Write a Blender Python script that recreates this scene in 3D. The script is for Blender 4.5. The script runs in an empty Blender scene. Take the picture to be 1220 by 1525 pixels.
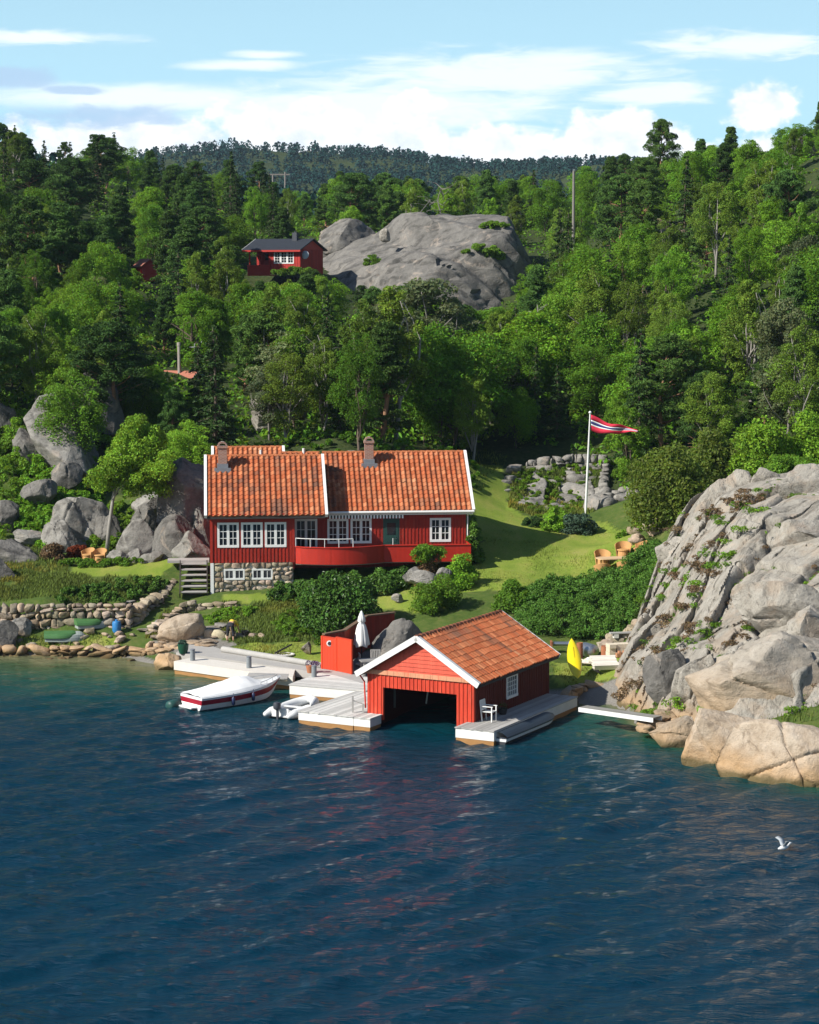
import bpy, bmesh, math, random
import numpy as np
from mathutils import Vector, Matrix

C = bpy.context.scene.collection
R = math.radians
SC = bpy.context.scene

# ------------------------------------------------------------------ camera
CAMZ, PITCH, FPX = 20.0, R(6.09), 3300.0
cam_d = bpy.data.cameras.new('camera')
cam = bpy.data.objects.new('camera', cam_d)
C.objects.link(cam)
cam.location = (0, 0, CAMZ)
cam.rotation_euler = (R(90) - PITCH, 0, 0)
cam_d.sensor_fit = 'VERTICAL'
cam_d.sensor_height = 36.0
cam_d.lens = 36.0 * FPX / 1525.0
cam_d.clip_start = 0.5
cam_d.clip_end = 6000
SC.camera = cam

# ------------------------------------------------------------------ sun
SUN_EL = R(37)
HAZE = .00006
LH = Vector((math.sin(R(62)), math.cos(R(62)), 0))           # the way the light travels over the ground
LDIR = Vector((LH.x * math.cos(SUN_EL), LH.y * math.cos(SUN_EL), -math.sin(SUN_EL)))
sd = bpy.data.lights.new('sun', 'SUN')
sun = bpy.data.objects.new('sun', sd)
C.objects.link(sun)
sd.energy = 5.0
sd.angle = R(0.5)
sd.color = (1.0, 0.955, 0.87)
sun.location = (-60, -40, 90)
sun.rotation_euler = LDIR.to_track_quat('-Z', 'Y').to_euler()

SC.view_settings.view_transform = 'Standard'
SC.view_settings.look = 'None'
SC.view_settings.gamma = 1
SC.view_settings.exposure = 0.46
SC.cycles.max_bounces = 6
SC.cycles.diffuse_bounces = 2
SC.cycles.glossy_bounces = 3
SC.cycles.transmission_bounces = 3
SC.cycles.transparent_max_bounces = 8
SC.cycles.volume_bounces = 0
SC.cycles.use_denoising = True
SC.cycles.use_adaptive_sampling = True


# ------------------------------------------------------------------ node helpers
class NT:
    def __init__(s, tree):
        s.t = tree
        s.n = tree.nodes
        s.l = tree.links

    def new(s, typ, **kw):
        n = s.n.new(typ)
        for k, v in kw.items():
            setattr(n, k, v)
        return n

    def put(s, sock, v):
        if v is None:
            return
        if isinstance(v, bpy.types.NodeSocket):
            s.l.new(v, sock)
        else:
            if sock.type == 'RGBA' and not hasattr(v, '__len__'):
                v = (v, v, v, 1)
            elif sock.type == 'RGBA' and len(v) == 3:
                v = (*v, 1)
            sock.default_value = v

    def m(s, op, a, b=None, c=None, clamp=False):
        n = s.new('ShaderNodeMath', operation=op, use_clamp=clamp)
        s.put(n.inputs[0], a)
        s.put(n.inputs[1], b)
        s.put(n.inputs[2], c)
        return n.outputs[0]

    def vm(s, op, a, b=None):
        n = s.new('ShaderNodeVectorMath', operation=op)
        s.put(n.inputs[0], a)
        s.put(n.inputs[1], b)
        return n.outputs[0]

    def mix(s, f, a, b, mode='MIX'):
        n = s.new('ShaderNodeMix', data_type='RGBA', blend_type=mode)
        s.put(n.inputs['Factor'], f)
        s.put(n.inputs[6], a)
        s.put(n.inputs[7], b)
        return n.outputs[2]

    def ss(s, v, lo, hi):
        n = s.new('ShaderNodeMapRange', interpolation_type='SMOOTHSTEP')
        s.put(n.inputs[0], v)
        n.inputs[1].default_value = lo
        n.inputs[2].default_value = hi
        return n.outputs[0]

    def noise(s, vec, scale, detail=4, rough=0.55, dist=0.0, dim='3D'):
        n = s.new('ShaderNodeTexNoise', noise_dimensions=dim)
        s.put(n.inputs['Vector'], vec)
        n.inputs['Scale'].default_value = scale
        n.inputs['Detail'].default_value = detail
        n.inputs['Roughness'].default_value = rough
        n.inputs['Distortion'].default_value = dist
        return n.outputs[0]

    def vor(s, vec, scale, feature='F1', out='Distance'):
        n = s.new('ShaderNodeTexVoronoi', feature=feature)
        s.put(n.inputs['Vector'], vec)
        n.inputs['Scale'].default_value = scale
        return n.outputs[out]

    def ramp(s, v, stops):
        n = s.new('ShaderNodeValToRGB')
        s.put(n.inputs[0], v)
        e = n.color_ramp.elements
        while len(e) < len(stops):
            e.new(0.5)
        for el, (p, c) in zip(e, stops):
            el.position = p
            el.color = (*c, 1)
        return n.outputs[0]

    def attr(s, name, out='Color'):
        return s.new('ShaderNodeAttribute', attribute_name=name).outputs[out]

    def bump(s, h, strength=0.3, dist=0.05, normal=None):
        n = s.new('ShaderNodeBump')
        s.put(n.inputs['Height'], h)
        n.inputs['Strength'].default_value = strength
        n.inputs['Distance'].default_value = dist
        if normal is not None:
            s.put(n.inputs['Normal'], normal)
        return n.outputs[0]

    def pos(s):
        return s.new('ShaderNodeNewGeometry').outputs['Position']

    def scaled(s, vec, sc, rot=(0, 0, 0)):
        n = s.new('ShaderNodeMapping')
        s.put(n.inputs['Vector'], vec)
        n.inputs['Scale'].default_value = sc
        n.inputs['Rotation'].default_value = rot
        return n.outputs[0]


def mat(name):
    m = bpy.data.materials.new(name)
    m.use_nodes = True
    t = NT(m.node_tree)
    return m, t, m.node_tree.nodes['Principled BSDF']


def simple(name, col, rough=0.6, metal=0.0, var=0.25, scale=6.0, bump=0.15, bscale=30.0, attr=False, spec=0.4, weather=None):
    """paint / wood / stone: base colour broken up by two noises, a little bump"""
    m, t, b = mat(name)
    p = t.new('ShaderNodeTexCoord').outputs['Object']
    c = col
    if attr:
        c = t.mix(1.0, col, t.attr('col'), 'MULTIPLY')
    n1 = t.noise(p, scale, 5, 0.6)
    n2 = t.noise(p, scale * 7, 3, 0.6)
    f = t.m('ADD', t.m('MULTIPLY', n1, 0.65), t.m('MULTIPLY', n2, 0.35))
    f = t.m('MULTIPLY_ADD', f, 2 * var * 1.6, 1 - var * 1.6)
    if weather:
        wn = t.noise(t.scaled(p, (5, 5, .5)), 1.6, 5, .7)
        c = t.mix(t.m('MULTIPLY', t.ss(wn, .50, .72), .75), c, weather)
        c = t.mix(t.m('MULTIPLY', t.ss(t.noise(t.scaled(p, (9, 9, .35)), 2.0, 4, .7), .54, .70), .55), c, tuple(v * .35 for v in col))
    mul = t.new('ShaderNodeMix', data_type='RGBA', blend_type='MULTIPLY')
    mul.inputs['Factor'].default_value = 1.0
    t.put(mul.inputs[6], c)
    t.put(mul.inputs[7], f)
    t.l.new(mul.outputs[2], b.inputs['Base Color'])
    b.inputs['Roughness'].default_value = rough
    b.inputs['Metallic'].default_value = metal
    b.inputs['Specular IOR Level'].default_value = spec
    if bump:
        t.l.new(t.bump(t.noise(p, bscale, 4, 0.6), bump, 0.02), b.inputs['Normal'])
    return m


# ------------------------------------------------------------------ world: Nishita sky with clouds
W = bpy.data.worlds.new('World')
SC.world = W
W.use_nodes = True
w = NT(W.node_tree)
bg = W.node_tree.nodes['Background']
sky = w.new('ShaderNodeTexSky', sky_type='NISHITA')
sky.sun_disc = False
sky.sun_elevation = SUN_EL
sky.sun_rotation = math.atan2(-LH.x, -LH.y)
sky.air_density = 1.0
sky.dust_density = 0.6
sky.ozone_density = 2.0
SKY_STRENGTH = 0.075
bg.inputs['Strength'].default_value = SKY_STRENGTH
dirv = w.new('ShaderNodeTexCoord').outputs['Generated']
sx = w.new('ShaderNodeSeparateXYZ')
w.l.new(dirv, sx.inputs[0])
hy = w.m('MAXIMUM', sx.outputs[1], 0.02)
az = w.m('DIVIDE', sx.outputs[0], hy)
el = w.m('DIVIDE', sx.outputs[2], w.m('SQRT', w.m('ADD', w.m('MULTIPLY', sx.outputs[0], sx.outputs[0]), w.m('MULTIPLY', sx.outputs[1], sx.outputs[1]))))


def px_az(px):
    return (px - 610) / FPX


def py_el(py):
    return math.tan(math.atan((762.5 - py) / FPX) - PITCH)


cv = w.new('ShaderNodeCombineXYZ')
w.put(cv.inputs[0], az)
w.put(cv.inputs[1], el)
cvec = cv.outputs[0]
warp1 = w.noise(cvec, 38, 6, 0.62)
warp2 = w.noise(w.scaled(cvec, (1, 3.2, 1)), 24, 6, 0.6, 0.3)
puff = w.noise(w.scaled(cvec, (1, 1.25, 1)), 75, 5, 0.55)
streak = w.noise(w.scaled(cvec, (1, 6, 1), (0, 0, R(4))), 30, 6, 0.62, 0.6)


def ell(px, py, rx, ry, wob, wsrc):
    """soft ellipse in sky direction, edge eaten by a noise"""
    dx = w.m('DIVIDE', w.m('SUBTRACT', az, px_az(px)), rx / FPX)
    dy = w.m('DIVIDE', w.m('SUBTRACT', el, py_el(py)), ry / FPX)
    r = w.m('SQRT', w.m('ADD', w.m('MULTIPLY', dx, dx), w.m('MULTIPLY', dy, dy)))
    return w.m('ADD', w.m('SUBTRACT', 1.0, r), w.m('MULTIPLY', w.m('SUBTRACT', wsrc, 0.5), wob))


def vmax(*a):
    o = a[0]
    for b in a[1:]:
        o = w.m('MAXIMUM', o, b)
    return o


cum = vmax(ell(425, 205, 150, 70, 1.5, puff), ell(560, 215, 170, 60, 1.5, puff), ell(730, 222, 130, 42, 1.5, puff),
           ell(925, 205, 120, 52, 1.3, puff), ell(1128, 162, 66, 46, 1.3, puff), ell(850, 235, 300, 34, 1.4, puff),
           ell(1150, 240, 120, 50, 1.3, puff), ell(620, 152, 60, 20, 1.5, puff), ell(200, 215, 260, 50, 1.4, puff))
cumA = w.m('MULTIPLY', w.ss(cum, 0.06, 0.42), 0.95)
veil = vmax(ell(740, 112, 330, 46, 1.5, streak), ell(360, 98, 120, 12, 1.0, streak), ell(395, 82, 70, 9, 0.9, streak), ell(840, 90, 140, 22, 1.3, streak),
            ell(200, 150, 330, 30, 1.2, warp2), ell(560, 160, 420, 55, 1.3, streak), ell(960, 140, 160, 26, 1.6, streak), ell(60, 60, 200, 14, 1.5, streak), ell(1100, 70, 200, 26, 1.8, streak))
veilA = w.m('MULTIPLY', w.ss(veil, 0.02, 0.75), 0.9)
grey = vmax(ell(140, 174, 200, 24, 2.2, warp2), ell(20, 118, 90, 22, 2.4, warp2), ell(118, 138, 60, 9, 2.0, warp2))
greyA = w.m('MULTIPLY', w.ss(grey, 0.05, 0.6), 0.85)
K = 1.0 / SKY_STRENGTH
shade = w.ss(w.m('ADD', puff, w.m('MULTIPLY', warp1, 0.5)), 0.5, 1.0)
skyc = w.mix(1.0, sky.outputs[0], (0.90, 1.0, 1.08), 'MULTIPLY')
hazeblue = w.mix(w.ss(el, 0.30, 0.02), skyc, (0.40 * K, 0.66 * K, 0.80 * K))
c1 = w.mix(veilA, hazeblue, (0.78 * K, 0.84 * K, 0.88 * K))
cumc = w.mix(shade, (0.66 * K, 0.72 * K, 0.81 * K), (0.95 * K, 0.95 * K, 0.94 * K))
c2 = w.mix(cumA, c1, cumc)
c3 = w.mix(greyA, c2, (0.37 * K, 0.52 * K, 0.70 * K))
front = w.m('MULTIPLY', w.ss(sx.outputs[1], 0.02, 0.3), w.ss(el, 0.45, 0.2))
fin = w.mix(front, skyc, c3)
w.l.new(fin, bg.inputs['Color'])


# ------------------------------------------------------------------ projection helpers (photo pixel + distance -> world point)
def at(px, py, D):
    u, v = (px - 610) / FPX, (762.5 - py) / FPX
    d = Vector((u, math.cos(PITCH) + v * math.sin(PITCH), -math.sin(PITCH) + v * math.cos(PITCH)))
    return Vector((0, 0, CAMZ)) + d * (D / d.y)


def atz(px, py, z):
    u, v = (px - 610) / FPX, (762.5 - py) / FPX
    d = Vector((u, math.cos(PITCH) + v * math.sin(PITCH), -math.sin(PITCH) + v * math.cos(PITCH)))
    return Vector((0, 0, CAMZ)) + d * ((z - CAMZ) / d.z)


def topix(p):
    x, y, z = p[0], p[1], p[2] - CAMZ
    f = y * math.cos(PITCH) - z * math.sin(PITCH)
    return 610 + FPX * x / f, 762.5 - FPX * (y * math.sin(PITCH) + z * math.cos(PITCH)) / f


# ------------------------------------------------------------------ numpy noise
def _h(ix, iy, iz, seed):
    n = (ix.astype(np.int64) * 374761393 + iy.astype(np.int64) * 668265263 + iz.astype(np.int64) * 2147483647 + seed * 144665)
    n = (n ^ (n >> 13)) * 1274126177
    n = n ^ (n >> 16)
    return (n & 0xffff) / 65535.0


def vnoise(p, seed=0):
    p = np.asarray(p, float)
    i = np.floor(p)
    f = p - i
    f = f * f * (3 - 2 * f)
    i = i.astype(np.int64)
    r = 0
    for dx in (0, 1):
        for dy in (0, 1):
            for dz in (0, 1):
                wgt = (f[:, 0] if dx else 1 - f[:, 0]) * (f[:, 1] if dy else 1 - f[:, 1]) * (f[:, 2] if dz else 1 - f[:, 2])
                r = r + wgt * _h(i[:, 0] + dx, i[:, 1] + dy, i[:, 2] + dz, seed)
    return r


def fbm(p, oct=4, seed=0, gain=0.5):
    p = np.asarray(p, float)
    r, a, t = 0, 1.0, 0
    for o in range(oct):
        r = r + a * (vnoise(p * 2.03 ** o + o * 17.3, seed + o) - 0.5)
        t += a
        a *= gain
    return r / t * 2


def worley(p, seed=0):
    """F1, F2 and the cell id noise of 3-D cells"""
    p = np.asarray(p, float)
    i = np.floor(p).astype(np.int64)
    f1 = np.full(len(p), 9.0)
    f2 = np.full(len(p), 9.0)
    cid = np.zeros(len(p))
    for dx in (-1, 0, 1):
        for dy in (-1, 0, 1):
            for dz in (-1, 0, 1):
                cx, cy, cz = i[:, 0] + dx, i[:, 1] + dy, i[:, 2] + dz
                q = np.stack([cx + _h(cx, cy, cz, seed + 1), cy + _h(cx, cy, cz, seed + 2), cz + _h(cx, cy, cz, seed + 3)], 1)
                d = np.linalg.norm(q - p, axis=1)
                hid = _h(cx, cy, cz, seed + 4)
                near = d < f1
                f2 = np.where(near, f1, np.minimum(f2, d))
                cid = np.where(near, hid, cid)
                f1 = np.where(near, d, f1)
    return f1, f2, cid


# ------------------------------------------------------------------ object helpers
def tag(o, label=None, cat=None, group=None, kind=None):
    if label:
        o['label'] = label
    if cat:
        o['category'] = cat
    if group:
        o['group'] = group
    if kind:
        o['kind'] = kind
    return o


def empty(name, loc, label, cat, group=None, rz=0.0):
    o = bpy.data.objects.new(name, None)
    o.empty_display_size = 0.3
    C.objects.link(o)
    o.location = loc
    o.rotation_euler = (0, 0, rz)
    return tag(o, label, cat, group)


def mesh_np(name, V, F, material, parent=None, col=None, smooth=False, dom='FACE', loc=None):
    """fast mesh from arrays; F is (n,3) or (n,4)"""
    V = np.asarray(V, np.float32)
    F = np.asarray(F, np.int32)
    me = bpy.data.meshes.new(name)
    me.vertices.add(len(V))
    me.vertices.foreach_set('co', V.ravel())
    k = F.shape[1]
    me.loops.add(F.size)
    me.loops.foreach_set('vertex_index', F.ravel())
    me.polygons.add(len(F))
    me.polygons.foreach_set('loop_start', np.arange(0, F.size, k, dtype=np.int32))
    me.polygons.foreach_set('use_smooth', np.full(len(F), smooth))
    me.update(calc_edges=True)
    if col is not None:
        col = np.asarray(col, np.float32)
        a = me.attributes.new('col', 'FLOAT_COLOR', dom)
        c4 = np.ones((len(col), 4), np.float32)
        c4[:, :3] = col
        a.data.foreach_set('color', c4.ravel())
    if material:
        me.materials.append(material)
    o = bpy.data.objects.new(name, me)
    C.objects.link(o)
    if parent:
        o.parent = parent
    if loc:
        o.location = loc
    return o


class MB:
    """collects shapes and links them as one mesh object"""

    def __init__(s, M=None):
        s.V, s.F, s.Cc = [], [], []
        s.M = M or Matrix()
        s.col = (1, 1, 1)

    def add(s, vs, fs, col=None):
        n = len(s.V)
        s.V += [tuple(s.M @ Vector(v)) for v in vs]
        for f in fs:
            s.F.append([i + n for i in f])
            s.Cc.append(col or s.col)

    def box(s, x0, x1, y0, y1, z0, z1, col=None):
        s.add([(x0, y0, z0), (x1, y0, z0), (x1, y1, z0), (x0, y1, z0), (x0, y0, z1), (x1, y0, z1), (x1, y1, z1), (x0, y1, z1)],
              [(0, 3, 2, 1), (4, 5, 6, 7), (0, 1, 5, 4), (1, 2, 6, 5), (2, 3, 7, 6), (3, 0, 4, 7)], col)

    def bar(s, a, b, w, h, up=(0, 0, 1), col=None):
        """beam from a to b, width w across, height h along up"""
        a, b, up = Vector(a), Vector(b), Vector(up)
        d = (b - a).normalized()
        sx = d.cross(up)
        if sx.length < 1e-4:
            sx = d.cross(Vector((1, 0, 0)))
        sx.normalize()
        u = sx.cross(d).normalized()
        vs = []
        for p in (a, b):
            for i, j in ((-1, -1), (1, -1), (1, 1), (-1, 1)):
                vs.append(p + sx * (i * w / 2) + u * (j * h / 2))
        s.add(vs, [(0, 1, 2, 3), (7, 6, 5, 4), (0, 4, 5, 1), (1, 5, 6, 2), (2, 6, 7, 3), (3, 7, 4, 0)], col)

    def tube(s, pts, rad, n=8, col=None, cap=True):
        pts = [Vector(p) for p in pts]
        if not hasattr(rad, '__len__'):
            rad = [rad] * len(pts)
        vs, fs = [], []
        ref = None
        for i, p in enumerate(pts):
            d = (pts[min(i + 1, len(pts) - 1)] - pts[max(i - 1, 0)])
            d.normalize()
            if ref is None or abs(ref.dot(d)) > 0.95:
                ref = Vector((1, 0, 0)) if abs(d.x) < 0.8 else Vector((0, 1, 0))
            u = d.cross(ref).normalized()
            v = d.cross(u)
            for k in range(n):
                a = 2 * math.pi * k / n
                vs.append(p + (u * math.cos(a) + v * math.sin(a)) * rad[i])
        for i in range(len(pts) - 1):
            for k in range(n):
                fs.append((i * n + k, i * n + (k + 1) % n, (i + 1) * n + (k + 1) % n, (i + 1) * n + k))
        if cap:
            fs.append(tuple(range(n))[::-1])
            fs.append(tuple((len(pts) - 1) * n + k for k in range(n)))
        s.add(vs, fs, col)

    def prism(s, poly, z0, z1, col=None):
        """poly: (x,y) outline anticlockwise, pushed from z0 to z1"""
        n = len(poly)
        vs = [(x, y, z0) for x, y in poly] + [(x, y, z1) for x, y in poly]
        fs = [tuple(range(n))[::-1], tuple(range(n, 2 * n))]
        fs += [(i, (i + 1) % n, n + (i + 1) % n, n + i) for i in range(n)]
        s.add(vs, fs, col)

    def lathe(s, prof, c=(0, 0, 0), n=16, col=None):
        vs, fs = [], []
        for r, z in prof:
            for k in range(n):
                a = 2 * math.pi * k / n
                vs.append((c[0] + r * math.cos(a), c[1] + r * math.sin(a), c[2] + z))
        for i in range(len(prof) - 1):
            for k in range(n):
                fs.append((i * n + k, i * n + (k + 1) % n, (i + 1) * n + (k + 1) % n, (i + 1) * n + k))
        fs.append(tuple(range(n))[::-1])
        fs.append(tuple((len(prof) - 1) * n + k for k in range(n)))
        s.add(vs, fs, col)

    def build(s, name, material, parent=None, smooth=False, loc=None, bevel=0.0, auto=None):
        me = bpy.data.meshes.new(name)
        me.from_pydata(s.V, [], s.F)
        if material:
            me.materials.append(material)
        a = me.attributes.new('col', 'FLOAT_COLOR', 'FACE')
        c4 = np.ones((len(s.F), 4), np.float32)
        c4[:, :3] = np.array(s.Cc, np.float32).reshape(-1, 3)
        a.data.foreach_set('color', c4.ravel())
        if smooth:
            me.polygons.foreach_set('use_smooth', np.full(len(s.F), True))
            if auto:
                me.set_sharp_from_angle(angle=R(auto))
        me.update()
        o = bpy.data.objects.new(name, me)
        C.objects.link(o)
        if parent:
            o.parent = parent
        if loc is not None:
            o.location = loc
        if bevel:
            bv = o.modifiers.new('bevel', 'BEVEL')
            bv.width = bevel
            bv.segments = 2
            bv.limit_method = 'ANGLE'
        return o


def copy_tree(o, parent=None):
    c = o.copy()
    C.objects.link(c)
    if parent:
        c.parent = parent
    for ch in list(o.children):
        copy_tree(ch, c)
    return c


def inpoly(x, y, poly):
    x, y = np.asarray(x, float), np.asarray(y, float)
    ins = np.zeros(x.shape, bool)
    n = len(poly)
    for i in range(n):
        x0, y0 = poly[i]
        x1, y1 = poly[(i + 1) % n]
        c = ((y0 > y) != (y1 > y)) & (x < (x1 - x0) * (y - y0) / ((y1 - y0) if y1 != y0 else 1e-9) + x0)
        ins ^= c
    return ins
# ------------------------------------------------------------------ terrain
def X(px, D):
    return (px - 610) * D * 1.002 / FPX


CP = [  # sea bed and shore: x, y, z
    (-40, 100, -5), (-22, 106, -2.6), (-10, 100, -3.5), (0, 85, -5), (15, 80, -4), (30, 70, -5), (-45, 60, -8), (45, 50, -8), (0, 50, -8),
    (8, 97.5, -1.0), (9.6, 99.8, -.5), (5, 92, -2.6), (0, 99, -1.6), (-6, 106, -1.3), (-2, 105, -.8), (3, 103, -.5), (-13.5, 111.3, -.5), (-9.5, 107.5, -1.6),
    (-12, 114.2, .45), (-8, 111.5, .5), (-4, 110, .55), (-1, 108, .55), (2, 106.5, .5), (-10.4, 113.6, .5),
    (-16, 115.4, -.05), (-22, 116, .0), (-30, 116, 0), (-19, 114, -.45), (-25, 113.6, -.7), (-14.2, 115.2, .1),
    (-16, 117.3, .7), (-22, 117.4, .75), (-30, 117.5, .8), (-13.2, 117.3, .75), (-20, 118.8, .95), (-24, 118.8, .95), (-15.5, 119.2, 1.1),
    (-20, 119.9, 2.25), (-24, 119.9, 2.25), (-32, 119.7, 2.25), (-15.8, 120.8, 2.3), (-14.1, 123.6, 3.0),
    (-17, 123.8, 3.05), (-22, 125, 3.3), (-15, 126, 3.5), (-14, 129, 3.7), (-18, 129, 3.5), (-24, 128.5, 3.5),
    (-12.3, 122.2, 2.0), (-12.6, 124.6, 3.2), (-13.2, 127, 3.8),
    (-10.5, 121.6, 2.42), (-6, 121.5, 2.4), (-9, 119.6, 2.1), (-12.4, 119.6, 1.5), (-11, 117, .95), (-14, 117, .75), (-9.5, 115.7, .75), (-12.2, 116, .7),
    (-5, 117, 1.5), (-3, 113.3, .85), (-6, 113.2, .75), (-8, 115.5, .9), (-6.5, 118.5, 1.9),
    (-10, 124, 2.6), (0, 124.5, 3.2), (3.5, 125, 3.6), (-8, 130, 4.4), (0, 131, 5.5), (-10, 137, 7.2), (0, 138, 7.4), (-5, 143, 9.5), (3, 143, 8.5),
    (0, 120, 2.65), (2, 117, 2.2), (4, 120, 3.0), (1, 112.5, 1.2), (-1, 111, .8), (3, 109, .95), (5, 109, 1.0),
    (6, 121, 3.3), (5, 127, 3.9), (8, 131, 4.3), (10, 136, 4.7), (5, 134, 4.8), (5, 141, 6), (5, 150, 7.2), (9, 126, 3.75), (12, 122, 3.4), (12.5, 130, 4.2), (12, 134, 4.5),
    (8, 113.5, 1.4), (11, 113, 1.4), (8, 118, 2.6), (12, 117, 2.6), (7.5, 107.5, .85), (9.5, 108, .95), (10, 110.5, 1.15), (7, 105.5, .75), (9, 104.9, .7),
    (8.3, 103.2, .12), (9.2, 102.2, .02),
    # right rock
    (9.8, 102.3, .3), (10.7, 105.2, 1.4), (11.6, 110, 2.3), (13, 115, 4.0), (14.2, 119, 6), (15.8, 117, 7.9), (17, 114, 7.7), (19.5, 114, 8.5), (23, 113, 9.1),
    (12.7, 100, 2.6), (15.4, 104, 4.5), (16.1, 108.5, 7.1), (19.1, 107, 7.3), (18.1, 101, 4.9), (17.1, 95.5, 2.5), (14.5, 97.5, 2.4), (11.5, 97.4, .9), (13.8, 93.4, 1.4), (16.2, 90.6, 1.4),
    (11.3, 95.6, -.1), (12.6, 91, -.3), (14.6, 87.6, -.4), (16.2, 85, -.6), (12, 91, -1.2), (14, 85.5, -1.6), (17, 82, -2.2), (30, 110, 9.8), (30, 96, 5), (30, 124, 9.2), (28, 86, .8), (32, 80, -1.5),
    (18, 121, 7.8), (22, 125, 8.3), (12.4, 128, 4.9), (15.4, 130, 6), (16.5, 140, 7.6), (15.5, 124, 6.6),
    # knoll by the flagpole
    (8.1, 142, 5.2), (9.6, 147.5, 7.0), (13.0, 147.5, 7.1), (11.5, 143.5, 5.6), (15, 142, 5.9), (11, 152, 7.6), (7.2, 146, 6.6),
]
for px, D, z in [  # hillsides
    (900, 170, 11.5), (1000, 170, 12), (1100, 165, 13), (1220, 160, 14), (800, 170, 10.5), (700, 165, 10.5), (1000, 230, 25), (1100, 230, 28), (1220, 230, 31.5),
    (1220, 262, 35.5), (1100, 262, 32.5), (900, 230, 19), (900, 262, 23), (800, 230, 15.5), (1320, 230, 34), (990, 280, 29.5), (860, 280, 24), (1100, 330, 32), (1220, 330, 33), (1320, 180, 20),
    (650, 200, 13), (600, 180, 12), (500, 180, 12), (650, 225, 13.0), (700, 237, 13.2), (760, 242, 14.0), (600, 240, 14), (600, 262, 21), (500, 258, 20), (430, 252, 19.6), (380, 252, 18.3), (700, 270, 22),
    (600, 300, 26), (500, 300, 26), (700, 310, 26), (400, 300, 25), (450, 450, 24), (600, 420, 28), (700, 420, 28), (850, 420, 27), (300, 450, 28),
    (0, 150, 10.5), (100, 150, 11), (200, 150, 8.6), (300, 150, 9), (0, 180, 14), (100, 180, 14.5), (200, 180, 13), (300, 180, 12.5), (400, 165, 11), (0, 230, 21), (100, 230, 20.5),
    (200, 230, 19), (300, 230, 18), (0, 300, 32), (100, 300, 31), (200, 300, 29), (300, 300, 26), (0, 350, 37), (100, 350, 36.5), (200, 350, 34), (300, 350, 28), (0, 420, 38), (200, 420, 33),
    (-120, 300, 33), (-120, 180, 16), (-120, 135, 6), (0, 137, 6.2), (60, 140, 8.0), (150, 138, 5.6), (230, 140, 6.6),
    (450, 1300, 91), (300, 1300, 89), (600, 1300, 89), (370, 1350, 97), (700, 1300, 88), (850, 1300, 85), (950, 1300, 81), (100, 1300, 80), (300, 800, 34), (600, 800, 38), (900, 800, 38),
    (0, 800, 34), (1220, 800, 38), (600, 1000, 52), (600, 1700, 50), (0, 1700, 50), (1220, 1700, 50), (1220, 1300, 62), (0, 560, 34), (1220, 560, 32), (600, 600, 28),
]:
    CP.append((X(px, D), D, z))
CPA = np.array(CP, float)


def _rbf_fit():
    P = CPA[:, :2]
    d = np.linalg.norm(P[:, None] - P[None], axis=2)
    n = len(P)
    A = np.zeros((n + 3, n + 3))
    A[:n, :n] = d
    A[:n, n] = 1
    A[:n, n + 1:] = P
    A[n, :n] = 1
    A[n + 1:, :n] = P.T
    b = np.zeros(n + 3)
    b[:n] = CPA[:, 2]
    return np.linalg.lstsq(A, b, rcond=None)[0]


_W = _rbf_fit()


def hz(x, y):
    """ground height, smooth part"""
    x = np.atleast_1d(np.asarray(x, float)).ravel()
    y = np.atleast_1d(np.asarray(y, float)).ravel()
    out = np.zeros(len(x))
    P = CPA[:, :2]
    for s in range(0, len(x), 20000):
        q = np.stack([x[s:s + 20000], y[s:s + 20000]], 1)
        d = np.linalg.norm(q[:, None] - P[None], axis=2)
        out[s:s + 20000] = d @ _W[:len(P)] + _W[len(P)] + q @ _W[len(P) + 1:]
    return out


def gz(x, y):
    return float(hz(x, y)[0])


def ground(px, D):
    x = X(px, D)
    return Vector((x, D, gz(x, D)))


def upslope(px, py, D0=96.0, D1=170.0):
    """first point of the ground met by the ray through a photo pixel"""
    Ds = np.linspace(D0, D1, 600)
    u, v = (px - 610) / FPX, (762.5 - py) / FPX
    dy, dz = math.cos(PITCH) + v * math.sin(PITCH), -math.sin(PITCH) + v * math.cos(PITCH)
    zr = CAMZ + dz / dy * Ds
    g = hz(u / dy * Ds, Ds)
    k = np.argmax(g > zr)
    D = Ds[k] if (g > zr).any() else D1
    return Vector((u / dy * D, D, max(float(hz(u / dy * D, D)[0]), -9)))


LAWN = [(2.6, 119.5), (6.2, 119.8), (7.5, 121.8), (11.8, 122.3), (13, 125), (13.2, 131), (12.4, 135.5), (10.5, 136.8), (7.6, 137.3), (6.3, 138.8), (6.2, 150), (4.9, 150), (3.6, 140), (4.2, 130), (3.7, 125.2), (2.4, 122.5), (-2, 120.5), (-2, 118), (2, 117)]
LAWN2 = [(-19.5, 124.2), (-14.2, 123.6), (-13.4, 126.2), (-14.5, 127.8), (-19, 127.3)]
LAWN3 = [(-10.4, 121.9), (-4.5, 121.6), (-4.5, 120), (-10.2, 120.4)]
LAWN4 = [(-9.9, 113.5), (-4.2, 110.2), (-3.9, 112.5), (-6, 114.4), (-9, 114.6)]
LAWN5 = [(7, 104.6), (10, 104.3), (10.6, 107.5), (9.6, 109), (7, 109)]
LAWN6 = [(-31, 116.6), (-15.6, 116.2), (-15.4, 117.6), (-31, 117.9)]
GRAVEL = [(-13.6, 114.9), (-10.2, 113.3), (-9, 115.2), (-10.4, 116.5), (-13.7, 116.7)]
BEACH = [(6.5, 104.4), (10.2, 104.4), (10, 99), (6, 99)]
TERR = [(-3.9, 108.6), (1.4, 106.5), (2.4, 110.5), (-1.4, 112.8), (-3.4, 111.5)]

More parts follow.
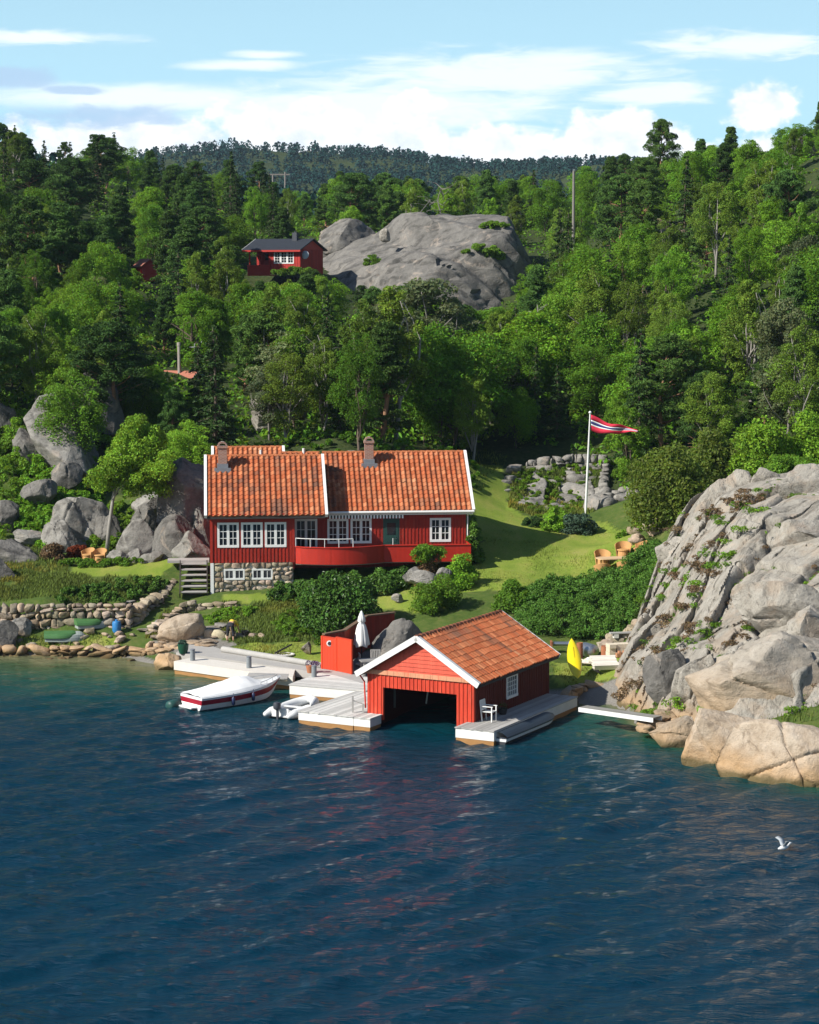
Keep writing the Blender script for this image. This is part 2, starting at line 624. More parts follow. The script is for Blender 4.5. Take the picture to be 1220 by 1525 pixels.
rows = np.concatenate([np.arange(48, 84, 2.0), np.arange(84, 155, .33), 155 * 1.008 ** np.arange(0, 320)])
rows = rows[rows < 1900]
cols = np.linspace(-.30, .30, 420)
YY = np.repeat(rows[:, None], len(cols), 1)
XX = cols[None, :] * (YY * .86 + 18)
xf, yf = XX.ravel(), YY.ravel()
zf = hz(xf, yf)
p3 = np.stack([xf, yf, np.zeros_like(xf)], 1)
soft = np.zeros(len(xf))
for poly in (LAWN, LAWN2, LAWN3, LAWN4, LAWN5, LAWN6, GRAVEL, TERR):
    soft[inpoly(xf, yf, poly)] = 1
rough = np.clip((yf - 88) / 12, 0, 1) * (1 - .85 * soft)
zf = zf + fbm(p3 / 2.6, 4, 3) * .22 * rough * (zf > -.3) + fbm(p3 / 14, 3, 8) * np.clip((yf - 142) / 60, 0, 1) * 1.2 + fbm(p3 / .7, 2, 4) * .05 * rough * (yf < 160)
far = np.clip((yf - 500) / 400, 0, 1)
zf = zf + far * fbm(p3 / 130, 4, 21) * 14
jit = fbm(p3 / .9, 3, 11) * .45
mk = np.zeros((len(xf), 3))
for poly in (LAWN, LAWN2, LAWN3, LAWN4, LAWN5, LAWN6):
    mk[inpoly(xf + jit, yf + jit, poly), 0] = 1
mk[:, 1] = (yf < 139) & (mk[:, 0] < .5)
for poly in (GRAVEL, BEACH, TERR):
    i = inpoly(xf + jit * .4, yf, poly)
    mk[i] = (0, 0, 1)
mk[zf < .12] = (0, 0, 1)
nc = len(cols)
idx = np.arange(len(xf)).reshape(len(rows), nc)
quad = np.stack([idx[:-1, :-1], idx[:-1, 1:], idx[1:, 1:], idx[1:, :-1]], -1).reshape(-1, 4)

m_ground, t, b = mat('ground')
p = t.pos()
mask = t.new('ShaderNodeSeparateColor')
t.l.new(t.attr('col'), mask.inputs[0])
n1, n2, n3 = t.noise(p, .45, 5, .6), t.noise(p, 3.0, 5, .65), t.noise(p, 14, 4, .7)
mow = t.noise(t.scaled(p, (.9, .22, 1), (0, 0, R(24))), 1.3, 3, .5)
lawn = t.ramp(t.m('ADD', t.m('MULTIPLY', n1, .5), t.m('MULTIPLY', mow, .5)), [(.3, (.155, .23, .028)), (.48, (.225, .295, .042)), (.6, (.30, .32, .065)), (.75, (.36, .31, .12))])
lawn = t.mix(t.m('MULTIPLY', t.ss(t.noise(p, 1.6, 6, .7), .55, .72), .5), lawn, (.30, .27, .11))
lawn = t.mix(t.m('MULTIPLY', t.ss(n3, .35, .7), .45), lawn, (.09, .15, .016))
rgh = t.ramp(t.m('ADD', t.m('MULTIPLY', n2, .6), t.m('MULTIPLY', n1, .4)), [(.3, (.045, .085, .014)), (.5, (.09, .14, .025)), (.65, (.16, .17, .05)), (.78, (.24, .19, .085))])
rgh = t.mix(t.m('MULTIPLY', n3, .5), rgh, (.03, .05, .012))
forest = t.ramp(n2, [(.3, (.022, .035, .010)), (.55, (.045, .065, .018)), (.75, (.09, .085, .035))])
gravel = t.ramp(t.noise(p, 22, 4, .75), [(.3, (.10, .09, .075)), (.5, (.22, .205, .18)), (.7, (.34, .32, .29))])
c = t.mix(mask.outputs[1], forest, rgh)
c = t.mix(mask.outputs[0], c, lawn)
c = t.mix(mask.outputs[2], c, gravel)
t.l.new(c, b.inputs['Base Color'])
b.inputs['Roughness'].default_value = .9
b.inputs['Specular IOR Level'].default_value = .15
t.l.new(t.bump(t.m('ADD', n3, t.noise(p, 40, 3, .7)), .6, .06), b.inputs['Normal'])
g = mesh_np('ground', np.stack([xf, yf, zf], 1), quad, m_ground, col=mk, smooth=True, dom='POINT')
tag(g, 'grassy shore, lawn and wooded hillsides rising from the water', 'ground', kind='structure')

# ------------------------------------------------------------------ water
m_water, t, b = mat('water')
p = t.pos()
dep = t.attr('col', 'Fac')
dep = t.new('ShaderNodeSeparateColor')
t.l.new(t.attr('col'), dep.inputs[0])
nn = t.noise(t.scaled(p, (.5, .16, 1), (0, 0, R(-35))), .9, 4, .6)
shal = t.m('ADD', dep.outputs[0], t.m('MULTIPLY', t.m('SUBTRACT', nn, .5), t.m('MULTIPLY', dep.outputs[0], .9)), clamp=True)
wc = t.ramp(shal, [(0, (.001, .024, .045)), (.15, (.0025, .040, .047)), (.42, (.012, .068, .048)), (.72, (.05, .09, .038)), (1, (.15, .15, .075))])
t.l.new(wc, b.inputs['Base Color'])
b.inputs['Roughness'].default_value = .07
b.inputs['IOR'].default_value = 1.333
b.inputs['Specular IOR Level'].default_value = .19
crest = R(-40)
w1 = t.noise(t.scaled(p, (.55, 1.5, 1), (0, 0, crest)), 1.5, 5, .62, .5)
w2 = t.noise(t.scaled(p, (.8, 1.5, 1), (0, 0, R(-15))), 5.0, 4, .6, .4)
w3 = t.noise(t.scaled(p, (.4, 1.0, 1), (0, 0, crest)), .55, 4, .6, .3)
gust = t.ss(t.noise(p, .07, 3, .5), .3, .7)
hgt = t.m('ADD', t.m('ADD', t.m('MULTIPLY', w1, .22), t.m('MULTIPLY', w2, .034)), t.m('MULTIPLY', w3, .50))
bn = t.new('ShaderNodeBump')
bn.inputs['Distance'].default_value = 1.0
t.put(bn.inputs['Height'], hgt)
t.put(bn.inputs['Strength'], t.m('MULTIPLY_ADD', gust, .5, .55))
t.l.new(bn.outputs[0], b.inputs['Normal'])
wy = np.concatenate([np.arange(20, 52, 1.0), np.arange(52, 120, .22)])
wxn = np.linspace(-1, 1, 330)
WY = np.repeat(wy[:, None], len(wxn), 1)
WX = wxn[None, :] * (WY * .28 + 8)
wx, wyf = WX.ravel(), WY.ravel()
wz = np.zeros(len(wx))
rng = np.random.default_rng(5)
for lam, amp, n in ((5.0, .050, 4), (3.2, .044, 6), (1.9, .022, 7), (1.1, .009, 6)):
    for k in range(n):
        a = R(-40) + rng.normal(0, .30)
        kx, ky = math.cos(a), math.sin(a)
        L = lam * rng.uniform(.8, 1.25)
        ph = (wx * kx + wyf * ky) * 2 * math.pi / L + rng.uniform(0, 6.28) + fbm(np.stack([wx / 9, wyf / 9, 0 * wx + k], 1), 2, 31 + k) * 2.0
        s = np.sin(ph)
        wz += amp * .55 * (np.abs(s) * -1.3 + .6 + .5 * s)
calm = np.clip((118 - wyf) / 22, .25, 1)
wz -= wz.mean()
wz *= calm * (.75 + .5 * vnoise(np.stack([wx / 8, wyf / 8, 0 * wx], 1), 77))
dpt = np.clip(-hz(wx, wyf), 0, 20)
shallow = np.exp(-dpt / .85)
bay = np.exp(-(((wx + 17) / 13) ** 2 + ((wyf - 113) / 9) ** 2))
shallow = np.clip(shallow + bay * .38, 0, 1)
idx = np.arange(len(wx)).reshape(len(wy), len(wxn))
quad = np.stack([idx[:-1, :-1], idx[:-1, 1:], idx[1:, 1:], idx[1:, :-1]], -1).reshape(-1, 4)
wo = mesh_np('water', np.stack([wx, wyf, wz], 1), quad, m_water, col=np.stack([shallow] * 3, 1), smooth=True, dom='POINT')
tag(wo, 'dark blue rippled sea water, green in the shallows by the shore', 'water', kind='structure')

# ------------------------------------------------------------------ stone
def rock_mat(name, cols, warm=(.42, .27, .14), warm_lo=.15, warm_hi=1.5, strata=(1, 1, 1), lichen=.5, scale=1.0, attr=False, beds=None, bumpy=.75):
    m, t, b = mat(name)
    p = t.pos()
    n1, n2, n3 = t.noise(p, .5 * scale, 6, .62, .4), t.noise(p, 2.6 * scale, 6, .65), t.noise(p, 13 * scale, 5, .7)
    if beds:
        n_, d_ = Vector(beds[0]).normalized(), Vector(beds[1]).normalized()
        e_ = n_.cross(d_)
        cb_ = t.new('ShaderNodeCombineXYZ')
        for k_, (ax_, f_) in enumerate(((n_, 2.6), (d_, .45), (e_, 1.0))):
            dn = t.new('ShaderNodeVectorMath', operation='DOT_PRODUCT')
            t.l.new(p, dn.inputs[0])
            dn.inputs[1].default_value = ax_
            t.put(cb_.inputs[k_], t.m('MULTIPLY', dn.outputs['Value'], f_))
        st = t.noise(cb_.outputs[0], 1.0 * scale, 6, .68, .5)
        st2 = t.noise(cb_.outputs[0], 3.2 * scale, 5, .7, .4)
    else:
        st = t.noise(t.scaled(p, strata, (R(20), R(35), R(15))), 1.4 * scale, 5, .6, .6)
        st2 = n3
    f = t.m('ADD', t.m('ADD', t.m('MULTIPLY', n1, .35), t.m('MULTIPLY', n2, .3)), t.m('MULTIPLY', st, .35))
    c = t.ramp(f, [(.28, cols[0]), (.44, cols[1]), (.56, cols[2]), (.72, cols[3])])
    c = t.mix(t.m('MULTIPLY', t.ss(n3, .52, .75), .55), c, tuple(v * .45 for v in cols[1]))
    c = t.mix(t.m('MULTIPLY', t.ss(st, .46, .36), .6), c, tuple(v * .5 for v in cols[1]))
    if beds:
        c = t.mix(t.m('MULTIPLY', t.ss(st2, .44, .34), .7), c, tuple(v * .4 for v in cols[1]))
        c = t.mix(t.m('MULTIPLY', t.ss(t.noise(p, .6, 5, .6), .52, .66), .45), c, (.36, .27, .19))
    c = t.mix(t.m('MULTIPLY', t.ss(t.noise(p, 5.5 * scale, 4, .7), .60, .70), lichen), c, (.10, .105, .085))
    c = t.mix(t.m('MULTIPLY', t.ss(t.noise(p, 1.1 * scale, 5, .65, .8), .56, .70), .5), c, (.42, .34, .27))
    z = t.new('ShaderNodeSeparateXYZ')
    t.l.new(p, z.inputs[0])
    zz = t.m('ADD', z.outputs[2], t.m('MULTIPLY', t.m('SUBTRACT', n1, .5), 1.4))
    c = t.mix(t.m('MULTIPLY', t.ss(zz, warm_hi, warm_lo), .85), c, warm)
    zz2 = t.m('ADD', z.outputs[2], t.m('MULTIPLY', t.m('SUBTRACT', n2, .5), .35))
    c = t.mix(t.m('MULTIPLY', t.ss(zz2, .42, .10), .8), c, (.06, .055, .02))
    cr = t.vor(t.vm('ADD', t.scaled(p, strata, (R(20), R(35), R(15))), t.scaled(t.new('ShaderNodeTexNoise').outputs[1], (.6, .6, .6))), .9 * scale, 'DISTANCE_TO_EDGE')
    crk = t.ss(cr, .0, .03)
    if attr:
        c = t.mix(1.0, c, t.attr('col'), 'MULTIPLY')
    t.l.new(c, b.inputs['Base Color'])
    b.inputs['Roughness'].default_value = .85
    b.inputs['Specular IOR Level'].default_value = .25
    h = t.m('ADD', t.m('ADD', t.m('MULTIPLY', n2, .5), t.m('MULTIPLY', n3, .25)), t.m('MULTIPLY', st, .5))
    h = t.m('ADD', h, t.m('MULTIPLY', crk, .035))
    h = t.m('ADD', h, t.m('MULTIPLY', st2, .35 if beds else 0))
    t.l.new(t.bump(h, bumpy, .22 / scale), b.inputs['Normal'])
    return m


m_rock = rock_mat('pale_granite', [(.145, .128, .102), (.27, .246, .206), (.375, .345, .295), (.47, .44, .38)], beds=((.39, -.88, .63), (1, 1, .53)), bumpy=1.0)
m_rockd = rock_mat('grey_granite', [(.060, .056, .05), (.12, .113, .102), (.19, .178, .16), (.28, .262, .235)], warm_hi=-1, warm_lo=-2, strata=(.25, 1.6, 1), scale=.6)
m_boul = rock_mat('boulder_granite', [(.11, .10, .088), (.19, .178, .158), (.28, .264, .235), (.38, .36, .32)], strata=(1, 1, 1.6))
m_tanrock = rock_mat('streaked_granite', [(.15, .13, .105), (.28, .25, .205), (.37, .33, .275), (.46, .42, .36)], warm=(.42, .29, .17), warm_lo=.8, warm_hi=4.2, lichen=.3, strata=(.4, .6, 1.8))
m_shore = rock_mat('shore_granite', [(.20, .15, .105), (.34, .265, .19), (.44, .36, .275), (.52, .45, .36)], warm=(.46, .28, .13), warm_hi=1.7, warm_lo=-.2, lichen=.12)
m_wall = rock_mat('wall_stone', [(.20, .165, .125), (.34, .285, .22), (.44, .375, .30), (.54, .475, .39)], warm=(.40, .25, .13), warm_lo=.0, warm_hi=.7, lichen=.25, attr=True, scale=1.6)


def ico(sub):
    bm = bmesh.new()
    bmesh.ops.create_icosphere(bm, subdivisions=sub, radius=1)
    v = np.array([x.co[:] for x in bm.verts])
    f = np.array([[q.index for q in x.verts] for x in bm.faces])
    bm.free()
    return v, f


ICO = {k: ico(k) for k in (1, 2, 3, 4, 5, 6)}


def rock_shape(sub, seed, size, cuts=7, rough=.10, tilt=(0, 0, 0), lo=.55, hi=.95, fine=.03):
    """a weathered boulder: a ball shaved flat by many planes, its edges worn"""
    v, f = ICO[sub]
    r = np.random.default_rng(seed)
    v = v.copy()
    for k in range(cuts * 2):
        n = r.normal(size=3) * np.array([1, 1, .8])
        n /= np.linalg.norm(n)
        d = r.uniform(lo, hi)
        v = v - np.outer(np.clip(v @ n - d, 0, None) * .96, n)
    v = v - (v.max(0) + v.min(0)) / 2
    v = v / (v.max(0) - v.min(0)) * 2
    nr = v / np.linalg.norm(v, axis=1)[:, None]
    # a few through-going joints that offset whole blocks
    for k in range(3):
        n = r.normal(size=3)
        n /= np.linalg.norm(n)
        d = r.uniform(-.35, .5)
        s = v @ n - d + fbm(v * 1.3 + k, 2, seed + k) * .10
        v = v - nr * (np.exp(-(s / .028) ** 2) * .075)[:, None] + nr * (np.tanh(s / .04) * r.uniform(-.045, .045))[:, None]
    v = v + nr * (fbm(v * 1.5 + seed, 3, seed) * rough)[:, None] + nr * (fbm(v * 5 + seed, 4, seed + 5) * fine * 1.3)[:, None]
    v = v * np.array(size)
    M = np.array(Matrix.Rotation(tilt[2], 3, 'Z') @ Matrix.Rotation(tilt[1], 3, 'Y') @ Matrix.Rotation(tilt[0], 3, 'X'))
    return v @ M.T, f


def boulder(name, pos, size, seed, label, material=None, tilt=(0, 0, 0), group=None, sub=5, cuts=8, rough=.08, lo=.5, hi=.86, cat='boulder', fine=.03):
    v, f = rock_shape(sub, seed, size, cuts, rough, tilt, lo, hi, fine)
    o = mesh_np(name, v, f, material or m_boul, smooth=True, loc=pos)
    o.data.set_sharp_from_angle(angle=R(48))
    return tag(o, label, cat, group)


# the bare cliff on the right: a fine sheet over the slope with ledges and joints
CRACK = []


def cliff_sheet():
    n, k = 420, 300
    ys = np.linspace(91.5, 123, n)
    ts = np.linspace(0, 1, k)
    XL = np.interp(ys, [91.5, 94.5, 97, 99.5, 102, 106, 110, 114, 117, 119.5, 121, 123], [13.3, 12.4, 10.7, 9.7, 9.1, 9.6, 10.4, 11.6, 12.7, 13.8, 15.2, 17.3])
    YY = np.repeat(ys[:, None], k, 1)
    XX = XL[:, None] + ts[None, :] * (31 - XL[:, None])
    x, y = XX.ravel(), YY.ravel()
    z = hz(x, y)
    q = np.stack([x, y, z], 1)
    edge = np.minimum.reduce([(x - np.repeat(XL, k)) / 1.2, (y - 91.5) / 1.5, (123 - y) / 2.5])
    edge = np.clip(edge, 0, 1)
    # dipping beds with staggered cross joints: long slabs climbing to the right
    def beds(n_, d_, per, cross, seed, wob):
        n_, d_ = np.array(n_) / np.linalg.norm(n_), np.array(d_) / np.linalg.norm(d_)
        a_ = (q @ n_ + fbm(q / 4.0, 3, seed) * wob + fbm(q / .9, 3, seed + 1) * .06) / per
        i = np.floor(a_)
        ph = a_ - i
        hi = _h(i.astype(np.int64), 0 * i.astype(np.int64) + 3, 0 * i.astype(np.int64), seed)
        c_ = (q @ d_ + fbm(q / 3.0, 3, seed + 2) * 1.3 + fbm(q / .7, 2, seed + 5) * .10) / (cross * (.6 + .9 * hi)) + hi * 9
        j = np.floor(c_)
        pj = c_ - j
        hj = _h(i.astype(np.int64), j.astype(np.int64), 0 * i.astype(np.int64) + 1, seed + 7)
        gap = np.minimum(np.minimum(ph, 1 - ph) * per, np.minimum(pj, 1 - pj) * cross)
        return ph, hi, hj, gap
    ph, hi, hj, gap = beds((.39, -.88, .63), (1, 1, .53), 2.3, 3.2, 41, 1.7)
    led = np.where(ph < .86, ph / .86, (1 - ph) / .14) - .5
    ph2, hi2, hj2, gap2 = beds((.50, -.80, .40), (.8, .5, .9), .75, 1.3, 61, 1.2)
    patch = np.clip(fbm(q / 3.5, 3, 71) * 2.2 + .25 + np.clip((16.5 - x) / 4, -.4, .8), 0, 1)
    g1, g2 = np.exp(-(gap / .09) ** 2), np.exp(-(gap2 / .045) ** 2)
    dz = led * .30 + (hj - .5) * .52 + (hi - .5) * .24 - g1 * .26 + patch * ((hj2 - .5) * .22 + (ph2 - .5) * .09 - g2 * .11) + fbm(q / 1.8, 5, 44) * .16 + fbm(q / 5, 3, 47) * .6 + .75
    gid = hj2
    CRACK.append(q[(g1 > .35) & (edge > .6) & (fbm(q / 2.2, 3, 88) > -.05 + (x - 14) * .035)])
    z = z + np.where(edge < 1, dz * edge - (1 - edge) * .5, dz)
    y2 = y - (led * .25 + (gid - .5) * .25) * edge
    idx = np.arange(n * k).reshape(n, k)
    quad = np.stack([idx[:-1, :-1], idx[:-1, 1:], idx[1:, 1:], idx[1:, :-1]], -1).reshape(-1, 4)
    o = mesh_np('rock_slope', np.stack([x, y2, z], 1), quad, m_rock, smooth=True)
    o.data.set_sharp_from_angle(angle=R(40))
    tag(o, 'bare pale granite slope rising from the shore beside the garden', 'rock', kind='structure')
    return o


cliff_sheet()


# the grey dome behind: a hump with steep right end and furrows running down the slope
def dome():
    v, f = ICO[6]
    v = v.copy()
    r = np.random.default_rng(3)
    for n, d in (((.25, -.9, .35), .80), ((.98, -.10, .12), .70), ((.9, -.42, .05), .76), ((-.35, -.5, .79), .62), ((-.6, -.3, .74), .58), ((.1, -.35, .93), .80), ((.75, -.62, .2), .83)):
        n = np.array(n) / np.linalg.norm(n)
        v = v - np.outer(np.clip(v @ n - d, 0, None) * .82, n)
    v = v * np.array([20.5, 13.0, 12.0])
    q = v.copy()
    nr = v / np.linalg.norm(v, axis=1, keepdims=True)
    fur = q @ np.array([.62, .55, .42])
    fur2 = fbm(np.stack([fur * .42, (q @ np.array([.75, -.3, -.4])) * .06, q[:, 1] * .05], 1), 4, 12)
    f1, f2, cid = worley(np.stack([fur * .30, (q @ np.array([.75, -.3, -.4])) * .09, q[:, 1] * .08], 1) + fbm(q / 4, 2, 3)[:, None] * .3, 91)
    jt = np.clip(1 - (f2 - f1) / .08, 0, 1)
    dd = fur2 * 2.0 + fbm(q / 6, 3, 6) * .6 + fbm(q / 1.2, 3, 7) * .14 + (cid - .5) * .5 - jt * .35
    v = v + nr * dd[:, None]
    o = mesh_np('rock_dome', v, f, m_rockd, smooth=True)
    o.data.set_sharp_from_angle(angle=R(42))
    o.location = (X(610, 259), 259, 15.0)
    o.rotation_euler = (0, R(-9), R(6))
    tag(o, 'large bare grey granite dome above the trees', 'rock', kind='structure')
    return o


dome()
# ------------------------------------------------------------------ building materials
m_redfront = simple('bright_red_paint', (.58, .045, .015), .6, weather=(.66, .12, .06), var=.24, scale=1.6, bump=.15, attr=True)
m_redside = simple('shaded_red_paint', (.13, .014, .007), .7, var=.2, scale=2.0, bump=.1, attr=True)  # shade of the boathouse side mixed into the red, darker than its front
m_redwall = simple('deep_red_paint', (.33, .018, .007), .6, weather=(.36, .045, .025), var=.24, scale=1.6, bump=.15, attr=True)
m_white = simple('white_paint', (.72, .715, .69), .5, var=.10, scale=3, bump=.1)
m_green = simple('dark_green_paint', (.018, .055, .045), .45, var=.1)
m_tile = simple('clay_tile', (1, 1, 1), .8, var=.22, scale=5, bump=.35, bscale=45, attr=True, spec=.2)
m_dark = simple('dark_timber', (.035, .03, .027), .8, var=.2)
m_brick = None
m_grey_wood = simple('weathered_grey_wood', (.36, .345, .32), .85, var=.22, scale=2.5, bump=.3, attr=True)
m_pale_wood = simple('sunbleached_planks', (.58, .56, .52), .85, var=.18, scale=2.5, bump=.3, attr=True)
m_white_wood = simple('whitewashed_wood', (.70, .675, .63), .8, var=.12, scale=2.0, bump=.2, attr=True)
m_conc = simple('pale_concrete', (.60, .57, .52), .9, var=.12, scale=1.6, bump=.3, attr=True)
m_metal = simple('galvanised_metal', (.45, .46, .47), .35, .9, var=.1)
m_black = simple('black_rubber', (.02, .02, .022), .55, var=.15)
m_teak = simple('golden_wood', (.50, .27, .10), .6, var=.18, scale=4, bump=.15)
m_pot = simple('terracotta', (.45, .17, .08), .8)
m_lead = simple('lead_flashing', (.22, .23, .25), .5, .3)

m_glass, t, b = mat('window_glass')
b.inputs['Base Color'].default_value = (.015, .02, .024, 1)
b.inputs['Roughness'].default_value = .06
b.inputs['Specular IOR Level'].default_value = .6
t.l.new(t.bump(t.noise(t.new('ShaderNodeTexCoord').outputs['Object'], 2.2, 2), .12, .03), b.inputs['Normal'])

m_brick, t, b = mat('brick')
p = t.new('ShaderNodeTexCoord').outputs['Object']
br = t.new('ShaderNodeTexBrick')
sxyz = t.new('ShaderNodeSeparateXYZ')
t.l.new(p, sxyz.inputs[0])
cb = t.new('ShaderNodeCombineXYZ')
t.put(cb.inputs[0], t.m('ADD', sxyz.outputs[0], sxyz.outputs[1]))
t.put(cb.inputs[1], sxyz.outputs[2])
t.l.new(cb.outputs[0], br.inputs['Vector'])
br.inputs['Color1'].default_value = (.30, .12, .07, 1)
br.inputs['Color2'].default_value = (.22, .09, .06, 1)
br.inputs['Mortar'].default_value = (.36, .30, .26, 1)
br.inputs['Scale'].default_value = 1
br.inputs['Mortar Size'].default_value = .012
br.inputs['Brick Width'].default_value = .23
br.inputs['Row Height'].default_value = .075
t.l.new(br.outputs[0], b.inputs['Base Color'])
b.inputs['Roughness'].default_value = .9

RNG = random.Random(11)


def tile_slope(mb, o, u, v, L, S, tw=.30, tl=.36, seed=1, lift=.035):
    """clay pantiles: o lower left corner, u along the eave, v up the slope"""
    o, u, v = Vector(o), Vector(u).normalized(), Vector(v).normalized()
    n = u.cross(v).normalized()
    rg = random.Random(seed)
    nc, nr = max(1, round(L / tw)), max(1, round(S / tl))
    tw, tl = L / nc, S / nr
    prof = [(0, .02), (.14, .0), (.34, .012), (.54, .070), (.70, .088), (.86, .066), (1.0, .02)]
    cc = np.array([[o.x + u.x * tw * c + v.x * tl * r_, o.y + u.y * tw * c + v.y * tl * r_, o.z + seed] for r_ in range(nr) for c in range(nc)])
    wz_ = fbm(cc * .55, 4, seed)
    streak = fbm(np.stack([np.tile(np.arange(nc), nr) * .9, np.repeat(np.arange(nr), nc) * .22, np.full(nr * nc, seed)], 1), 3, seed + 3)
    for r_ in range(nr):
        for c in range(nc):
            w_ = wz_[r_ * nc + c] * .8 + streak[r_ * nc + c] * .55 + rg.gauss(0, .13)
            base = Vector((.37, .098, .036)).lerp(Vector((.46, .17, .075)), rg.random() ** 2)
            if w_ > .12:
                base = base.lerp(Vector((.12, .065, .045)), min(.85, (w_ - .12) * 1.7))
            elif w_ < -.35:
                base = base.lerp(Vector((.50, .25, .13)), min(1, (-w_ - .35) * 1.5))
            base *= rg.uniform(.8, 1.12)
            jit = rg.gauss(0, .012)
            vs = []
            for (a, h) in prof:
                for (k, hh) in ((0, -.012), (0, lift), (1.08, .006)):
                    z = h + hh if hh >= 0 else hh + h * .2
                    vs.append(o + u * (tw * (c + a)) + v * (tl * (r_ + k) + jit) + n * z)
            fs = []
            for i in range(len(prof) - 1):
                a0 = i * 3
                fs.append((a0, a0 + 3, a0 + 4, a0 + 1))
                fs.append((a0 + 1, a0 + 4, a0 + 5, a0 + 2))
            mb.add(vs, fs, tuple(base))


def board_wall(mb, w, h, holes=(), bw=.2, thick=.14, z0=0.0, batten=.028, seed=0, bcol=.93, wb=.055):
    """upright board-and-batten wall in its local plane: x 0..w, z z0..h, face at y=0, with window holes"""
    rg = random.Random(seed)
    xs = sorted({0, w, *[q for hh in holes for q in hh[:2]]})
    zs = sorted({z0, h, *[q for hh in holes for q in hh[2:]]})

    def hole(x, z):
        return any(a < x < b_ and c < z < d for a, b_, c, d in holes)
    for i in range(len(xs) - 1):
        for j in range(len(zs) - 1):
            xa, xb, za, zb = xs[i], xs[i + 1], zs[j], zs[j + 1]
            if hole((xa + xb) / 2, (za + zb) / 2):
                continue
            k = max(1, round((xb - xa) / bw))
            for q in range(k):
                s = rg.uniform(.72, 1.08)
                a, b_ = xa + (xb - xa) * q / k, xa + (xb - xa) * (q + 1) / k
                mb.add([(a, 0, za), (b_, 0, za), (b_, 0, zb), (a, 0, zb)], [(0, 1, 2, 3)], (s, s, s))
            mb.add([(xa, thick, za), (xb, thick, za), (xb, thick, zb), (xa, thick, zb)], [(3, 2, 1, 0)], (.5, .5, .5))
    for a, b_, c, d in list(holes) + [None] * 0:
        mb.add([(a, 0, c), (b_, 0, c), (b_, thick, c), (a, thick, c), (a, 0, d), (b_, 0, d), (b_, thick, d), (a, thick, d)],
               [(0, 1, 2, 3), (7, 6, 5, 4), (0, 3, 7, 4), (2, 1, 5, 6)])
    mb.add([(0, 0, z0), (w, 0, z0), (w, thick, z0), (0, thick, z0), (0, 0, h), (w, 0, h), (w, thick, h), (0, thick, h)],
           [(4, 5, 6, 7), (3, 2, 1, 0), (0, 4, 7, 3), (1, 2, 6, 5)])
    x = bw / 2
    while x < w - .03:
        segs = [(z0 + .002, h - .002)]
        for a, b_, c, d in holes:
            if a - wb < x < b_ + wb:
                ns = []
                for s0, s1 in segs:
                    if c > s0:
                        ns.append((s0, min(c - .01, s1)))
                    if d < s1:
                        ns.append((max(d + .01, s0), s1))
                segs = [q for q in ns if q[1] - q[0] > .03]
        s = rg.uniform(.85, 1.05) * bcol
        for s0, s1 in segs:
            mb.box(x - wb / 2, x + wb / 2, -batten, 0.001, s0, s1, (s, s, s))
        x += bw


def window(parent, M, w, h, cols=2, rows=3, sashes=2, fr=.085, label=None, material=None, depth=.10, curtain=True):
    """casement window in local plane x 0..w, z 0..h facing -y"""
    f = MB(M)
    y0, y1 = -.035, .07
    f.box(-.04, w + .04, y0, y1, h - fr, h + .04)
    f.box(-.04, w + .04, y0 - .015, y1, -.05, fr)
    f.box(-.04, fr, y0 + .002, y1, fr, h - fr)
    f.box(w - fr, w + .04, y0 + .002, y1, fr, h - fr)
    sw = (w - 2 * fr) / sashes
    for s in range(sashes):
        xa = fr + s * sw
        if s:
            f.box(xa - .075, xa + .075, y0 + .006, y1, fr, h - fr)
        xa2, xb2 = xa + (.075 if s else 0), xa + sw - (.075 if s < sashes - 1 else 0)
        for c in range(1, cols):
            x = xa2 + (xb2 - xa2) * c / cols
            f.box(x - .016, x + .016, y0 + .022, y1 - .02, fr, h - fr)
        for r_ in range(1, rows):
            z = fr + (h - 2 * fr) * r_ / rows
            f.box(xa2, xb2, y0 + .026, y1 - .024, z - .016, z + .016)
    o = f.build('window', material or m_white, parent)
    if label:
        o['label'] = label
    g = MB(M)
    g.box(fr - .01, w - fr + .01, .03, .045, fr - .01, h - fr + .01)
    g.build('pane', m_glass, o)
    return o


# ------------------------------------------------------------------ the red house
YAW = R(5)
HB = 2.5
HO = Vector((-11.08, 122.5, HB))
house = empty('red_house', HO, 'long red timber house with orange tiled roofs above the garden', 'house', rz=YAW)


def T(x, y, z, rz=0):
    return Matrix.Translation((x, y, z)) @ Matrix.Rotation(rz, 4, 'Z')


FL = 4.07 - HB         # floor line above the base
EV = 6.62 - HB         # wall plate
wl = MB()
WZ0, WZ1 = 4.98 - HB, 6.29 - HB
holesL = [(.42, 1.54, WZ0, WZ1), (1.74, 2.86, WZ0, WZ1), (3.06, 4.18, WZ0, WZ1)]
wl.M = T(0, 0, 0)
board_wall(wl, 4.65, EV + .25, holesL, z0=FL, seed=1)
wl.M = T(4.65, 0, 0, R(90))
board_wall(wl, 1.98, EV + .15, [], z0=FL - .4, seed=2)
wl.M = T(0, 10.4, 0, R(-90))
board_wall(wl, 10.4, EV + .2, [], z0=.5, seed=3)
D0 = 4.06 - HB
holesR = [(.0 + .15, 1.35, D0 + .02, 6.24 - HB), (2.0, 3.12, 4.9 - HB, 6.22 - HB), (3.32, 4.44, 4.9 - HB, 6.22 - HB), (5.2, 6.02, D0 + .02, 6.2 - HB), (7.85, 8.98, 4.94 - HB, 6.22 - HB)]
wl.M = T(4.65, 2.0, 0)
board_wall(wl, 9.87, EV + .3, holesR, z0=FL - .6, seed=4)
wl.M = T(14.52, 2.14, 0, R(90))
board_wall(wl, 8.2, EV + .3, [], z0=FL - .6, seed=5)
wl.M = T(14.52, 10.4, 0, R(180))
board_wall(wl, 14.5, EV + .3, [], z0=1, seed=6)
RT = 33
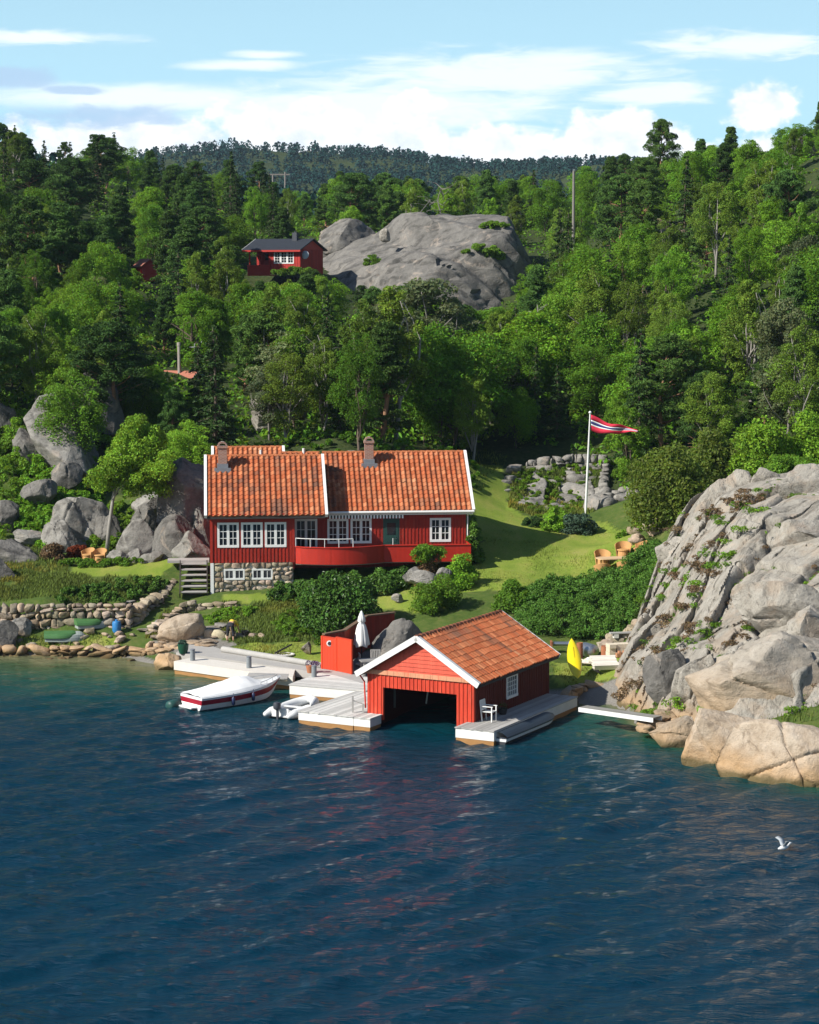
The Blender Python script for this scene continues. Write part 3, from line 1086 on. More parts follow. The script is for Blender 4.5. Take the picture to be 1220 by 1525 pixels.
# gable triangles
wl.M = Matrix()
rise = 4.2 * math.tan(R(RT))
for x, y0 in ((14.5, 2.0), (.02, 0)):
    wl.add([(x, y0, EV + .2), (x, y0 + 8.4, EV + .2), (x, y0 + 4.2, EV + rise + .1)], [(0, 1, 2)], (.9, .9, .9))
wl.build('wall', m_redwall, house)
# corner boards and fascia of the left part
tr = MB()
tr.col = (.95, .95, .95)
tr.box(-.03, .12, -.045, .05, FL, EV + .2)
tr.box(4.54, 4.68, -.045, .05, FL, EV + .2)
tr.box(-.25, 6.45, -.33, -.28, EV + .02, EV + .22, (1.15, 1.15, 1.15))
tr.build('corner_board', m_redwall, house)
# foundation of round field stones
fd = MB()
fd.box(.02, 4.6, .06, .3, -.4, FL - .003)
fd.build('foundation', simple('mortar', (.50, .46, .40), .95, var=.15), house)


def stones_in(rects, seed, smin=.24, smax=.5):
    """cells for a rubble wall: rows of stones of uneven width filling x0..x1, z0..z1"""
    rg = random.Random(seed)
    out = []
    for x0, x1, z0, z1 in rects:
        z = z0
        while z < z1 - .06:
            h = min(rg.uniform(smin, smax) * .75, z1 - z)
            if z1 - z - h < .12:
                h = z1 - z
            x = x0 - rg.uniform(0, .2)
            while x < x1:
                w_ = rg.uniform(smin, smax) * rg.uniform(.8, 1.5)
                a, b_ = max(x, x0), min(x + w_, x1)
                if b_ - a > .08:
                    out.append(((a + b_) / 2, z + h / 2, (b_ - a) / 2, h / 2))
                x += w_
            z += h
    return out


def stone_mesh(name, items, material, parent=None, seed=0, sub=2, rough=.22):
    """items: (centre, (hx,hy,hz), yaw) -> one mesh of separate rounded stones"""
    rg = np.random.default_rng(seed)
    Vs, Fs, Cs = [], [], []
    n = 0
    v0, f0 = ICO[sub]
    for k, (c, hs, yw) in enumerate(items):
        e = rg.uniform(.32, .7)
        v = np.sign(v0) * np.abs(v0) ** e
        v = v / np.max(np.abs(v), axis=0)
        for q in range(6):
            nn = rg.normal(size=3)
            nn /= np.linalg.norm(nn)
            v = v - np.outer(np.clip(v @ nn - rg.uniform(.6, 1.1), 0, None) * .9, nn)
        v = v * (1 + rg.uniform(-rough, rough, size=(len(v), 1)) * .45)
        v = v * np.array(hs)
        a = yw + rg.normal(0, .05)
        ca, sa = math.cos(a), math.sin(a)
        tl_ = rg.normal(0, .13)
        x, y, z = v[:, 0], v[:, 1], v[:, 2]
        z = z + x * tl_
        v = np.stack([x * ca - y * sa, x * sa + y * ca, z], 1) + np.array(c)
        Vs.append(v)
        Fs.append(f0 + n)
        s = rg.uniform(.5, 1.15)
        tint = np.array([s * rg.uniform(.96, 1.14), s, s * rg.uniform(.82, 1.0)])
        Cs.append(np.repeat(tint[None], len(f0), 0))
        n += len(v)
    o = mesh_np(name, np.concatenate(Vs), np.concatenate(Fs), material, parent, np.concatenate(Cs), smooth=True)
    o.data.set_sharp_from_angle(angle=R(50))
    return o


cells = [c for c in stones_in([(.2, .72, -.1, FL), (1.9, 2.28, -.1, FL), (3.4, 4.6, -.1, FL), (.72, 1.9, -.1, .62), (2.28, 3.4, -.1, .62), (.72, 1.9, 1.22, FL), (2.28, 3.4, 1.22, FL)], 4, .26, .5)]
stone_mesh('foundation_stones', [((x, .05, z), (hx * .96, .13, hz_ * .96), 0) for x, z, hx, hz_ in cells], m_wall, house, 9)
qb = MB()
qb.box(-.02, .16, -.06, .2, -.4, FL - .004)
qb.build('white_pier', m_white, house)
for x in (.76, 2.32):
    window(house, T(x, 0, .66), 1.08, .52, 2, 1, 2, fr=.05, label='small low cellar window between field stones')
for i, (a, b_, c, d) in enumerate(holesL):
    window(house, T(a, 0, c), b_ - a, d - c, 2, 3, 2)
for i in (1, 2, 4):
    a, b_, c, d = holesR[i]
    window(house, T(4.65 + a, 2.0, c), b_ - a, d - c, 2, 3, 2)
a, b_, c, d = holesR[0]
gd = window(house, T(4.65 + a, 2.0, c), b_ - a, d - c, 2, 4, 2, label='glazed double door under the porch roof')
gd.name = 'porch_door'
# green panelled door
a, b_, c, d = holesR[3]
dm = MB(T(4.65 + a, 2.0, c))
wd, hd = b_ - a, d - c
dm.box(-.06, wd + .06, -.03, .05, -.02, hd + .06)
dm.box(.03, wd - .03, -.045, -.029, .02, hd - .02)
for x0, x1, z0, z1 in ((.12, wd / 2 - .04, .15, .72), (wd / 2 + .04, wd - .12, .15, .72), (.12, wd - .12, .82, 1.12)):
    dm.box(x0, x1, -.06, -.044, z0, z1)
do = dm.build('door', m_green, house)
gm = MB(T(4.65 + a, 2.0, c))
gm.box(.16, wd - .16, -.052, -.0445, 1.24, hd - .2)
gm.build('pane', m_glass, do)
hm = MB(T(4.65 + a, 2.0, c))
hm.tube([(wd - .12, -.05, 1.02), (wd - .12, -.10, 1.02), (wd - .24, -.10, 1.02)], .014, 6)
hm.build('handle', m_metal, do)
# roofs
ct, st_ = math.cos(R(RT)), math.sin(R(RT))
SL = (4.2 + .38) / ct
ze = EV + .22 - .38 * math.tan(R(RT)) + .12


def roof(parent, x0, x1, y0, depth=4.2, seed=1, over=.38, zp=None, mat_=None):
    z = ze if zp is None else zp
    L = x1 - x0
    mb = MB()
    tile_slope(mb, (x0, y0 - over, z), (1, 0, 0), (0, ct, st_), L, SL, seed=seed)
    tile_slope(mb, (x1, y0 + 2 * depth + over, z), (-1, 0, 0), (0, -ct, st_), L, SL, seed=seed + 1)
    ry, rz_ = y0 + depth, z + SL * st_
    nr = round(L / .36)
    rg = random.Random(seed)
    for k in range(nr):
        s = rg.uniform(.8, 1.1)
        xa, xb = x0 + L * k / nr, x0 + L * (k + 1) / nr
        mb.tube([(xa - .02, ry, rz_ + .015), (xb + .01, ry, rz_ + .0)], [.105, .09], 8, (.45 * s, .15 * s, .06 * s))
    # under-roof sheet (timber)
    ro = mb.build('roof', m_tile, parent)
    u = MB()
    for sgn, yy in ((1, y0 - over), (-1, y0 + 2 * depth + over)):
        p0, p1 = Vector((x0 + .03, yy, z - .03)), Vector((x0 + .03, ry, rz_ - .03))
        for dz_ in (0, -.12):
            pass
        u.add([(x0 + .03, yy, z - .03), (x1 - .03, yy, z - .03), (x1 - .03, ry, rz_ - .03), (x0 + .03, ry, rz_ - .03),
               (x0 + .03, yy, z - .15), (x1 - .03, yy, z - .15), (x1 - .03, ry, rz_ - .15), (x0 + .03, ry, rz_ - .15)],
              [(0, 1, 2, 3), (7, 6, 5, 4), (0, 4, 5, 1), (1, 5, 6, 2), (3, 2, 6, 7), (0, 3, 7, 4)])
    u.build('roof_deck', m_dark, ro)
    return ro, z, ry, rz_


def verge(parent, x, y0, z, ry, rz_, depth=4.2, over=.38, w=.16, back=True):
    b_ = MB()
    n = Vector((0, -st_, ct))
    b_.bar(Vector((x, y0 - over - .03, z - .03)) + n * .03, Vector((x, ry, rz_ - .0)) + n * .03, w, .2, n)
    if back:
        n2 = Vector((0, st_, ct))
        b_.bar(Vector((x, ry, rz_)) + n2 * .03, Vector((x, y0 + 2 * depth + over, z - .03)) + n2 * .03, w, .2, n2)
    return b_.build('verge_board', m_white, parent)


r1, z1_, ry1, rz1 = roof(house, -.22, 6.42, 0.0, seed=3)
verge(house, -.26, 0, z1_, ry1, rz1)
verge(house, 6.46, 0, z1_, ry1, rz1)
r2, z2_, ry2, rz2 = roof(house, 6.55, 14.85, 2.0, seed=7)
verge(house, 14.93, 2.0, z2_, ry2, rz2)
r2b, _, _, _ = roof(house, 4.2, 6.36, 2.0, seed=17)
# gutter of the right part
gt = MB()
gt.tube([(6.6, 1.56, z2_ - .06), (14.95, 1.56, z2_ - .05)], .075, 8)
gt.bar((6.6, 1.66, z2_ - .12), (14.9, 1.66, z2_ - .12), .03, .2)
gt.tube([(14.6, 1.6, z2_ - .1), (14.62, 1.9, z2_ - .35), (14.62, 1.93, FL - .3)], .04, 6)
gt.build('gutter', m_white, house)
# scalloped awning strip over the terrace
aw = MB()
k = 0
x = 6.7
while x < 10.9:
    c_ = (.9, .9, .9) if k % 2 == 0 else (.05, .09, .08)
    aw.box(x, x + .085, 1.68, 1.69, z2_ - .36 - (.06 if k % 2 == 0 else 0), z2_ - .2, c_)
    x += .09
    k += 1
aw.box(6.65, 10.95, 1.69, 1.93, z2_ - .22, z2_ - .16, (.05, .09, .08))
aw.build('awning', simple('awning_cloth', (1, 1, 1), .8, var=.05, attr=True, bump=0), house)


def chimney(parent, x, y, zb, zt, w=.62, d=.6):
    b_ = MB(T(x, y, 0))
    b_.box(-w / 2, w / 2, -d / 2, d / 2, zb + .24, zt - .18)
    b_.box(-w / 2 - .05, w / 2 + .05, -d / 2 - .05, d / 2 + .05, zt - .181, zt - .05)
    o = b_.build('chimney', m_brick, parent)
    l_ = MB(T(x, y, 0))
    l_.box(-w / 2 - .06, w / 2 + .06, -d / 2 - .06, d / 2 + .06, zb - .5, zb + .25)
    l_.box(-w / 2 - .22, w / 2 + .22, -d / 2 - .16, -d / 2 - .062, zb - .62, zb + .02)
    l_.build('flashing', m_lead, o)
    cp = MB(T(x, y, 0))
    n = 10
    pts = [(math.cos(math.pi * q / n) * w * .46, 0, zt - .06 + math.sin(math.pi * q / n) * .20) for q in range(n + 1)]
    for q in range(n):
        cp.bar(pts[q], pts[q + 1], d * .8, .09, (math.cos(math.pi * (q + .5) / n), 0, math.sin(math.pi * (q + .5) / n)))
    cp.build('chimney_cap', m_brick, o)
    return o


chimney(house, .72, 3.3, ze + 3.68 * math.tan(R(RT)), ze + 3.68 * math.tan(R(RT)) + 1.32, .5, .5)
chimney(house, 9.22, 5.35, ze + 3.73 * math.tan(R(RT)), ze + 3.73 * math.tan(R(RT)) + 1.36, .5, .5)
# wing behind on the left, ridge a little higher
wg = MB(T(.3, 8.0, 0))
wg.box(0, 4.0, 0, 4.6, 1.0, EV + .6)
wg.build('rear_wing_wall', m_redwall, house)
r3, z3_, ry3, rz3 = roof(house, .2, 4.35, 7.1, depth=4.2, seed=27, zp=ze - .05)
verge(house, .14, 7.1, z3_, ry3, rz3)
verge(house, 4.42, 7.1, z3_, ry3, rz3)
vt = MB()
vt.tube([(3.0, 8.4, ze + 1.0), (3.0, 8.4, ze + 3.0)], .07, 8)
vt.build('vent_pipe', m_white, house)
vt = MB()
vt.tube([(8.35 - 2.9, 6.15, rz2 - .1), (8.35 - 2.9, 6.15, rz2 + .28)], .08, 8)
vt.build('vent_pipe', m_white, house)

# terrace: floor, solid red railing with a round bulge, white tube rail
path = [(4.72, .06)]
for q in range(0, 19):
    s = q / 18
    path.append((4.74 + s * 4.75, -.12 - .72 * math.sin(math.pi * min(1, s * 1.02)) ** .75))
path += [(9.7, .06), (14.6, .06)]
rl = MB()
z0, z1 = 4.0 - HB, 4.93 - HB
for i in range(len(path) - 1):
    a, b_ = Vector((*path[i], 0)), Vector((*path[i + 1], 0))
    seg = (b_ - a).length
    nrm = Vector((-(b_ - a).y, (b_ - a).x, 0)).normalized()
    k = max(1, round(seg / .14))
    for q in range(k):
        s = RNG.uniform(.9, 1.05)
        p0, p1 = a.lerp(b_, q / k), a.lerp(b_, (q + 1) / k)
        vs = [p0, p1, p1 + nrm * .05, p0 + nrm * .05]
        rl.add([(v.x, v.y, z0) for v in vs] + [(v.x, v.y, z1) for v in vs], [(0, 1, 5, 4), (2, 3, 7, 6), (0, 4, 7, 3), (1, 2, 6, 5), (0, 3, 2, 1)], (s, s, s))
    vs = [a - nrm * .05, b_ - nrm * .05, b_ + nrm * .10, a + nrm * .10]
    rl.add([(v.x, v.y, z1) for v in vs] + [(v.x, v.y, z1 + .045) for v in vs], [(0, 3, 2, 1), (4, 5, 6, 7), (0, 1, 5, 4), (2, 3, 7, 6)], (1.2, 1.2, 1.2))
rl.box(14.55, 14.6, .12, 2.0, z0, z1, (1, 1, 1))
rl.build('terrace_railing', simple('railing_red_paint', (.42, .022, .010), .5, var=.12, scale=2, attr=True), house)
tf = MB()
tf.prism([(p_[0], p_[1] + .055) for p_ in path[1:]] + [(14.55, 1.98), (4.8, 1.98)], z0 - .05, 4.06 - HB, (.8, .7, .6))
tf.build('terrace_floor', m_grey_wood, house)
wr = MB()
rp = [(p_[0], p_[1] + .02, z1 + .50) for p_ in path[1:14]]
wr.tube([(v[0], v[1], v[2]) for v in rp], .022, 6)
for i in (0, 3, 6, 9, 12):
    wr.tube([(rp[i][0], rp[i][1], z1), rp[i]], .02, 6)
wr.build('tube_rail', m_white, house)
wr = MB()
wr.tube([(10.2, .1, z1 + .02), (10.2, .1, z1 + .42)], .02, 6)
wr.build('rail_post', m_white, house)

# ------------------------------------------------------------------ boathouse
BA = R(28)
BF = Vector((math.cos(BA), -math.sin(BA), 0))
BS = Vector((math.sin(BA), math.cos(BA), 0))
BO = Vector((2.8, 95.0, 0)) - BF * 5.3           # front left corner
bh = empty('boathouse', BO, 'red boathouse with open dark front standing over the water', 'boathouse', rz=-BA)
BW, BL, BZ0, BZ1 = 5.3, 7.9, .42, 2.48
wb_ = MB()
OX0, OX1, OZ = .80, 4.46, 1.80
# front: left and right of the opening and the strip above
wb_.M = T(0, 0, 0)
board_wall(wb_, OX0, BZ1, [], bw=.2, z0=BZ0 - .1, seed=11)
wb_.M = T(OX1, 0, 0)
board_wall(wb_, BW - OX1, BZ1, [], bw=.2, z0=BZ0 - .12, seed=12)
wb_.M = T(OX0, 0, 0)
board_wall(wb_, OX1 - OX0, BZ1, [], bw=.2, z0=OZ, seed=13)
wb_.build('front_wall', m_redfront, bh)
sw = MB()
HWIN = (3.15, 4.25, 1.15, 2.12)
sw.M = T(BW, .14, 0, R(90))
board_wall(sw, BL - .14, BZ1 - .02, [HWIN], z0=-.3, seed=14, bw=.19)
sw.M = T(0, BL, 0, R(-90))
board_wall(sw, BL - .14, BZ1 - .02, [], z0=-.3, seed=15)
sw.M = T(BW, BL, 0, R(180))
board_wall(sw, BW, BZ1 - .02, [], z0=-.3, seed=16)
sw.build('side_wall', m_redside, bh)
window(bh, T(BW, .14, 0, R(90)) @ T(HWIN[0], 0, HWIN[2]), HWIN[1] - HWIN[0], HWIN[3] - HWIN[2], 5, 4, 1, fr=.07)
gb = MB()
gh = BW / 2 * math.tan(R(31.5))
nb = 9
rg = random.Random(3)
for k in range(nb):
    za, zb = gh * k / nb, gh * (k + 1) / nb + .02
    xa, xb = za / math.tan(R(31.5)), min(BW / 2, (zb) / math.tan(R(31.5)))
    s = rg.uniform(.92, 1.08)
    gb.add([(xa - .02, -.05, BZ1 + za), (BW - xa + .02, -.05, BZ1 + za), (BW - xb, -.018, BZ1 + zb), (xb, -.018, BZ1 + zb),
            (xa - .02, .06, BZ1 + za), (BW - xa + .02, .06, BZ1 + za)], [(0, 1, 2, 3), (0, 4, 5, 1)], (s, s * 1.7, s * 2.4))
gb.add([(0, .06, BZ1), (BW, .06, BZ1), (BW / 2, .06, BZ1 + gh)], [(2, 1, 0)])
gb.build('gable_boards', m_redfront, bh)
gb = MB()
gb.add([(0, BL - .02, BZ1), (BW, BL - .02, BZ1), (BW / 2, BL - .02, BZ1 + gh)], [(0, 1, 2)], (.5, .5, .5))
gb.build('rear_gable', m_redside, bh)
tb = MB()
tb.box(-.05, BW + .05, -.085, -.052, BZ1 - .10, BZ1 + .10, (1, 6, 10))
tb.build('gable_trim', m_redfront, bh)
bt, bs_ = math.cos(R(31.5)), math.sin(R(31.5))
BOV, BFO = .36, .34
ze2 = BZ1 + .06 - BOV * math.tan(R(31.5)) + .06
SL2 = (BW / 2 + BOV) / bt
mb = MB()
tile_slope(mb, (BW + BOV, -BFO, ze2), (0, 1, 0), (-bt, 0, bs_), BL + BFO + .3, SL2, tw=.27, tl=.37, seed=41)
tile_slope(mb, (-BOV, BL + .3, ze2), (0, -1, 0), (bt, 0, bs_), BL + BFO + .3, SL2, tw=.27, tl=.37, seed=42)
rzz = ze2 + SL2 * bs_
for k in range(23):
    s = RNG.uniform(.5, .9)
    y0 = -BFO + (BL + BFO + .3) * k / 23
    mb.tube([(BW / 2, y0 - .02, rzz + .02), (BW / 2, y0 + .37, rzz + .0)], [.12, .10], 8, (.34 * s, .13 * s, .07 * s))
ro = mb.build('roof', m_tile, bh)
u = MB()
for sx_, xe in ((1, BW + BOV), (-1, -BOV)):
    pts = []
    for dz_ in (-.03, -.14):
        pts += [(xe, -BFO + .02, ze2 + dz_), (xe, BL + .28, ze2 + dz_), (BW / 2, BL + .28, rzz + dz_), (BW / 2, -BFO + .02, rzz + dz_)]
    u.add(pts, [(0, 1, 2, 3), (7, 6, 5, 4), (0, 4, 5, 1), (2, 6, 7, 3), (0, 3, 7, 4), (1, 5, 6, 2)])
u.build('roof_deck', m_dark, ro)
for y in (-BFO - .03, BL + .32):
    vb = MB()
    for sx_, xe in ((1, BW + BOV), (-1, -BOV)):
        n = Vector((sx_ * bs_, 0, bt))
        e_ = Vector((xe + sx_ * .04, y, ze2 - .02)) - n * .02
        tpt = Vector((BW / 2, y, rzz)) - n * .02
        vb.bar(e_, tpt + Vector((-sx_ * .03, 0, 0)), .05, .24, n)
    vb.build('verge_board', m_white, bh)
vb = MB()
for sx_, xe in ((1, BW + BOV), (-1, -BOV)):
    n = Vector((sx_ * bs_, 0, bt))
    vb.bar(Vector((xe + sx_ * .03, -BFO + .04, ze2)) + n * .085, Vector((BW / 2, -BFO + .04, rzz)) + n * .085, .2, .04, n)
vb.build('verge_cap', m_white, bh)
dp = MB()
dp.tube([(-.30, -.2, ze2 - .05), (-.12, -.06, ze2 - .38), (-.06, -.06, .8)], .035, 6, (1.1, .8, .8))
dp.build('downpipe', m_redfront, bh)
# bits inside: an inner walkway and a rowing boat's stern post
inn = MB()
inn.box(.3, .36, 1.9, 2.0, .5, 2.3, (.5, .5, .5))
inn.bar((1.6, 2.6, .7), (1.75, 2.5, 1.35), .05, .05, col=(1.6, 1.6, 1.6))
inn.build('inner_post', m_grey_wood, bh)
bo_ = []


def bpt(x, y, z=0.0):
    """boathouse-local to world"""
    v = BO + BF * x + BS * y
    return Vector((v.x, v.y, z))


# ------------------------------------------------------------------ docks
def plank_top(mb, o, u, v, L, Wd, z, pw=.145, seed=0, gap=.008, th=.045, base=(1, 1, 1)):
    """planks laid across: they run along u (length L), stacked along v (width Wd)"""
    rg = random.Random(seed)
    n = max(1, round(Wd / pw))
    pw = Wd / n
    o, u, v = Vector(o), Vector(u), Vector(v)
    for k in range(n):
        s = rg.uniform(.72, 1.12)
        a, b_ = o + v * (pw * k + gap / 2), o + v * (pw * (k + 1) - gap / 2)
        e = rg.uniform(-.01, .02)
        q = [a - u * e, a + u * (L + e), b_ + u * (L + e), b_ - u * e]
        dz_ = rg.uniform(-.004, .004)
        mb.add([(p_.x, p_.y, z - th) for p_ in q] + [(p_.x, p_.y, z + dz_) for p_ in q],
               [(0, 3, 2, 1), (4, 5, 6, 7), (0, 1, 5, 4), (1, 2, 6, 5), (2, 3, 7, 6), (3, 0, 4, 7)] if (u.cross(v)).z > 0 else
               [(0, 1, 2, 3), (7, 6, 5, 4), (4, 5, 1, 0), (5, 6, 2, 1), (6, 7, 3, 2), (7, 4, 0, 3)], tuple(base[i] * s for i in range(3)))


m_footing = simple('rust_stained_timber', (.33, .17, .06), .9, var=.3, scale=3, bump=.3)


def dock(name, label, o, u, v, L, Wd, z=.64, seed=0, face=(1, 1, 1), along=True, tmat=None, fmat=None):
    """o: corner, u: long side, v: across (toward land)"""
    o, u, v = Vector(o), Vector(u).normalized(), Vector(v).normalized()
    r0 = empty(name, (o.x, o.y, 0), label, 'dock')
    tp = MB(Matrix.Translation((-o.x, -o.y, 0)))
    if along:
        plank_top(tp, o, u, v, L, Wd, z, seed=seed)
    else:
        plank_top(tp, o, v, u, Wd, L, z, seed=seed)
    tp.build('deck_planks', tmat or m_grey_wood, r0)
    fc = MB(Matrix.Translation((-o.x, -o.y, 0)))
    a, b_, c_, d_ = o + v * .03 + u * .03, o + u * (L - .03) + v * .03, o + u * (L - .03) + v * (Wd - .03), o + u * .03 + v * (Wd - .03)
    flip = (u.cross(v)).z < 0
    pl = [(p_.x, p_.y) for p_ in (a, b_, c_, d_)]
    fc.prism(pl[::-1] if flip else pl, .18, z - .046, face)
    fc.build('fascia', fmat or m_white_wood, r0)
    ft = MB(Matrix.Translation((-o.x, -o.y, 0)))
    i_ = [(a + (u + v) * .015), (b_ + (v - u) * .015), (c_ - (u + v) * .015), (d_ + (u - v) * .015)]
    pl = [(p_.x, p_.y) for p_ in i_]
    ft.prism(pl[::-1] if flip else pl, -1.2, .18)
    ft.build('footing', m_footing, r0)
    return r0


# in front of / left of the boathouse
dk_o = bpt(-2.95, -1.15)
bd_ = dock('boat_dock', 'sunlit pale plank dock directly left of the boathouse front', dk_o, BF, BS, 2.88, 6.0, z=.60, seed=1, along=False, tmat=m_pale_wood)
ex = dock('dock_apron', 'short pale plank apron under the left front corner of the boathouse', bpt(-.12, -1.138), BF, BS, .90, 1.08, z=.588, seed=4, along=False, tmat=m_pale_wood)
# right of the boathouse
dk2 = bpt(4.98, -1.22)
dock('side_dock', 'narrow shaded plank dock along the boathouse side under the white chair', dk2, BF, BS, 1.9, 8.9, z=.64, seed=2, along=False, tmat=m_grey_wood)
# middle dock
a = atz(430, 1019, .66)
b_ = atz(545, 1028.5, .66)
uu = (b_ - a).normalized()
vv = Vector((-uu.y, uu.x, 0))
dock('middle_dock', 'wide sunlit dock before the red screen, between speedboat bow and boathouse', a, uu, vv, (b_ - a).length, 3.3, z=.66, seed=3, tmat=m_pale_wood)
# main quay: concrete edge and grey path behind
qz = .66
q0, q1, q2 = atz(258, 986, qz), atz(348, 999.5, qz), atz(432, 1010, qz)
q0, q1, q2 = atz(259, 984, qz), atz(345, 996, qz), atz(436, 1008.5, qz)
quay = empty('stone_quay', (q0.x, q0.y, 0), 'long pale quay with white front edge behind the speedboat', 'quay')
qm = MB(Matrix.Translation((-q0.x, -q0.y, 0)))
back = [atz(485, 999, qz), atz(520, 1003, qz), atz(545, 1014, qz)]
bk = [(q2 + Vector((0, 2.2, 0))), q1 + Vector((.5, 1.6, 0)), q0 + Vector((.9, 1.15, 0))]
qm.prism([(p_.x, p_.y) for p_ in (q0, q1, q2, *bk)], .2, qz - .02, (1.05, 1.03, 1))
qm.build('quay_edge', m_conc, quay)
qf = MB(Matrix.Translation((-q0.x, -q0.y, 0)))
ins = Vector((.03, .05, 0))
qf.prism([(p_.x, p_.y) for p_ in (q0 + ins, q1 + ins, q2 + ins, *bk)], -1.5, .2)
qf.build('footing', m_footing, quay)
pth = MB(Matrix.Translation((-q0.x, -q0.y, 0)))
P1 = [atz(262, 972, qz), atz(330, 981, qz), atz(430, 995, qz), atz(500, 1006, qz), atz(541, 1018, qz), atz(541, 1003, qz), atz(478, 992.5, qz), atz(400, 982, qz), atz(345, 972, qz), atz(318, 963, qz), atz(345, 955, qz), atz(285, 955, qz)]
pth.prism([(p_.x, p_.y) for p_ in P1], .3, qz + .004, (.62, .62, .63))
pth.build('grey_path', m_conc, quay)
# log kerb between path and grass
lg = MB()
a, b_ = atz(332, 967, .80), atz(480, 991, .80)
lg.tube([a, a.lerp(b_, .5) + Vector((0, .06, 0)), b_], [.17, .16, .15], 9)
tag(lg.build('kerb_log', m_grey_wood, smooth=True, auto=50), 'long grey log lying along the grass edge behind the quay', 'log')
# grey tipped ramp beside the bow
rp_ = MB()
a, b_, c_, d_ = atz(371, 1003, .72), atz(430, 1005, .60), atz(428, 1012, .60), atz(366, 1013, .62)
q = [a, d_, c_, b_]
rp_.add([tuple(v) for v in q] + [(v.x, v.y, v.z + .05) for v in q], [(3, 2, 1, 0), (4, 5, 6, 7), (0, 1, 5, 4), (1, 2, 6, 5), (2, 3, 7, 6), (3, 0, 4, 7)])
tag(rp_.build('boarding_ramp', m_grey_wood), 'small grey board ramp on the quay by the speedboat bow', 'ramp')
# gangway to the right shore
a, b_ = Vector((*atz(862, 1055, .78).xy, .78)), Vector((*atz(973, 1071, .86).xy, .86))
gw = empty('gangway', a, 'narrow white-sided gangway bridging the gap to the right shore', 'footbridge')
d = (b_ - a)
u_ = d.normalized()
sd_ = Vector((-u_.y, u_.x, 0)).normalized()
g1 = MB(Matrix.Translation(-a))
dn_ = Vector((0, 0, -.05))
g1.bar(a + dn_, b_ + dn_, .05, .19, col=(1, 1, 1))
g1.bar(a + sd_ * .62 + dn_, b_ + sd_ * .62 + dn_, .05, .19)
g1.build('side_beam', m_white, gw)
g2 = MB(Matrix.Translation(-a))
plank_top(g2, a - Vector((0, 0, a.z)) + sd_ * .03, u_, sd_, d.length, .57, 0, pw=.19, seed=9, base=(.62, .62, .6))
for i in range(len(g2.V)):
    v = g2.V[i]
    g2.V[i] = (v[0], v[1], v[2] + (Vector((v[0], v[1], 0)) .dot(Vector((u_.x, u_.y, 0)))) * u_.z / u_.xy.length + .06 + a.z)
g2.build('walk_planks', m_grey_wood, gw)


# bollards
def bollard(px, py, label, z=.66):
    p_ = atz(px, py, z)
    o = empty('bollard', (p_.x, p_.y, z - .01), label, 'bollard', 'round bollards on the quay')
    m_ = MB()
    m_.lathe([(.13, 0), (.125, .5), (.11, .53)], n=14)
    m_.build('post', simple('bollard_grey', (.20, .22, .23), .7), o)
    c__ = MB()
    c__.lathe([(.135, .53), (.135, .56), (.09, .585)], n=14)
    c__.build('cap', m_lead, o)
    return o


bollard(287, 983, 'grey round bollard on the quay beside the green plant pot')
bollard(371, 994, 'grey round bollard on the quay above the speedboat cover')
bollard(468, 1008, 'grey round bollard on the dock beside the purple flower pot')

# ------------------------------------------------------------------ cabin on the hill
CO = Vector((X(370, 251), 251.0, 0))
CO.z = at(371, 411, 250).z
cb_ = empty('hill_cabin', CO, 'small red cabin with black roof beside the grey rock dome', 'cabin', rz=R(-24))
sc_ = 250 / FPX
m_redcab = simple('cabin_red_paint', (.40, .022, .014), .6, var=.12, attr=True)
cw = MB()
wC, hF = 7.6, 2.95
cw.M = T(2.9, 0, 0)
board_wall(cw, 3.85, hF, [(.55, 2.95, 1.42, 2.72)], z0=.5, seed=51, bw=.3)
cw.M = T(.5, 1.6, 0)
board_wall(cw, 2.6, hF, [(.9, 1.7, 1.7, 2.6)], z0=.5, seed=52, bw=.3)
cw.M = T(6.75, 0, 0, R(90))
board_wall(cw, 5.6, hF, [], z0=.2, seed=53, bw=.3)
cw.M = T(.4, 5.6, 0, R(-90))
board_wall(cw, 4.0, hF, [], z0=.2, seed=54, bw=.3)
cw.M = Matrix()
rzC = hF + 2.9 * math.tan(R(20))
cw.add([(6.72, 0, hF), (6.72, 5.8, hF), (6.72, 2.9, rzC)], [(0, 1, 2)])
cw.add([(.45, 0, hF), (.45, 5.8, hF), (.45, 2.9, rzC)], [(2, 1, 0)])
cw.build('wall', m_redcab, cb_)
for k in range(3):
    window(cb_, T(3.47 + k * .83, 0, 1.42), .74, 1.28, 2, 4, 1, fr=.07)
window(cb_, T(1.4, 1.6, 1.7), .78, .88, 1, 1, 1, fr=.05, material=m_redcab)
pr = MB()
for x in (.35, 1.65, 2.85):
    pr.box(x - .06, x + .06, -.06, .06, 0, hF)
pr.box(.1, 2.95, -.1, -.04, .02, 1.15)
pr.box(.1, 3.0, -.14, .02, 1.15, 1.22, (1.2, 1.2, 1.2))
pr.box(.1, .16, -.04, 1.6, .02, 1.15)
pr.box(.1, 2.9, -.04, 1.6, .02, .14)
pr.build('porch', m_redcab, cb_)
rf = MB()
xa, xb = -.35, 7.0
for sg, ya in ((1, -.55), (-1, 6.35)):
    zz_ = hF - .55 * math.tan(R(20)) + .06
    pts = [(xa, ya, zz_), (xb, ya, zz_), (xb, 2.9, rzC + .06), (xa, 2.9, rzC + .06)]
    pts += [(x, y, z + .12) for x, y, z in pts]
    rf.add(pts, [(0, 1, 5, 4), (1, 2, 6, 5), (2, 3, 7, 6), (3, 0, 4, 7), (4, 5, 6, 7), (3, 2, 1, 0)])
rfo = rf.build('roof', simple('black_felt', (.022, .026, .034), .75, var=.25, scale=1.5), cb_)
fa = MB()
fa.bar((xa, -.57, hF - .17), (xb, -.57, hF - .17), .04, .2)
fa.build('fascia', m_redcab, rfo)
fv = MB()
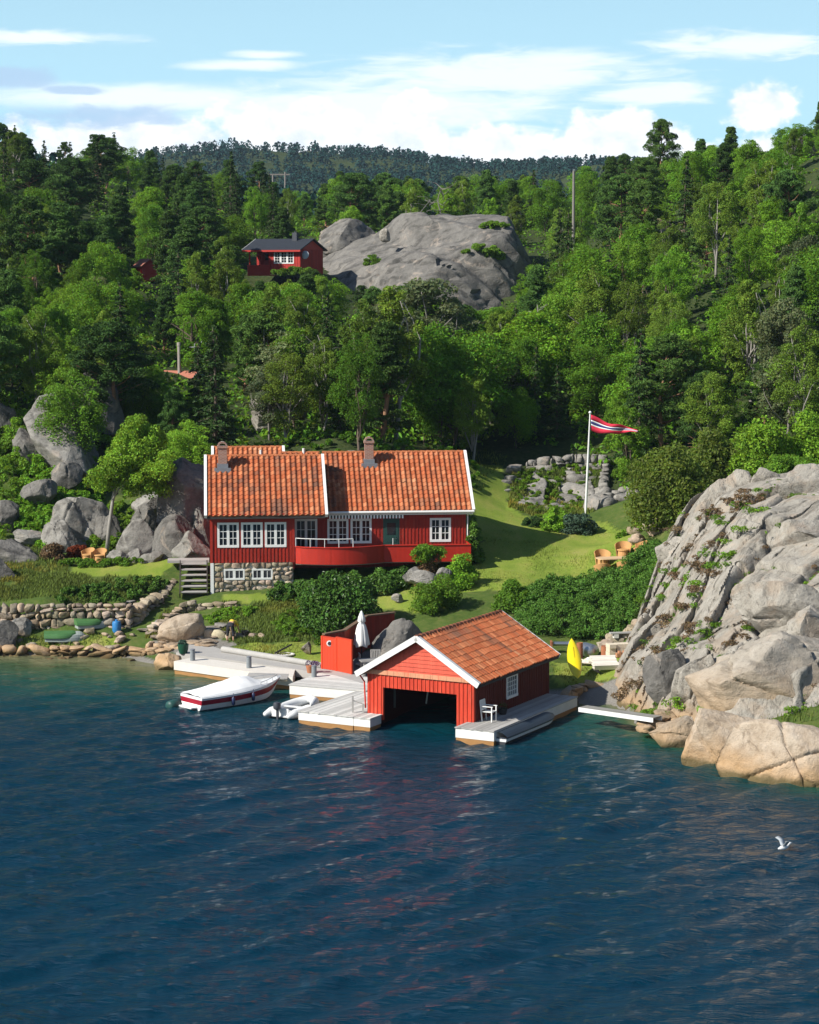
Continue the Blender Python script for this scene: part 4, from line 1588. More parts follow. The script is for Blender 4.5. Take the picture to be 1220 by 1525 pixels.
for y0_, y1_ in ((-.57, 2.9),):
    fv.bar((xa - .03, y0_, hF - .12), (xa - .03, 2.9, rzC + .14), .05, .16)
fv.build('verge_board', simple('pale_trim', (.5, .5, .48), .6), rfo)
ch = MB()
ch.box(4.6, 5.15, 2.2, 2.7, rzC - .3, rzC + .85)
ch.lathe([(.10, rzC + .85), (.10, rzC + 1.0)], (4.87, 2.45, 0), 8)
ch.build('chimney', simple('dark_chimney', (.05, .055, .065), .7), rfo)
ds = MB()
prof = [(0.02, 0), (.2, .02), (.36, .07), (.46, .13), (.47, .13)]
ds.M = T(7.1, .3, 2.35) @ Matrix.Rotation(R(85), 4, 'X') @ Matrix.Rotation(R(180), 4, 'X')
ds.lathe(prof, n=16)
ds.M = Matrix()
ds.tube([(7.1, .35, 2.35), (6.9, .4, 2.2), (6.75, .4, 2.2)], .03, 6)
ds.build('satellite_dish', simple('dish_grey', (.42, .44, .46), .5), cb_)

# hut roof among the trees, and the small red shed
HUT = at(268, 571, 172)
hut = empty('forest_hut', (HUT.x, HUT.y, HUT.z - 2.2), 'brown hut with pale red roof end among dark trees', 'hut', rz=R(-30))
h1 = MB()
h1.box(-1.9, 1.0, -.9, 2.4, 0, 2.1)
h1.build('wall', m_dark, hut)
h2 = MB()
for sg in (1, -1):
    pts = [(-2.2, .75 - sg * 1.9, 1.95), (1.3, .75 - sg * 1.9, 1.95), (1.3, .75, 3.05), (-2.2, .75, 3.05)]
    pts += [(x, y, z + .1) for x, y, z in pts]
    h2.add(pts, [(0, 1, 5, 4), (1, 2, 6, 5), (2, 3, 7, 6), (3, 0, 4, 7), (4, 5, 6, 7), (3, 2, 1, 0)])
h2o = h2.build('roof', simple('faded_red_roof', (.38, .14, .09), .8, var=.15), hut)
h3 = MB()
for sg in (1, -1):
    h3.bar((1.32, .75 - sg * 1.92, 1.95), (1.32, .75, 3.07), .04, .2)
h3.build('verge_board', simple('blue_grey_trim', (.22, .28, .31), .6), h2o)
h4 = MB()
h4.tube([(-.4, .5, 2.8), (-.4, .5, 5.1)], .13, 8)
h4.tube([(-.4, .5, 5.1), (-.4, .5, 5.35)], .17, 8)
h4.build('flue', simple('flue_grey', (.34, .30, .27), .6), h2o)
h5 = MB()
h5.tube([(.9, .75, 2.9), (.9, .75, 5.3)], .035, 6)
for z, w_ in ((4.1, .55), (5.0, .5)):
    h5.tube([(.9 - w_, .75, z), (.9 + w_, .75, z)], .03, 6)
h5.tube([(.9, .75, 4.1), (1.5, .9, 5.5)], .03, 6)
h5.build('antenna', simple('antenna_grey', (.5, .5, .5), .4, .5), h2o)

SH = at(217, 402, 232)
sh = empty('red_shed', (SH.x, SH.y, SH.z - 1.2), 'tiny red shed half hidden in the dark trees', 'shed', rz=R(35))
s1 = MB()
s1.box(-.9, .9, -.9, .9, 0, 1.6)
s1.add([(-.9, -.9, 1.6), (.9, -.9, 1.6), (0, -.9, 2.25)], [(0, 1, 2)])
s1.build('wall', m_redcab, sh)
s2 = MB()
s2.bar((-1.1, 0, 1.5), (0, 0, 2.33), 2.1, .08, (0, 0, 1))
s2.bar((1.1, 0, 1.5), (0, 0, 2.33), 2.1, .08, (0, 0, 1))
s2.build('roof', simple('shed_roof', (.25, .09, .06), .8), sh)
# ------------------------------------------------------------------ foliage
def leaf_mat(name, col, trans=(.26, .36, .03), tamt=.40, rough=.5, hue=.15):
    m, t, b = mat(name)
    oi = t.new('ShaderNodeObjectInfo').outputs['Random']
    c = t.mix(1.0, col, t.attr('col'), 'MULTIPLY')
    warmer = t.mix(1.0, c, (1.35, 1.12, .75), 'MULTIPLY')
    cooler = t.mix(1.0, c, (.72, .88, 1.0), 'MULTIPLY')
    c = t.mix(t.m('MULTIPLY', t.ss(oi, .55, 1), hue * 2.2), c, warmer)
    c = t.mix(t.m('MULTIPLY', t.ss(oi, .45, 0), hue * 2.2), c, cooler)
    c = t.mix(1.0, c, t.m('MULTIPLY_ADD', t.m('FRACT', t.m('MULTIPLY', oi, 7.31)), .55, .74), 'MULTIPLY')
    t.l.new(c, b.inputs['Base Color'])
    b.inputs['Roughness'].default_value = rough
    b.inputs['Specular IOR Level'].default_value = .16
    tr = t.new('ShaderNodeBsdfTranslucent')
    t.put(tr.inputs['Color'], t.mix(1.0, c, tuple(trans[i] / max(col[i], .004) * .8 for i in range(3)), 'MULTIPLY'))
    mx = t.new('ShaderNodeMixShader')
    mx.inputs[0].default_value = tamt
    t.l.new(b.outputs[0], mx.inputs[1])
    t.l.new(tr.outputs[0], mx.inputs[2])
    t.l.new(mx.outputs[0], m.node_tree.nodes['Material Output'].inputs['Surface'])
    return m


ml_broad = leaf_mat('broad_leaves', (0.121, 0.282, 0.021))
ml_light = leaf_mat('bright_leaves', (0.171, 0.355, 0.027), (.22, .30, .04))
ml_birch = leaf_mat('birch_leaves', (0.162, 0.278, 0.032), (.20, .22, .04))
ml_pale = leaf_mat('pale_windblown_leaves', (.13, .165, .075), (.2, .24, .08))
ml_pine = leaf_mat('pine_needles', (0.083, 0.172, 0.035), (.06, .09, .02), .15, .6)
ml_spruce = leaf_mat('spruce_needles', (0.043, 0.091, 0.021), (.03, .05, .01), .12, .6)
ml_brown = leaf_mat('sparse_brown_needles', (.115, .105, .035), (.1, .09, .02), .2, .7)
ml_bush = leaf_mat('bush_leaves', (0.145, 0.296, 0.027))
ml_dark = leaf_mat('dark_shrub_leaves', (0.090, 0.195, 0.027), (.06, .1, .012), .25)
ml_rhodo = leaf_mat('glossy_shrub_leaves', (0.090, 0.196, 0.032), (.08, .14, .02), .2, .32)
ml_olive = leaf_mat('olive_leaves', (.098, .140, .026))
ml_blue = leaf_mat('blue_juniper', (.060, .115, .080), (.05, .08, .05), .12, .6)
ml_red = leaf_mat('rust_leaves', (.24, .055, .02), (.25, .06, .02), .3, .6, .05)
ml_heath = leaf_mat('heather', (.21, .14, .075), (.18, .12, .05), .2, .8)
ml_grass = leaf_mat('grass_blades', (.125, .175, .032), (.18, .2, .04), .3, .6, .05)

m_bark = simple('brown_bark', (.12, .09, .065), .9, var=.3, scale=5, bump=.5)
m_pinebark = simple('orange_pine_bark', (.27, .15, .085), .9, var=.3, scale=5, bump=.5)
m_birchbark = simple('pale_birch_bark', (.27, .25, .22), .8, var=.35, scale=4, bump=.3)
m_greybark = simple('grey_dead_wood', (.21, .19, .17), .9, var=.25, scale=5, bump=.4)


def leaves(cen, nrm, size, rng, aspect=.55, jitter=.75, col=None):
    """folded-free rhombic leaves: arrays of centres, normals -> V, F, colours"""
    n = len(cen)
    nn = nrm + rng.normal(size=(n, 3)) * jitter
    nn /= np.linalg.norm(nn, axis=1, keepdims=True) + 1e-9
    r = rng.normal(size=(n, 3))
    u = np.cross(nn, r)
    u /= np.linalg.norm(u, axis=1, keepdims=True) + 1e-9
    v = np.cross(nn, u)
    s = (size * rng.uniform(.6, 1.3, n))[:, None] * .5
    bend = nn * s * .25
    V = np.stack([cen - u * s, cen - v * s * aspect + bend, cen + u * s, cen + v * s * aspect + bend], 1).reshape(-1, 3)
    F = np.arange(n * 4).reshape(n, 4)
    if col is None:
        k = rng.uniform(.62, 1.3, n)
        col = np.stack([k * rng.uniform(.85, 1.25, n), k, k * rng.uniform(.8, 1.15, n)], 1)
    return V, F, col


def lobes_to_leaves(L, per, size, rng, aspect=.55, flat=1.0, droop=0.0, up=.35, jitter=.7, density_noise=True):
    """L: (n,4) centre+radius lobes; leaves on their shells"""
    n = len(L)
    k = rng.integers(0, n, int(n * per))
    w = (L[:, 3] ** 2)
    k = rng.choice(n, int(n * per), p=w / w.sum())
    d = rng.normal(size=(len(k), 3))
    d /= np.linalg.norm(d, axis=1, keepdims=True)
    d[:, 2] = np.where((d[:, 2] < -.3) & (rng.random(len(k)) < .6), -d[:, 2], d[:, 2])
    rr = L[k, 3] * rng.uniform(.45, 1.08, len(k)) ** .6
    off = d * rr[:, None]
    off[:, 2] *= flat
    off[:, 2] -= droop * (off[:, 0] ** 2 + off[:, 1] ** 2) / (L[k, 3] + .01)
    cen = L[k, :3] + off
    if density_noise:
        keep = fbm(cen * 1.6, 2, int(rng.integers(99))) > -.35
        cen, d, k = cen[keep], d[keep], k[keep]
    nrm = d * .8 + np.array([0, 0, up])
    tintl = rng.uniform(.78, 1.22, n)[k]
    kk = rng.uniform(.65, 1.28, len(k)) * tintl
    col = np.stack([kk * rng.uniform(.88, 1.2, len(k)), kk, kk * rng.uniform(.8, 1.1, len(k))], 1)
    sz = np.full(len(k), size)
    return leaves(cen, nrm, sz, rng, aspect, jitter, col)


class Plant:
    """prototype: wood mesh + leaf mesh, unit as built (metres)"""

    def __init__(s, wood, leaf, h):
        s.wood, s.leaf, s.h = wood, leaf, h


def _mesh_only(o):
    me = o.data
    bpy.data.objects.remove(o)
    return me


def limb(mb, a, b_, r0, r1, rng, n=5, wob=.08, seg=5):
    a, b_ = np.array(a, float), np.array(b_, float)
    L = np.linalg.norm(b_ - a)
    pts, rad = [], []
    o = rng.normal(size=3) * L * wob
    for q in range(seg + 1):
        s = q / seg
        p_ = a + (b_ - a) * s + o * math.sin(math.pi * s) + rng.normal(size=3) * L * wob * .15
        if q == 0:
            p_ = a
        pts.append(p_)
        rad.append(r0 + (r1 - r0) * s)
    mb.tube(pts, rad, n)


def broad_proto(seed, H=8.0, Wd=5.5, mat_leaf=None, bark=None, per=210, nl=52, size=.22, low=.18, shape='round', flat=.85, lean=0.0, aspect=.6):
    rng = np.random.default_rng(seed)
    L = []
    zc, rzz_ = H * (low + 1) / 2, H * (1 - low) / 2
    while len(L) < nl:
        d = rng.normal(size=3)
        d /= np.linalg.norm(d)
        r = rng.uniform(.25, .92) ** .6
        x, y, z = d * r
        if shape == 'birch':
            wz = (1 - .55 * max(0, z)) * (1 if z > -.4 else .8)
        elif shape == 'cone':
            wz = 1.1 - .75 * (z + 1) / 2
        else:
            wz = 1
        p_ = np.array([x * Wd / 2 * wz, y * Wd / 2 * wz, zc + z * rzz_ * .93])
        p_[0] += lean * (p_[2] / H) ** 2 * H
        L.append([*p_, rng.uniform(.10, .21) * Wd * (.75 if shape == 'birch' else 1)])
    # ragged outliers on the skin
    for k in range(nl // 3):
        d = rng.normal(size=3)
        d /= np.linalg.norm(d)
        d[2] = abs(d[2]) * .9
        wz = (1 - .5 * max(0, d[2])) if shape != 'round' else 1
        L.append([d[0] * Wd / 2 * 1.05 * wz + lean * H * .7, d[1] * Wd / 2 * 1.05 * wz, zc + d[2] * rzz_ * 1.02, Wd * rng.uniform(.05, .10)])
    L = np.array(L)
    V, F, c = lobes_to_leaves(L, per, size, rng, aspect=aspect, flat=flat, droop=.25 if shape == 'birch' else 0)
    lf = _mesh_only(mesh_np('crown', V, F, mat_leaf, col=c))
    wd = MB()
    limb(wd, (0, 0, -.4), (lean * H * .5, 0, H * .86), H * .015, H * .003, rng, 7, .03, 8)
    for q in range(11):
        k = rng.integers(len(L))
        z0 = H * rng.uniform(low * .8, .6)
        limb(wd, (lean * H * .5 * z0 / H, 0, z0), L[k, :3], H * .0085, H * .002, rng, 5, .08)
    w_ = _mesh_only(wd.build('trunk', bark, smooth=True))
    return Plant(w_, lf, H)


def pine_proto(seed, H=8.0, Wd=4.6, bare=.38, mat_leaf=None, bark=None, per=200, size=.25, crook=.05, cone=False):
    rng = np.random.default_rng(seed)
    L = []
    wd = MB()
    top = np.array([rng.normal() * crook * H, rng.normal() * crook * H, H])
    limb(wd, (0, 0, -.4), top * .98, H * .024, H * .005, rng, 7, crook * .8, 8)
    lev = 15 if cone else 11
    crook = .015 if cone else crook
    for q in range(lev):
        s = bare + (1 - bare) * (q / (lev - 1)) ** .9
        z = H * s
        ax = top * s
        ax[2] = z
        prof = math.sin(min(1, (1 - s) / (1 - bare) * 1.1 + .12) * math.pi * .62)
        if cone:
            prof = (1 - s) ** .8 * 1.05 + .06
        nb = rng.integers(4, 7)
        a0 = rng.uniform(0, 6.28)
        for k in range(nb):
            if rng.random() < .12:
                continue
            a = a0 + k * 6.28 / nb + rng.normal(0, .25)
            Lb = Wd / 2 * prof * rng.uniform(.6, 1.15)
            e = ax + np.array([math.cos(a) * Lb, math.sin(a) * Lb, Lb * rng.uniform(.05, .40)])
            limb(wd, ax - np.array([0, 0, Lb * .15]), e, H * .006, H * .002, rng, 5, .06, 4)
            for f in (.55, .8, 1.0):
                p_ = ax + (e - ax) * f + rng.normal(size=3) * Wd * .03
                L.append([*p_, Wd * rng.uniform(.075, .125)])
    L.append([*top, Wd * .08])
    for q in range(5):
        z = H * rng.uniform(.08, max(bare, .12))
        a = rng.uniform(0, 6.28)
        limb(wd, top * z / H * np.array([1, 1, 0]) + np.array([0, 0, z]), np.array([math.cos(a), math.sin(a), 0]) * Wd * .22 + np.array([0, 0, z + .1]), H * .005, H * .001, rng, 4, .1, 3)
    L = np.array(L)
    V, F, c = lobes_to_leaves(L, per, size, rng, aspect=.28, flat=.55, up=.6, jitter=.9)
    return Plant(_mesh_only(wd.build('trunk', bark, smooth=True)), _mesh_only(mesh_np('crown', V, F, mat_leaf, col=c)), H)


def spruce_proto(seed, H=9.0, Wd=3.6, mat_leaf=None, bark=None, per=6500, size=.26, sparse=0.0, low=.05):
    rng = np.random.default_rng(seed)
    wd = MB()
    limb(wd, (0, 0, -.4), (0, 0, H * .99), H * .018, H * .002, rng, 7, .008, 6)
    cen, nrm = [], []
    lev = 24
    for q in range(lev):
        s = min(.99, low + (1 - low) * (q / lev) ** .92 + rng.normal(0, .012))
        R0 = Wd / 2 * (1 - s) ** .85 * rng.uniform(.82, 1.12) + .06
        nb = max(5, int(9 - 4 * s))
        a0 = rng.uniform(0, 6.28)
        for k in range(nb):
            if rng.random() < sparse:
                continue
            a = a0 + k * 6.28 / nb + rng.normal(0, .2)
            Lb = R0 * rng.uniform(.65, 1.15)
            n = int(per / (lev * 7.5) * (.4 + 1.2 * (1 - s)) * (1 - sparse * .6))
            f = rng.random(n) ** .65
            side = rng.normal(0, .17, n) * Lb * (1.15 - f)
            x = f * Lb * math.cos(a) - side * math.sin(a)
            y = f * Lb * math.sin(a) + side * math.cos(a)
            z = H * s + rng.normal(0, .02) * H - Lb * .42 * f ** 1.4 + Lb * .18 * f ** 3 + rng.normal(0, .045, n) - np.abs(side) * .35
            cen.append(np.stack([x, y, z], 1))
            nrm.append(np.stack([np.cos(a) * np.ones(n) * .5, np.sin(a) * np.ones(n) * .5, np.ones(n) * .8], 1))
            if k % 2 == 0:
                wd.tube([(0, 0, H * s), (math.cos(a) * Lb * .8, math.sin(a) * Lb * .8, H * s - Lb * .3)], [H * .003, .01], 4)
    cen, nrm = np.concatenate(cen), np.concatenate(nrm)
    V, F, c = leaves(cen, nrm, np.full(len(cen), size), rng, .38, .55)
    return Plant(_mesh_only(wd.build('trunk', bark, smooth=True)), _mesh_only(mesh_np('crown', V, F, mat_leaf, col=c)), H)


def pine_cone(seed, **kw):
    return pine_proto(seed, bare=.14, cone=True, **kw)


PROTO = {
    'broad': [broad_proto(101 + k, h_, w_, ml_broad, m_bark, low=.08 + .03 * (k % 3), per=300, nl=n_, shape=sh_, size=(.165, .13, .19, .145, .18, .15)[k]) for k, (h_, w_, n_, sh_) in
              enumerate([(7.5, 5.4, 54, 'round'), (8.5, 4.6, 56, 'birch'), (7.8, 5.8, 60, 'cone'), (8.8, 5.0, 58, 'birch'), (7.2, 6.2, 60, 'round'), (9.0, 4.4, 56, 'cone')])],
    'light': [broad_proto(121 + k, h_, w_, ml_light, m_bark, low=.10, per=290, nl=52, shape=sh_, size=.165) for k, (h_, w_, sh_) in enumerate([(7.5, 5.2, 'round'), (8.2, 4.2, 'birch'), (8.0, 4.8, 'cone'), (7.6, 5.6, 'birch')])],
    'birch': [broad_proto(141 + k, 9.5, 3.6 + .35 * k, ml_birch, m_birchbark, low=.14, per=270, nl=62, size=.135, shape='birch') for k in range(4)],
    'pale': [broad_proto(161 + k, 8.5, 5.2, ml_pale, m_greybark, low=.15, per=210, nl=56, size=.24, lean=.10, flat=.65) for k in range(2)],
    'pine': [pine_proto(181 + k, 8.0, 4.4 + .4 * (k % 3), .30 + .05 * (k % 3), ml_pine, m_pinebark) for k in range(3)] + [pine_cone(191 + k, H=8.0, Wd=4.0 + .3 * k, mat_leaf=ml_pine, bark=m_pinebark) for k in range(3)],
    'spruce': [spruce_proto(201 + k, 9.0, 3.4 + .4 * k, ml_spruce, m_bark) for k in range(3)],
    'brown': [spruce_proto(221 + k, 8.0, 2.6, ml_brown, m_greybark, per=4200, sparse=.30) for k in range(2)],
    'scrub': [broad_proto(241 + k, 3.2, 4.4, ml_light if k % 2 else ml_broad, m_bark, low=.02, per=150, nl=34, size=.22) for k in range(4)],
}
LEAFNAME = {'pine': 'needle_crown', 'spruce': 'needle_crown', 'brown': 'needle_crown'}
NAMES = {'broad': 'broadleaf_tree', 'light': 'broadleaf_tree', 'birch': 'birch_tree', 'pale': 'broadleaf_tree', 'pine': 'pine_tree', 'spruce': 'spruce_tree', 'brown': 'spruce_tree', 'scrub': 'scrub_bush'}
CATS = {'broad': 'tree', 'light': 'tree', 'birch': 'tree', 'pale': 'tree', 'pine': 'pine', 'spruce': 'spruce', 'brown': 'spruce', 'scrub': 'bush'}
TREES = []
trng = random.Random(77)


def plant_tree(kind, x, y, h, label, group=None, wid=1.0, variant=None, rz=None, z=None, cat=None):
    P_ = PROTO[kind][trng.randrange(len(PROTO[kind])) if variant is None else variant % len(PROTO[kind])]
    s = h / P_.h
    zz_ = gz(x, y) - .15 if z is None else z
    r0 = empty(NAMES[kind], (x, y, zz_), label, cat or CATS[kind], group, trng.uniform(0, 6.28) if rz is None else rz)
    r0.scale = (s * wid, s * wid, s)
    for nm, me in (('trunk', P_.wood), ('crown', P_.leaf)):
        o = bpy.data.objects.new(nm, me)
        C.objects.link(o)
        o.parent = r0
    TREES.append((x, y, h))
    return r0


def tree_px(kind, px, ptop, D, label, group=None, wid=1.0, variant=None, rz=None, cat=None, dz=0):
    x = X(px, D)
    z = gz(x, D)
    h = at(px, ptop, D).z - z
    return plant_tree(kind, x, D, max(h, 1.0), label, group, wid, variant, rz, cat=cat)


# the trees one can point to -------------------------------------------------
tree_px('birch', 585, 415, 148, 'tall olive-green birch with pale stems directly behind the right chimney', wid=1.15, variant=0)
tree_px('birch', 540, 440, 147, 'yellowish birch with forked stems behind the middle of the house roof', wid=.95, variant=1)
tree_px('birch', 480, 490, 146, 'low light-green birch behind the joint of the two roofs', wid=1.0, variant=2)
tree_px('pale', 610, 408, 160, 'pale silvery tree blown by wind, just below the grey dome', wid=1.25, variant=0, rz=.2)
tree_px('birch', 703, 548, 149.5, 'full yellow-green birch with slanting trunk at the right end of the house', wid=1.0, variant=3)
tree_px('broad', 655, 500, 152, 'dark green tree between the tall birch and the yellow-green birch', wid=.8)
tree_px('pine', 395, 470, 158, 'bare-trunked pine with twisted pale limbs left of the silvery tree', wid=1.1, variant=1)
tree_px('spruce', 318, 480, 141, 'very dark spruce standing behind the left roof ridge', wid=1.15, variant=1)
tree_px('spruce', 296, 500, 150, 'black-green spruce right beside the forest hut roof', wid=1.1, variant=2)
tree_px('broad', 215, 545, 150, 'shadowed dark tree below the forest hut', wid=.9)
tree_px('light', 108, 550, 141, 'small bright green maple growing on top of the pale slanted slab', wid=1.0)
tree_px('light', 280, 625, 139, 'low bright bush-like tree behind the rear wing gable', wid=1.2)
tree_px('pine', 985, 184, 285, 'flat-topped crooked pine breaking the right-hand skyline', wid=.66, variant=2)
tree_px('pine', 1078, 190, 278, 'bushy pine on the skyline right of the crooked pine', wid=.95, variant=4)
tree_px('pine', 1035, 208, 276, 'lower pine on the skyline between the two tall pines', wid=1.1, variant=3)
tree_px('pine', 1215, 150, 262, 'pine at the right picture edge reaching above the bare hill', wid=.8, variant=4)
tree_px('brown', 925, 385, 185, 'thin brownish half-dead spruce above the flag', wid=1.0, variant=0)
tree_px('brown', 955, 420, 178, 'sparse brown spruce leaning beside the half-dead one', wid=1.1, variant=1)
tree_px('brown', 1118, 390, 186, 'yellow-brown pointed spruce on the right wooded slope', wid=1.25, variant=1)
tree_px('broad', 1010, 470, 160, 'dense deep green tree right of the brown spruces', wid=.85, variant=2)
tree_px('light', 1035, 495, 158, 'bright yellow-green tree leaning right on the slope above the flag', wid=.85)
tree_px('pine', 1130, 545, 146, 'reddish-trunked pine standing above the pale cliff', wid=1.15, variant=0)
tree_px('pine', 1195, 515, 148, 'broad pine at the right edge above the cliff', wid=1.2, variant=1)
tree_px('spruce', 970, 540, 156, 'dark conifer directly behind the flag', wid=1.2, variant=0)
tree_px('broad', 905, 585, 158, 'dark tree behind the flagpole top', wid=1.0)
tree_px('spruce', 830, 540, 156, 'dark green conifer left of the flagpole behind the stone wall', wid=1.2, variant=2)
tree_px('broad', 770, 575, 154, 'shady tree standing at the left end of the grassy knoll', wid=.8)

# pale-stemmed tree on the left lawn and the big shrub by the cliff
def lone_tree(name, px, pbase, D, label, lobes, stems, mleaf, mbark, size=.2, per=200, z=None):
    x = X(px, D)
    zb = gz(x, D) if z is None else z
    r0 = empty(name, (x, D, zb - .1), label, 'tree')
    rng = np.random.default_rng(px)
    L = np.array([[X(a, D) - x + rng.normal(0, .1), rng.normal(0, .9), at(a, b2, D).z - zb + .1, r] for a, b2, r in lobes])
    V, F, c = lobes_to_leaves(L, per, size, rng, aspect=.6, flat=.9)
    mesh_np('crown', V, F, mleaf, r0, c)
    wd = MB()
    for st in stems:
        pts = [(X(a, D) - x, yy, at(a, b2, D).z - zb + .1) for a, b2, yy, r in st]
        wd.tube(pts, [r for *_, r in st], 8)
    wd.build('trunk', mbark, r0, smooth=True)
    return r0


lr = random.Random(5)
lobes = []
while len(lobes) < 150:
    a, b2 = lr.uniform(140, 252), lr.uniform(608, 742)
    top = 690 - 80 * math.exp(-((a - 203) / 26) ** 2) - 25 * math.exp(-((a - 235) / 14) ** 2)
    bot = 735 if a > 185 else 725
    if top < b2 < bot and not (a < 160 and b2 < 690):
        lobes.append((a, b2, lr.uniform(.28, .66)))
lone_tree('oak_tree', 158, 815, 129.5, 'small leaning tree with bare pale trunk among the left boulders', lobes,
          [[(157, 822, 0, .13), (160, 790, 0, .115), (166, 750, 0, .10), (172, 712, .1, .08), (176, 690, .2, .06), (185, 650, .3, .03)],
           [(168, 742, 0, .06), (176, 728, -.1, .05), (186, 722, -.1, .03)], [(170, 728, 0, .05), (160, 722, .1, .035), (152, 716, .1, .02)], [(174, 700, .1, .06), (205, 672, .2, .03), (232, 650, .2, .02)]], ml_bush, m_birchbark, size=.16, per=210)


def shrub(name, x, y, w, d, h, label, mleaf, seed=0, size=.16, per=170, nl=30, group=None, z=None, cat='bush', flat=.9, stems=4, jitter=.7, rz=0, lobe=(.13, .24), child='foliage'):
    rng = np.random.default_rng(seed)
    z = gz(x, y) if z is None else z
    r0 = empty(name, (x, y, z - .05), label, cat, group, rz)
    L = []
    while len(L) < nl:
        q = rng.uniform(-1, 1, 3)
        q[2] = rng.uniform(.05, 1)
        e = q[0] ** 2 + q[1] ** 2 + (q[2] * .95) ** 2
        if .3 < e < 1 or (e <= .3 and rng.random() < .2):
            L.append([q[0] * w / 2 * .86, q[1] * d / 2 * .86, q[2] * h * .84, min(w, h * 1.3, d * 1.5) * rng.uniform(*lobe)])
    V, F, c = lobes_to_leaves(np.array(L), per, size, rng, flat=flat, jitter=jitter)
    V[:, 2] = np.maximum(V[:, 2], -.25)
    mesh_np(child, V, F, mleaf, r0, c)
    if stems:
        wd = MB()
        for k in range(stems):
            q = L[rng.integers(len(L))]
            limb(wd, (rng.normal() * w * .06, rng.normal() * d * .06, -.1), q[:3], .045, .015, rng, 5, .08, 4)
        wd.build('stems', m_bark, r0, smooth=True)
    return r0


def shrub_px(name, x0, x1, ptop, pbase, D, label, mleaf, deep=.8, z=None, **kw):
    """by photo box at a given distance"""
    cx = (x0 + x1) / 2
    x = X(cx, D)
    zb = gz(x, D) if z is None else z
    h = at(cx, ptop, D).z - zb
    w_ = (x1 - x0) * D / FPX
    return shrub(name, x, D, w_, w_ * deep, max(h, .3), label, mleaf, z=z, seed=int(cx * 7 + ptop), **kw)


shrub_px('rhododendron', 443, 572, 851, 950, 115.6, 'largest glossy rounded shrub, below the terrace and above the red screen', ml_rhodo, nl=64, per=330, size=.20, deep=.75)
shrub_px('garden_bush', 612, 693, 857, 940, 117.2, 'upright grey-green bush directly behind the boathouse roof ridge', ml_bush, nl=46, per=330, size=.12)
shrub_px('garden_bush', 661, 715, 819, 880, 120.6, 'yellow-green bush on the lawn at the right end of the terrace', ml_light, nl=34, per=260, size=.13)
shrub_px('garden_bush', 737, 809, 862, 925, 117.0, 'round mid-green bush left of the large dark hedge', ml_bush, nl=44, per=300, size=.14)
shrub_px('round_conifer', 776, 816, 768, 802, 135.5, 'low dark round conifer in shadow beside the green junipers', ml_spruce, nl=26, per=200, size=.14, deep=.9)
shrub_px('wall_shrub', 694, 722, 760, 835, 125.6, 'dark climbing shrub against the right gable of the house', ml_rhodo, nl=30, per=230, size=.17, deep=1.2)
shrub_px('juniper', 808, 852, 752, 803, 134.6, 'yellow-green juniper left of the flagpole foot', ml_light, nl=30, per=220, size=.13)
shrub_px('juniper', 838, 890, 757, 806, 134.0, 'blue-green juniper at the flagpole foot', ml_blue, nl=34, per=220, size=.15, flat=.6)
shrub_px('juniper', 905, 972, 690, 745, 145.5, 'spreading bright juniper to the right of the knoll wall', ml_bush, nl=36, per=220, size=.16, flat=.6)
shrub_px('garden_bush', 55, 96, 806, 850, 128.0, 'brown-green clipped bush left of the rust-red bush', ml_heath, nl=26, per=200, size=.13)
shrub_px('rust_bush', 96, 128, 808, 846, 128.6, 'rust-red bush beside the wicker chairs', ml_red, nl=22, per=190, size=.13)
pbush = shrub_px('pruned_bush', 615, 662, 822, 858, 121.3, 'clipped bush with bare brown sides and green top by the terrace', ml_heath, nl=28, per=220, size=.12)
rng = np.random.default_rng(8)
ht_ = at(638, 806, 121.3).z - pbush.location.z
L = np.array([[rng.uniform(-.72, .72), rng.uniform(-.55, .55), ht_ - .42 - rng.uniform(0, .62), .32] for k in range(30)])
V, F, c = lobes_to_leaves(L, 230, .12, rng)
mesh_np('green_top', V, F, ml_light, pbush, c)
shrub_px('cliff_shrub', 935, 1060, 660, 812, 125.0, 'largest leafy shrub with pale stems at the top left of the cliff', ml_olive, nl=80, per=300, size=.22, stems=8, deep=.8)
shrub_px('cliff_shrub', 1010, 1110, 630, 735, 130.5, 'tall yellow-green shrub behind the cliff top', ml_olive, nl=60, per=280, size=.22, deep=.8)
shrub_px('cliff_shrub', 1090, 1190, 615, 705, 129.0, 'broad shrub on the cliff top left of the picture edge', ml_bush, nl=56, per=280, size=.2, deep=.8)
shrub_px('cliff_shrub', 1165, 1260, 600, 700, 130.0, 'shrub on the cliff top cut by the right picture edge', ml_light, nl=54, per=280, size=.2, deep=.8)
shrub_px('cliff_shrub', 1120, 1240, 668, 705, 121.5, 'low heathery shrub along the cliff brow', ml_bush, nl=40, per=240, size=.15, deep=.6, flat=.6)
shrub_px('cliff_shrub', 1085, 1128, 838, 888, 107.2, 'grey-green shrub growing in a crack half way up the cliff', ml_bush, nl=26, per=190, size=.16, deep=.6)
shrub_px('cliff_shrub', 985, 1020, 968, 1000, 100.0, 'small dense green cushion bush low on the cliff', ml_broad, nl=22, per=200, size=.11)
shrub_px('young_birch', 915, 945, 785, 838, 129.0, 'thin young sapling on the lawn behind the golden table', ml_light, nl=12, per=80, size=.15, stems=3, deep=.8)
shrub_px('young_birch', 940, 985, 770, 835, 128.6, 'loose leafy shrub above the stone heap by the lawn', ml_bush, nl=18, per=130, size=.16, stems=3, deep=.8)


